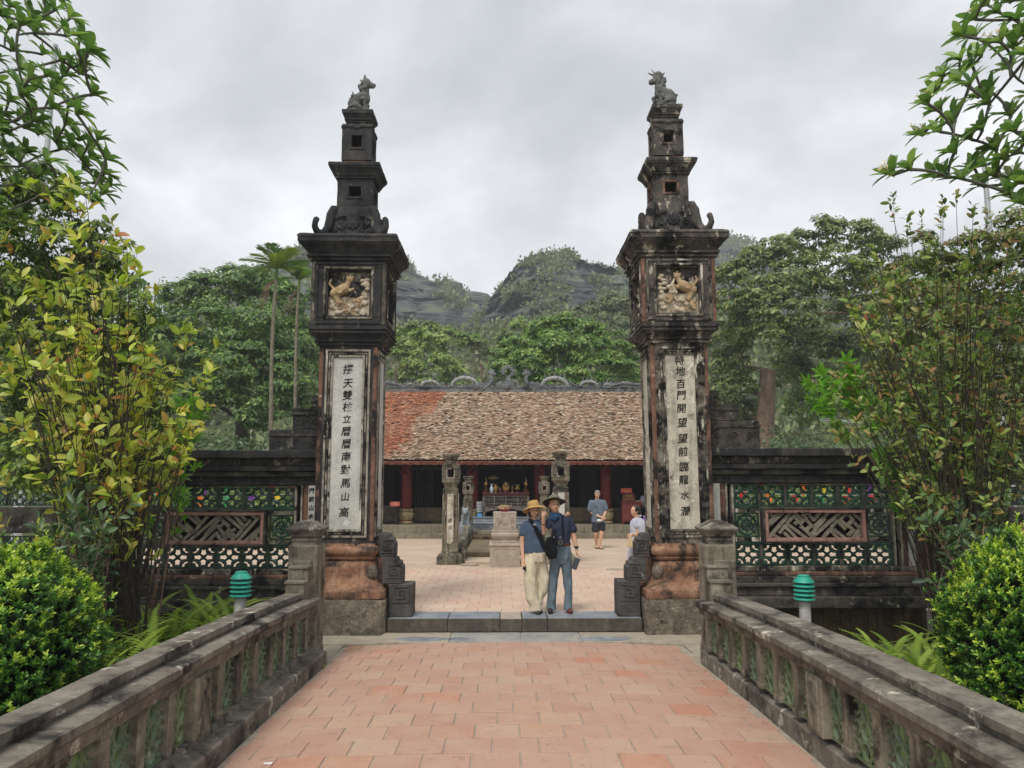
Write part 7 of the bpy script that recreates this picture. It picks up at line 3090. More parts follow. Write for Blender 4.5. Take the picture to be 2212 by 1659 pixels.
def limbs(parent, root, r0, targets, mat, name="limb", bend=.18, ends=.03, n=7, trunk_to=None, tr=None, wob=.05):
    """Trunk and tapered limbs from the root to each target, joined to what stands already."""
    root = Vector(root)
    base = Vector(parent.location)
    m = MB()
    top = Vector(trunk_to)
    pts = []
    for i in range(7):
        t = i / 6
        p = root.lerp(top, t) + Vector((wob * math.sin(3 * t + 1), wob * math.cos(2.3 * t), 0)) * (root - top).length * .12
        pts.append(p - base)
    m.tube(pts, [r0 * (1.25 if i == 0 else 1) * (1 - .35 * i / 6) for i in range(7)], 10)
    m.build("trunk", mat, parent, smooth=60)
    nodes = [(p + base, r0 * (1 - .35 * i / 6)) for i, p in enumerate(pts) if i > 2]
    m = MB()
    for tg in sorted(targets, key=lambda q: (Vector(q) - top).length):
        tg = Vector(tg)
        nd = min(nodes, key=lambda q: (q[0] - tg).length + (0 if q[0].z < tg.z else (q[0].z - tg.z) * 1.2))
        a = nd[0]
        L = (tg - a).length
        mid = a.lerp(tg, .5) + Vector((rv.uniform(-1, 1), rv.uniform(-1, 1), rv.uniform(-.2, 1))) * L * bend
        cps = []
        for i in range(6):
            t = i / 5
            cps.append(a * (1 - t) ** 2 + mid * 2 * t * (1 - t) + tg * t * t)
        ra = min(nd[1] * .72, max(ends * 1.5, L * .045))
        rad = [ra + (ends - ra) * (i / 5) for i in range(6)]
        m.tube([p - base for p in cps], rad, n)
        for i in (2, 3, 4, 5):
            nodes.append((cps[i], rad[i]))
    m.build(name, mat, parent, smooth=60)
    return nodes


def L_(u, v, Y, r):
    return (tuple(at(u, v, Y)), r / F * Y)


def tree(label, Y, lobes, n, size, mat, base_uv, trunk_r, top_uv, bark='bark', cat="tree", group=None, name="tree", zb=None, **kw):
    b0 = at(base_uv[0], base_uv[1], Y)
    z0 = gz(b0.x, Y) if zb is None else zb
    t = thing(name, label, cat, (b0.x, Y, z0), 0, group)
    lb = [L_(u, v, Y + dy, r_) for u, v, r_, dy in lobes]
    canopy(t, lb, n, size, mat, **kw)
    tp = at(top_uv[0], top_uv[1], Y)
    limbs(t, (b0.x, Y, z0 - .2), trunk_r, [Vector(l[0]) for l in lb], M[bark], trunk_to=tp, ends=.04)
    return t


GT = "trees standing beyond the walls"
tree("broad dark green tree filling the left, behind the two slim palms", 39,
     [(400, 655, 55, 1), (450, 640, 60, 0), (505, 615, 52, 0), (556, 612, 50, 1), (600, 655, 55, 0), (470, 715, 75, -2), (555, 715, 70, -3), (625, 735, 60, -1), (420, 780, 70, -2), (520, 800, 75, -4), (610, 820, 70, -3), (670, 700, 45, 2), (675, 790, 50, 1), (440, 870, 70, -3), (550, 880, 60, -4), (650, 870, 50, -1), (380, 720, 60, -1), (355, 830, 60, -1), (690, 640, 30, 3)],
     42000, .25, 'leaf_tree_dark', (520, 970), .45, (530, 800), group=GT)
tree("dark green tree at the far left, showing through the yellow-leaved shrub", 36,
     [(60, 640, 80, 0), (150, 620, 75, 0), (240, 650, 70, 0), (310, 640, 50, 0), (90, 760, 90, -1), (200, 760, 90, -1), (300, 760, 70, -1), (100, 880, 80, -1), (230, 880, 80, -1), (330, 890, 60, 0), (-20, 720, 90, 0)],
     11000, .32, 'leaf_tree_dark', (180, 970), .4, (180, 800), group=GT)
tree("massive olive-green tree on the right with a pale furrowed trunk", 37,
     [(1585, 605, 48, 0), (1630, 575, 50, 0), (1680, 548, 48, 0), (1735, 530, 42, 1), (1790, 505, 46, 0), (1850, 515, 46, 0), (1900, 550, 50, 1), (1580, 665, 50, -1), (1640, 640, 58, -2), (1710, 610, 60, -2), (1780, 585, 60, -2), (1850, 600, 55, -2), (1915, 630, 60, 0), (1600, 715, 45, -1), (1665, 695, 48, -3), (1730, 680, 45, -3), (1860, 680, 48, -2), (1930, 705, 60, 0), (1960, 590, 50, 1), (1575, 790, 48, 1), (1585, 845, 50, 1), (1595, 890, 44, 2), (1570, 730, 50, 1), (1800, 665, 46, 1), (1700, 740, 50, 4), (1770, 740, 50, 4), (1850, 760, 60, 4), (1700, 800, 55, 6), (1780, 820, 55, 6), (1930, 790, 60, 4)],
     46000, .24, 'leaf_tree_olive', (1632, 955), .55, (1660, 800), bark='bark_pale', group=GT)
tree("dark tree at the far right, behind the brown-leaved shrub", 42,
     [(2000, 650, 70, 0), (2090, 690, 80, 0), (2180, 700, 80, 0), (1990, 770, 80, 0), (2080, 800, 80, 0), (2180, 820, 80, 0), (1900, 820, 70, 2), (1820, 860, 60, 2), (1950, 880, 70, 0), (2060, 900, 70, 0), (2170, 900, 70, 0), (1740, 880, 55, 3)],
     22000, .30, 'leaf_tree_dark', (2060, 970), .4, (2060, 820), group=GT)
tree("rounded bright green tree right behind the temple ridge", 46,
     [(1105, 765, 36, 0), (1135, 740, 38, 0), (1175, 715, 36, 0), (1215, 697, 28, 0), (1255, 708, 34, 0), (1300, 733, 38, 0), (1342, 765, 36, 0), (1195, 755, 48, -2), (1262, 765, 48, -2), (1150, 790, 46, -2), (1320, 800, 44, -2), (1235, 815, 42, -3), (1095, 800, 32, -1), (1365, 810, 30, 0), (1180, 840, 40, -2), (1290, 845, 40, -2)],
     30000, .25, 'leaf_tree_bright', (1230, 900), .35, (1230, 800), group=GT, zb=0.6)
tree("loose light green tree behind the left part of the temple ridge", 54,
     [(860, 770, 26, 0), (885, 748, 28, 0), (920, 735, 30, 0), (955, 740, 28, 0), (905, 785, 34, -1), (950, 790, 32, -1), (985, 800, 28, 0), (870, 820, 30, 0), (930, 835, 34, -1), (990, 840, 30, 0), (1030, 835, 22, 0)],
     7000, .32, 'leaf_tree_light', (925, 900), .25, (915, 830), group=GT, zb=1.0, sub=16)
tree("pale yellow-green trees' crest between the left pillar and the crag", 66,
     [(858, 725, 22, 0), (890, 715, 22, 0), (925, 712, 20, 0), (960, 722, 24, 0), (1000, 730, 22, 0), (1035, 745, 22, 0), (1065, 770, 24, 0), (1090, 730, 20, 0), (1120, 700, 20, 2)],
     5200, .40, 'leaf_tree_light', (960, 860), .2, (960, 780), group=GT, zb=1.0, sub=16)
tree("olive scrubby tree on the slope left of the right-hand pillar", 74,
     [(1240, 678, 22, 0), (1280, 665, 22, 0), (1320, 655, 24, 0), (1358, 660, 26, 0), (1385, 690, 28, 0), (1345, 700, 26, 0), (1380, 735, 26, 0), (1375, 780, 24, 0)],
     5200, .42, 'leaf_hill', (1330, 850), .2, (1335, 740), group=GT, zb=1.2, sub=16)


def bare_tree(label, u, v0, v1, Y, spread, n_, mat='bark_pale'):
    b0 = at(u, v0, Y)
    t = thing("bare_tree", label, "tree", (b0.x, Y, 0.3), 0, "leafless trees behind the temple")
    top = at(u, (v0 + v1) / 2, Y)
    tg = []
    for i in range(n_):
        p = at(u + rv.uniform(-spread, spread), v1 + rv.uniform(0, (v0 - v1) * .75), Y)
        tg.append(p + Vector((0, rv.uniform(-1.5, 1.5), 0)))
    limbs(t, (b0.x, Y, .1), .12, tg, M[mat], trunk_to=top, ends=.012, n=4, bend=.25, name="twigs")
    return t


bare_tree("grey leafless tree rising behind the temple ridge, left of the bright rounded tree", 1042, 835, 740, 50, 38, 90)
bare_tree("grey leafless tree close to the left-hand pillar, above the temple roof", 858, 835, 765, 48, 24, 60)
bare_tree("brownish leafless tree close to the right-hand pillar, above the temple roof", 1385, 840, 720, 52, 26, 60)


def hedge(label, x0, x1, y, z0, z1, n, mat, size=.16):
    t = thing("hedge", label, "hedge", ((x0 + x1) / 2, y, z0))
    lobes = []
    x = x0
    while x < x1:
        r_ = rv.uniform(.7, 1.1) * (z1 - z0) * .42
        lobes.append(((x, y + rv.uniform(-.4, .4), z0 + (z1 - z0) * rv.uniform(.35, .62)), r_))
        x += r_ * .75
    canopy(t, lobes, n, size, mat, inner=.3)
    m = MB()
    for c, r_ in lobes[::2]:
        m.tube([(c[0] - t.location.x, c[1] - t.location.y, -.2), (c[0] - t.location.x + .1, c[1] - t.location.y, c[2] - z0)], [.05, .02], 5)
    m.build("stems", M['bark_dark'], t)
    return t


hedge("dark undergrowth hedge beyond the left wall", -17, -7.0, 32, -.1, 4.6, 9000, 'leaf_dark_shrub', .2)
hedge("feathery pale green bushes beyond the left wall, at the palm trunks' feet", -11.0, -7.2, 27, 0, 3.0, 5000, 'leaf_tree_light', .12)
hedge("dark undergrowth hedge beyond the right wall", 8.4, 22, 33, -.1, 4.6, 11000, 'leaf_dark_shrub', .2)
hedge("small pale green bush beyond the right wall, by the furrowed trunk", 8.6, 11.2, 25, 0, 2.75, 2600, 'leaf_tree_light', .10)
hedge("dense shrubs far back behind the temple, in one green row", -14, 17, 58, .3, 8.0, 12000, 'leaf_tree_light', .34)


# ---- areca palms
def palm(label, u, vtop, Y, ub, R_, nfr, lean=0):
    top = at(u, vtop, Y)
    b0 = at(ub, 960, Y)
    t = thing("areca_palm", label, "palm tree", (b0.x, Y, -.05), 0, "slim palms beyond the left wall")
    base = Vector(t.location)
    m = MB()
    pts = [Vector((b0.x, Y, -.2)).lerp(top, i / 12) + Vector((.05 * math.sin(i * .5), 0, 0)) - base for i in range(13)]
    m.tube(pts, [.085 - .0025 * i for i in range(13)], 10)
    for i in range(34):
        p = Vector((b0.x, Y, .3)).lerp(top, i / 34) - base
        m.tube([p + Vector((.05 * math.sin(i / 34 * 6), 0, 0)), p + Vector((.05 * math.sin(i / 34 * 6), 0, .03))], .086 - .0009 * i, 10)
    m.build("trunk", M['palmtrunk'], t, smooth=60)
    m = MB()
    m.tube([top - base - Vector((0, 0, .05)), top - base + Vector((0, 0, .45))], [.07, .045], 10)
    m.build("crownshaft", M['leaf_palm'], t, smooth=60)
    for k in range(nfr):
        a = 2 * math.pi * k / nfr + rv.uniform(-.2, .2)
        el = rv.uniform(.35, 1.5)
        V, Fq = [], []
        dirx = Vector((math.cos(a), math.sin(a), 0))
        st = top - base + Vector((0, 0, .35))
        rach = []
        for i in range(12):
            s_ = i / 11
            h = R_ * (s_ * math.cos(el) * .95 + .12 * s_ * s_)
            z = R_ * (s_ * math.sin(el) * .95 - .34 * s_ * s_)
            rach.append(st + dirx * h + Vector((0, 0, z)))
        m = MB()
        m.tube(rach, [.018 - .0013 * i for i in range(12)], 5)
        sidev = dirx.cross(Vector((0, 0, 1)))
        for i in range(1, 12):
            for q in range(2):
                f = (i - 1 + q / 2) / 11
                j = min(10, int(f * 11))
                p = rach[j].lerp(rach[j + 1], f * 11 - j)
                d = (rach[j + 1] - rach[j]).normalized()
                l = R_ * .27 * math.sin(math.pi * (f * .8 + .15)) + .08
                for s_ in (-1, 1):
                    tip = p + (d * .75 + sidev * s_ * .75 + Vector((0, 0, -.10 + rv.uniform(-.15, .15)))) * l
                    w = d * .013 + Vector((0, 0, .006))
                    m.add([p - w, p + w, p.lerp(tip, .6) + w * 1.3 + Vector((0, 0, .03 * l)), tip, p.lerp(tip, .6) - w * 1.3 + Vector((0, 0, .03 * l))], [(0, 1, 2, 3), (0, 3, 4)])
        m.build("frond", M['leaf_palm'], t, fix=False)
    m = MB()
    st = top - base + Vector((-.05, -.1, -.1))
    for k in range(16):
        e = st + Vector((rv.uniform(-.55, -.1), rv.uniform(-.1, .1), rv.uniform(-1.2, -.7)))
        m.tube([st, st.lerp(e, .4) + Vector((-.12, 0, .05)), e], [.012, .01, .004], 4)
    m.build("dead_frond", M['bark_pale'], t, smooth=60)
    return t


palm("taller slim palm with a full feathery crown, beyond the left wall", 597, 600, 27, 581, 1.35, 16)
palm("smaller slim palm with a thin crown, just left of the left-hand pillar", 646, 622, 31, 635, 1.1, 12)


# ---- frangipanis
def frangipani(label, Y, base_uv, fork_uv, tips, side, seedv, flower_ids, r0=.13):
    b0 = at(base_uv[0], base_uv[1], Y)
    z0 = gz(b0.x, Y)
    t = thing("frangipani", label, "tree", (b0.x, Y, z0), 0, "frangipani trees at the picture's edges")
    base = Vector(t.location)
    rl = random.Random(seedv)
    tg = [at(u, v, Y + rl.uniform(-.9, .9)) for u, v in tips]
    limbs(t, (b0.x, Y, z0 - .1), r0, tg, M['bark_frangi'], trunk_to=at(fork_uv[0], fork_uv[1], Y), ends=.017, n=7, bend=.14, name="branches")
    P_, D_, U_, S_ = [], [], [], []
    m = MB()
    fl = MB()
    for i, p in enumerate(tg):
        axis = Vector((-side * .6, rl.uniform(-.4, .3), .75)).normalized()
        nl = rl.randint(10, 14)
        for k in range(nl):
            a = k * 2.4 + rl.uniform(-.3, .3)
            e1 = axis.orthogonal().normalized()
            e2 = axis.cross(e1)
            th = 1.45 - 1.05 * (k / nl) + rl.uniform(-.15, .15)
            d = (e1 * math.cos(a) + e2 * math.sin(a)) * math.sin(th) + axis * math.cos(th)
            P_.append(p + axis * .03 - axis * .07 * k / nl)
            D_.append(d)
            U_.append(axis * .8 + Vector((0, 0, .5)) + Vector((rl.uniform(-.3, .3), rl.uniform(-.3, .3), 0)))
            S_.append(rl.uniform(.16, .27))
        if i in flower_ids:
            for q in range(9):
                c = p + axis * .10 + Vector((rl.uniform(-.09, .09), rl.uniform(-.06, .06), rl.uniform(-.05, .06)))
                n_ = (c - p).normalized()
                e1 = n_.orthogonal().normalized()
                e2 = n_.cross(e1)
                for k in range(5):
                    a = k * 1.2566
                    o1 = e1 * math.cos(a) + e2 * math.sin(a)
                    o2 = e1 * math.cos(a + .8) + e2 * math.sin(a + .8)
                    fl.add([c - base, c + o1 * .024 + n_ * .012 - base, c + (o1 + o2) * .022 + n_ * .02 - base, c + o2 * .012 + n_ * .008 - base], [(0, 1, 2, 3)])
                fl.tube([p - base, c - base], .003, 4)
    order = sorted(range(len(P_)), key=lambda i: -S_[i])
    P_, D_, U_, S_ = ([x[i] for i in order] for x in (P_, D_, U_, S_))
    put_leaves("leaf", t, 'lance', P_, D_, U_, S_, 'leaf_frangi', parts=290)
    if fl.v:
        fl.build("flowers", M['petal'], t, fix=False)["kind"] = "stuff"
    return t


def in_poly(x, y, poly):
    c = False
    n = len(poly)
    j = n - 1
    for i in range(n):
        if ((poly[i][1] > y) != (poly[j][1] > y)) and (x < (poly[j][0] - poly[i][0]) * (y - poly[i][1]) / (poly[j][1] - poly[i][1]) + poly[i][0]):
            c = not c
        j = i
    return c


def more_tips(tips, poly, n, dmin, seedv):
    q = random.Random(seedv)
    out = list(tips)
    xs_, ys_ = [p[0] for p in poly], [p[1] for p in poly]
    for _ in range(4000):
        if len(out) >= n:
            break
        u, v = q.uniform(min(xs_), max(xs_)), q.uniform(min(ys_), max(ys_))
        if in_poly(u, v, poly) and all((u - a) ** 2 + (v - b) ** 2 > dmin * dmin for a, b in out):
            out.append((u, v))
    return out


rl = random.Random(5)
tipsL = [(150, 40), (172, 85), (118, 22), (62, 30), (172, 160), (165, 245), (188, 112), (212, 300), (228, 345), (198, 205), (92, 118), (42, 150), (112, 200), (62, 240), (150, 318), (102, 350), (52, 330), (20, 60), (18, 220), (236, 402), (205, 395), (162, 418), (82, 420), (30, 400), (-40, 100), (-60, 250), (-40, 350), (130, 130), (75, 75), (25, 110), (140, 270), (85, 290), (5, 290), (180, 365), (120, 400), (20, 15), (95, 5)]
tipsL = more_tips(tipsL, [(-160, -60), (110, -40), (170, 50), (180, 150), (172, 250), (222, 330), (238, 420), (180, 450), (60, 480), (-160, 480)], 125, 18, 1)
frangipani("frangipani at the upper left with crooked grey branches and long pointed leaves", 8.8, (-260, 1350), (-190, 620), tipsL, -1, 3, (4, 20, 22), .16)
tipsR = [(1928, 378), (1992, 292), (2004, 225), (2036, 165), (2082, 78), (2108, 42), (2135, 12), (2062, 330), (2104, 362), (2152, 322), (2184, 250), (2142, 200), (2096, 182), (2182, 150), (2162, 92), (2200, 42), (2222, 120), (2062, 262), (2122, 280), (2206, 330), (2190, 388), (1966, 366), (2042, 380), (2226, 205), (2250, 280), (2030, 285), (2150, 380), (2075, 128), (2255, 60), (2260, 370), (2120, 120), (2180, 5), (2020, 200), (2230, 0), (2210, 440), (2260, 470)]
tipsR = more_tips(tipsR, [(2150, -50), (2095, 60), (2045, 150), (2010, 215), (2010, 300), (1935, 370), (1970, 385), (2100, 395), (2200, 430), (2320, 440), (2320, -50)], 72, 24, 2)
frangipani("frangipani at the upper right with cream flowers and glossy leaves against the sky", 7.8, (2480, 1350), (2400, 560), tipsR, 1, 8, (0, 1, 2, 5, 6, 14, 9, 20), .15)


# ---- the two tall twiggy shrubs
def shrub(label, Y, roots, poly, nst, nleaf, size, shape, mat, bark, seedv, group, dens=None, tipl=4, dY=1.3):
    rl = random.Random(seedv)
    x0, y0 = min(p[0] for p in poly), min(p[1] for p in poly)
    x1, y1 = max(p[0] for p in poly), max(p[1] for p in poly)
    c0 = at(roots[0][0], roots[0][1], Y)
    t = thing("shrub", label, "shrub", (c0.x, Y, gz(c0.x, Y)), 0, group)
    base = Vector(t.location)
    m = MB()
    tips = []
    while len(tips) < nst:
        u, v = rl.uniform(x0, x1), rl.uniform(y0, y1)
        if not in_poly(u, v, poly):
            continue
        if v > y0 + (y1 - y0) * .75 and rl.random() < .5:
            continue
        r_ = rl.choice(roots)
        yy = Y + rl.uniform(-dY, dY)
        a = at(r_[0] + rl.uniform(-14, 14), r_[1], Y + (yy - Y) * .25)
        a.z = min(a.z, gz(a.x, a.y) + .02)
        b = at(u, v, yy)
        mid = a.lerp(b, .45) + Vector(((b.x - a.x) * -.16 + rl.uniform(-.1, .1), rl.uniform(-.1, .1), .12 * (b - a).length))
        pts = [a * (1 - q) ** 2 + mid * 2 * q * (1 - q) + b * q * q for q in [i / 7 for i in range(8)]]
        pts = [p + Vector((rl.uniform(-.02, .02), rl.uniform(-.02, .02), 0)) for p in pts]
        rr_ = rl.uniform(.008, .017)
        m.tube([p - base for p in pts], [rr_ * (1 - .78 * i / 7) for i in range(8)], 5)
        tips.append((pts[-1], (pts[-1] - pts[-2]).normalized()))
        for q in range(rl.randint(2, 4)):
            i = rl.randint(3, 6)
            s0 = pts[i]
            e = s0 + Vector((rl.uniform(-.22, .22), rl.uniform(-.2, .2), rl.uniform(.12, .42)))
            m.tube([s0 - base, s0.lerp(e, .5) + Vector((rl.uniform(-.02, .02), 0, 0)) - base, e - base], [.0045, .0035, .002], 4)
            tips.append((e, (e - s0).normalized()))
    o = m.build("stems", M[bark], t, smooth=60, fix=False)
    P_, D_, U_, S_ = [], [], [], []
    rl.shuffle(tips)
    i = 0
    while len(P_) < nleaf:
        p, d0 = tips[i % len(tips)]
        i += 1
        if i < len(tips) * 3:
            k = rl.randint(1, tipl)
        else:
            k = 1
        off = rl.uniform(0, .28) if i > len(tips) else 0
        for q in range(k):
            a = rl.uniform(0, 6.28)
            e1 = d0.orthogonal().normalized()
            e2 = d0.cross(e1)
            sp = rl.uniform(.5, 1.25)
            d = (e1 * math.cos(a) + e2 * math.sin(a)) * math.sin(sp) + d0 * math.cos(sp) + Vector((0, 0, rl.uniform(-.25, .15)))
            P_.append(p - d0 * off + Vector((rl.uniform(-.02, .02), rl.uniform(-.02, .02), rl.uniform(-.02, .02))))
            D_.append(d)
            U_.append(Vector((rl.uniform(-.7, .7), rl.uniform(-.9, .3), rl.uniform(.2, 1))))
            S_.append(size * rl.uniform(.55, 1.3))
    order = sorted(range(len(P_)), key=lambda i: -S_[i] / P_[i].y)
    P_, D_, U_, S_ = ([x[i] for i in order] for x in (P_, D_, U_, S_))
    put_leaves("leaf", t, shape, P_, D_, U_, S_, mat, parts=280)
    return t


polyL = [(-60, 380), (40, 372), (110, 385), (190, 400), (235, 440), (262, 500), (330, 515), (352, 560), (372, 600), (392, 660), (440, 700), (488, 690), (482, 740), (462, 800), (452, 880), (432, 950), (400, 1010), (340, 1040), (270, 1100), (150, 1120), (-60, 1150)]
shrub("tall twiggy shrub at the left with large yellow-green leaves", 8.6, [(215, 1330), (250, 1330), (285, 1330), (180, 1330), (310, 1325)], polyL, 430, 3000, .136, 'oval', 'leaf_magnolia', 'bark_dark', 31, "tall shrubs in front of the walls")
polyR = [(1765, 905), (1790, 800), (1815, 700), (1812, 600), (1850, 520), (1900, 440), (1950, 410), (1990, 400), (2040, 370), (2110, 360), (2160, 420), (2230, 440), (2270, 600), (2270, 1100), (2150, 1090), (2060, 1130), (1960, 1060), (1880, 1040), (1790, 1000)]
shrub("tall twiggy shrub at the right with small brown and green leaves", 9.2, [(2085, 1320), (2110, 1320), (2060, 1315), (2140, 1320), (2030, 1310)], polyR, 470, 5600, .098, 'oval', 'leaf_brown', 'bark_dark', 32, "tall shrubs in front of the walls")
polyM = [(1690, 810), (1700, 780), (1740, 715), (1775, 705), (1830, 740), (1838, 800), (1820, 900), (1800, 960), (1760, 960), (1740, 880)]
shrub("bright green shrub with lobed leaves, right of the right-hand pillar", 9.8, [(2040, 1290), (2060, 1290)], polyM, 26, 300, .145, 'lobed', 'leaf_maple', 'bark_pale', 33, "lobed-leaf shrubs", dY=.3)
polyM2 = [(395, 790), (440, 770), (465, 800), (450, 850), (420, 900), (440, 950), (395, 960), (385, 860)]
shrub("bright green lobed leaves at the right rim of the yellow-leaved shrub", 9.4, [(330, 1320), (315, 1320)], polyM2, 16, 120, .13, 'lobed', 'leaf_maple', 'bark_pale', 34, "lobed-leaf shrubs", dY=.3)
polyD = [(60, 1010), (200, 990), (250, 1020), (300, 1090), (330, 1170), (300, 1230), (220, 1260), (120, 1230), (40, 1180)]
shrub("low dull green shrub under the yellow-leaved one, above the clipped hedge ball", 7.6, [(190, 1345), (230, 1350), (160, 1345)], polyD, 60, 700, .115, 'lance', 'leaf_dark_shrub', 'bark_pale', 35, "low dull green shrubs", dY=.5)
polyD2 = [(1990, 1080), (2060, 1040), (2110, 1050), (2160, 1100), (2150, 1180), (2080, 1250), (1990, 1320), (1960, 1310), (2000, 1200)]
shrub("low green shrub left of the right clipped hedge ball, pale new leaves", 7.9, [(2090, 1345), (2110, 1350)], polyD2, 34, 330, .12, 'lance', 'leaf_dark_shrub', 'bark_pale', 36, "low dull green shrubs", dY=.4)
# extra inner haze of twiggy growth low in the shrubs is left to the stems


def backing(label, Y, lobes, n, size, mat, base_uv, grp):
    b0 = at(base_uv[0], base_uv[1], Y)
    t = thing("dense_shrub", label, "shrub", (b0.x, Y, gz(b0.x, Y)), 0, grp)
    lb = [L_(u, v, Y + dy, r_) for u, v, r_, dy in lobes]
    canopy(t, lb, n, size, mat, sub=60, inner=.35, flat=1.0)
    tp = at(base_uv[0], base_uv[1] - 250, Y)
    limbs(t, (b0.x, Y, t.location.z - .1), .05, [Vector(l[0]) for l in lb], M['bark_dark'], trunk_to=tp, ends=.01, n=6)
    return t


backing("dense green shrub behind the yellow-leaved one at the left edge", 10.4,
        [(-20, 520, 90, 0), (90, 560, 90, 0), (180, 620, 80, 0), (60, 700, 110, 0), (200, 740, 90, 0), (290, 700, 60, 0), (300, 810, 70, 0), (60, 860, 110, 0), (200, 880, 90, 0), (340, 900, 50, 0), (90, 1000, 100, 0), (230, 1010, 80, 0), (330, 990, 50, 0), (240, 560, 50, 0), (20, 420, 60, 0), (70, 400, 55, 0), (-30, 330, 60, 0), (140, 450, 50, 0), (195, 510, 45, 0)],
        25000, .095, 'leaf_yellowish', (170, 1330), "dense shrubs at the picture's edges")
backing("dense green shrub behind the brown-leaved one at the right edge", 10.9,
        [(2200, 520, 80, 0), (2100, 560, 70, 0), (2010, 560, 60, 0), (1930, 620, 60, 0), (2180, 650, 100, 0), (2060, 680, 90, 0), (1950, 740, 70, 0), (2200, 800, 100, 0), (2080, 830, 100, 0), (1960, 870, 80, 0), (2180, 950, 90, 0), (2060, 970, 80, 0), (1890, 840, 50, 0), (2240, 1000, 70, 0)],
        20000, .085, 'leaf_brownish', (2130, 1330), "dense shrubs at the picture's edges")


# ---- clipped hedge balls
def ball_shrub(label, c, r_, n_sprig, seedv):
    t = thing("clipped_shrub", label, "clipped shrub", (c[0], c[1], gz(c[0], c[1])), 0, "rounded clipped shrubs beside the balustrades")
    q = np.random.RandomState(seedv)
    e = q.normal(0, 1, (n_sprig * 2, 3))
    e /= np.linalg.norm(e, axis=1, keepdims=True)
    e = e[(e[:, 2] > -.75)][:n_sprig]
    rad = np.ones(len(e))
    for i, d in enumerate(e):
        rad[i] = 1 + (.05 + .10 * abs(q.normal()) if q.uniform() < .05 else 0) + .19 * mnoise.noise(Vector(d) * 2.3 + Vector((seedv, 0, 0))) + .13 * mnoise.noise(Vector(d) * 5.5) + .06 * mnoise.noise(Vector(d) * 13)
    depth = 1 - np.abs(q.normal(0, .055, len(e)))
    P0 = np.array(c) + e * (rad * depth)[:, None] * np.array(r_)
    top = np.clip(e[:, 2] * .9 + .15, 0, 1)
    Ps, Ds, Us, Ts, Ss = [], [], [], [], []
    for i in range(len(e)):
        ax = Vector(e[i]) * .7 + Vector((0, 0, .65)) + Vector(q.normal(0, .25, 3))
        ax.normalize()
        e1 = ax.orthogonal().normalized()
        e2 = ax.cross(e1)
        young = q.uniform() < (.10 + .50 * top[i]) and depth[i] > .95
        L = .10 if young else .05
        nl = 11 if young else 9
        for k in range(nl):
            a = k * 2.4 + q.uniform(-.3, .3)
            f = k / nl
            el = .35 + .75 * f
            d = (e1 * math.cos(a) + e2 * math.sin(a)) * math.cos(el) + ax * math.sin(el)
            Ps.append(Vector(P0[i]) + ax * (L * f * .7))
            Ds.append(d)
            Us.append(ax + Vector(q.normal(0, .25, 3)))
            Ts.append(min(1, max(0, (.66 + .42 * f if young else .16 + .52 * f) + q.normal(0, .08))))
            Ss.append(q.uniform(.028, .046) * (1.0 if young else .95))
    put_leaves("leaf", t, 'small', Ps, [tuple(d) for d in Ds], [tuple(u) for u in Us], Ss, 'leaf_hedge', Ts, 0)
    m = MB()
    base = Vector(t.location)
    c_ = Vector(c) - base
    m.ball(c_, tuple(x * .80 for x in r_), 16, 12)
    m.build("inner_core", plain("hedge_core", '#141c0e', .95, .05), t, smooth=60)  # solid near-black green ball filling the shrub behind its leaves
    m = MB()
    for k in range(14):
        a = q.uniform(0, 6.28)
        m.tube([(q.uniform(-.1, .1), q.uniform(-.1, .1), -.1), c_ + Vector((r_[0] * .7 * math.cos(a), r_[1] * .7 * math.sin(a), q.uniform(-.2, .3)))], [.02, .006], 5)
    m.build("stems", M['bark_dark'], t)
    return t


cl = at(-30, 1400, 6.1)
ball_shrub("big clipped bright green shrub in the lower left corner", tuple(cl), (.80, .78, .70), 5200, 1)
cr = at(2236, 1372, 6.3)
ball_shrub("clipped bright green shrub in the lower right corner", tuple(cr), (.62, .64, .69), 4200, 2)


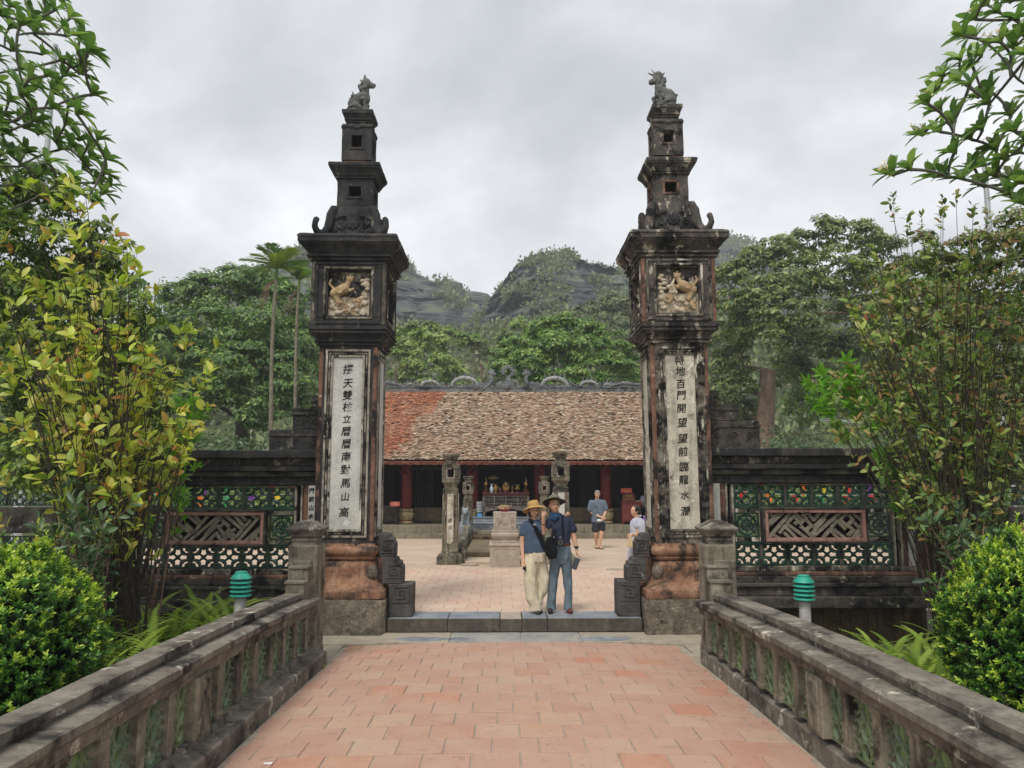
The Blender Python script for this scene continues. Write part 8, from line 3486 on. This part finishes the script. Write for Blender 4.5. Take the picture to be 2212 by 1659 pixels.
# ---- ferns
def fern_bed(label, spots, n, Lmin, Lmax, seedv, mat='leaf_fern'):
    rl = random.Random(seedv)
    xs_ = [s[0] for s in spots]
    c = (sum(xs_) / len(xs_), sum(s[1] for s in spots) / len(spots))
    t = thing("fern_bed", label, "ferns", (c[0], c[1], gz(*c)))
    base = Vector(t.location)
    V, Q, T_ = [], [], []
    for i in range(n):
        sx, sy, sr = rl.choice(spots)
        x, y = sx + rl.uniform(-sr, sr), sy + rl.uniform(-sr, sr)
        z = gz(x, y)
        a = rl.uniform(0, 6.28)
        L = rl.uniform(Lmin, Lmax)
        hd = Vector((math.cos(a), math.sin(a), 0))
        pts = []
        up = rl.uniform(.75, 1.15)
        sp = rl.uniform(.25, .6)
        for k in range(19):
            s_ = k / 18
            pts.append(Vector((x, y, z)) + hd * (L * (sp * s_ + .35 * s_ * s_)) + Vector((0, 0, L * (up * s_ - .42 * s_ ** 2.4))))
        side = hd.cross(Vector((0, 0, 1)))
        tt = rl.random()
        for k in range(2, 18):
            p = pts[k]
            d = (pts[k + 1] - pts[k - 1]).normalized()
            w = .052 * L * math.sin(math.pi * (k / 19) ** .75) + .008
            for hh in (0, .5):
                pp = p.lerp(pts[k + 1], hh)
                for s_ in (-1, 1):
                    tip = pp + side * s_ * w + d * w * .35 - Vector((0, 0, w * .25))
                    b = len(V)
                    hw_ = L * .0125
                    V += [tuple(pp - d * hw_ - base), tuple(pp + d * hw_ - base), tuple(pp.lerp(tip, .6) + d * hw_ - base), tuple(tip - base)]
                    Q.append((b, b + 1, b + 2, b + 3))
                    T_ += [tt] * 4
        for k in range(0, 18):
            b = len(V)
            w = side * .003
            V += [tuple(pts[k] - w - base), tuple(pts[k] + w - base), tuple(pts[k + 1] + w - base), tuple(pts[k + 1] - w - base)]
            Q.append((b, b + 1, b + 2, b + 3))
            T_ += [tt] * 4
    me = np_mesh("fronds", np.array(V), np.array(Q), M[mat], np.array(T_))
    o = link("fronds", me, t)
    o["kind"] = "stuff"
    return t


fern_bed("bed of bright green ferns between the left clipped shrub and the balustrade",
         [(-3.3, 6.9, .45), (-3.6, 7.7, .6), (-4.2, 7.6, .6), (-3.4, 8.6, .6), (-4.3, 8.8, .7), (-5.2, 9.0, .7), (-3.2, 9.5, .5), (-4.0, 9.4, .5), (-3.4, 9.0, .5), (-4.9, 8.2, .5)], 620, .60, 1.0, 4)
fern_bed("clump of yellowish ferns between the right balustrade and clipped shrub",
         [(3.9, 7.3, .3), (4.2, 7.6, .35), (4.5, 8.1, .35), (3.7, 8.0, .25)], 95, .5, .85, 5)
fern_bed("scattered low ferns on the soil at the foot of the right wall", [(4.5, 10.5, .9), (6.0, 10.6, .8), (3.6, 11.2, .4)], 60, .25, .45, 6)
fern_bed("scattered low ferns on the soil at the foot of the left wall", [(-4.5, 10.9, .9), (-6.0, 10.6, .8), (-3.4, 11.2, .4)], 90, .3, .5, 7)

# ------------------------------------------------------------------ poles, flags, litter
for nm, u, v, Y, r_, zt, mt_, lb in (("pole", 80, 600, 17, .075, 12.2, 'polegrey', "thin grey pole at the left, rising through the frangipani"),
                                     ("pole", 2138, 500, 15, .065, 8.6, 'polegrey', "slim grey pole at the right, rising behind the brown-leaved shrub")):
    p = at(u, v, Y)
    t = thing(nm, lb, "pole", (p.x, Y, -.1), 0, "poles beyond the walls")
    m = MB()
    m.lathe([(0, r_ * 1.3), (3.2, r_ * 1.3), (3.25, r_), (zt, r_ * .75)], n=14)
    m.build("shaft", M[mt_], t, smooth=40)
    m = MB()
    m.lathe([(.0, r_ * 1.9), (.04, r_ * 1.9), (.05, r_ * 1.34), (2.9, r_ * 1.36), (2.95, r_ * 1.3)], n=14)
    m.build("white_sleeve", M['polewhite'], t, smooth=40)


def bunting(label, a, b, n, sag, seedv):
    rl = random.Random(seedv)
    a, b = Vector(a), Vector(b)
    t = thing("flag_string", label, "bunting", a, 0, "strings of small coloured flags")
    m = MB()
    pts = [a.lerp(b, i / 16) - Vector((0, 0, sag * 4 * (i / 16) * (1 - i / 16))) - a for i in range(17)]
    m.tube(pts, .005, 4)
    m.build("string", M['polewhite'], t)
    cols = ['flag_red', 'flag_yellow', 'flag_red', 'flag_purple', 'flag_orange', 'flag_red', 'flag_green']
    for i in range(n):
        f = (i + .5) / n
        p = a.lerp(b, f) - Vector((0, 0, sag * 4 * f * (1 - f))) - a
        m = MB()
        w, h = .085, rl.uniform(.20, .28)
        dx = rl.uniform(-.05, .05)
        m.add([(p.x - w, p.y, p.z), (p.x + w, p.y, p.z), (p.x + dx, p.y + rl.uniform(-.05, .05), p.z - h), (p.x, p.y + .02, p.z - h * .4), ], [(0, 3, 2), (0, 1, 3), (3, 1, 2)])
        s_ = len(m.v)
        m.add([(p.x - w, p.y + .004, p.z), (p.x + w, p.y + .004, p.z), (p.x + dx, p.y + .004, p.z - h)], [(0, 2, 1)])
        m.build("flag", M[rl.choice(cols)], t, fix=False)
    return t


bunting("string of coloured flags seen through the left wall's upper lattice, nearer line", (-9.0, 15.2, 2.05), (-3.4, 15.0, 2.0), 13, .12, 1)
bunting("string of coloured flags seen through the left wall's lattice, lower line", (-8.8, 16.4, 1.85), (-3.8, 16.0, 1.75), 9, .14, 2)
bunting("string of coloured flags seen through the right wall's upper lattice, nearer line", (3.9, 15.0, 2.05), (9.6, 15.2, 2.05), 13, .12, 3)
bunting("string of coloured flags seen through the right wall's lattice, lower line", (4.2, 16.2, 1.85), (9.2, 16.4, 1.80), 9, .16, 4)
bunting("string of coloured flags whose tops peep over the left wall's coping", (-11.0, 18.0, 2.80), (-4.2, 18.0, 2.76), 7, .14, 5)
bunting("string of coloured flags whose tops peep over the right wall's coping", (4.8, 18.0, 2.82), (12.0, 18.0, 2.80), 7, .14, 6)
p = at(1770, 907, 20)
q = at(1900, 913, 20)
t = thing("cable", "thin grey cable strung beyond the right wall, by the furrowed trunk", "cable", (p.x, 20, p.z))
m = MB()
m.tube([(0, 0, 0), ((q.x - p.x) / 2, 0, -.06), (q.x - p.x, 0, q.z - p.z), ((q.x - p.x) * 2.5, 0, .2)], .012, 5)
m.tube([(0, 0, .05), ((q.x - p.x) / 2, 0, -.02), (q.x - p.x, 0, q.z - p.z + .04), ((q.x - p.x) * 2.5, 0, .3)], .008, 5)
m.build("wires", M['polegrey'], t)
# litter on the deck
p = at(580, 1612, 5.9)
lz = deck_z(p.x, 6.0)
t = thing("paper_scrap", "small white scrap of paper on the deck tiles near the left balustrade", "litter", (at(580, 1612, 5.92).x, 5.92, lz + .004))
m = MB()
m.add([(-.03, -.01, 0), (.03, -.012, .001), (.032, .012, .002), (-.028, .010, .001), (-.03, -.01, .004), (.03, -.012, .006), (.032, .012, .009), (-.028, .010, .006)], [(0, 3, 2, 1), (4, 5, 6, 7), (0, 1, 5, 4), (1, 2, 6, 5), (2, 3, 7, 6), (3, 0, 4, 7)])
m.build("scrap", M['paper'], t)
m = MB()
rl = random.Random(77)
for i in range(130):
    s_ = rl.choice((-1, 1))
    x = (-2.04 + rl.uniform(0, .12) ** 1.0) if s_ < 0 else (2.32 - rl.uniform(0, .12))
    if rl.random() < .25:
        x = rl.uniform(-1.9, 2.2)
    y = rl.uniform(5.2, 11.0)
    z = deck_z(x, y) + .004
    a = rl.uniform(0, 6.28)
    k = rl.uniform(.004, .013)
    m.add([(x - k * math.cos(a), y - k * math.sin(a), z), (x + k * .4 * math.sin(a), y - k * .4 * math.cos(a), z + .003), (x + k * math.cos(a), y + k * math.sin(a), z + .002), (x - k * .4 * math.sin(a), y + k * .4 * math.cos(a), z + .004)], [(0, 1, 2, 3)])
o = m.build("leaf_litter", M['bark_dark'], None, fix=False)
tag(o, kind="stuff")
# a few weeds at the foot of the posts
for x, y, lb in ((-2.08, 9.25, "tiny green weed at the foot of the left end post"), (2.62, 6.45, "small weed growing from the right balustrade, by its pier")):
    t = thing("weed", lb, "weed", (x, y, deck_z(x, y) if x < 0 else .22))
    P_ = [Vector(t.location)] * 12
    D_ = [Vector((math.cos(k), math.sin(k), .8)) for k in range(12)]
    U_ = [Vector((0, -.3, 1))] * 12
    put_leaves("leaf", t, 'small', P_, D_, U_, [.05] * 12, 'leaf_fern', parts=12)
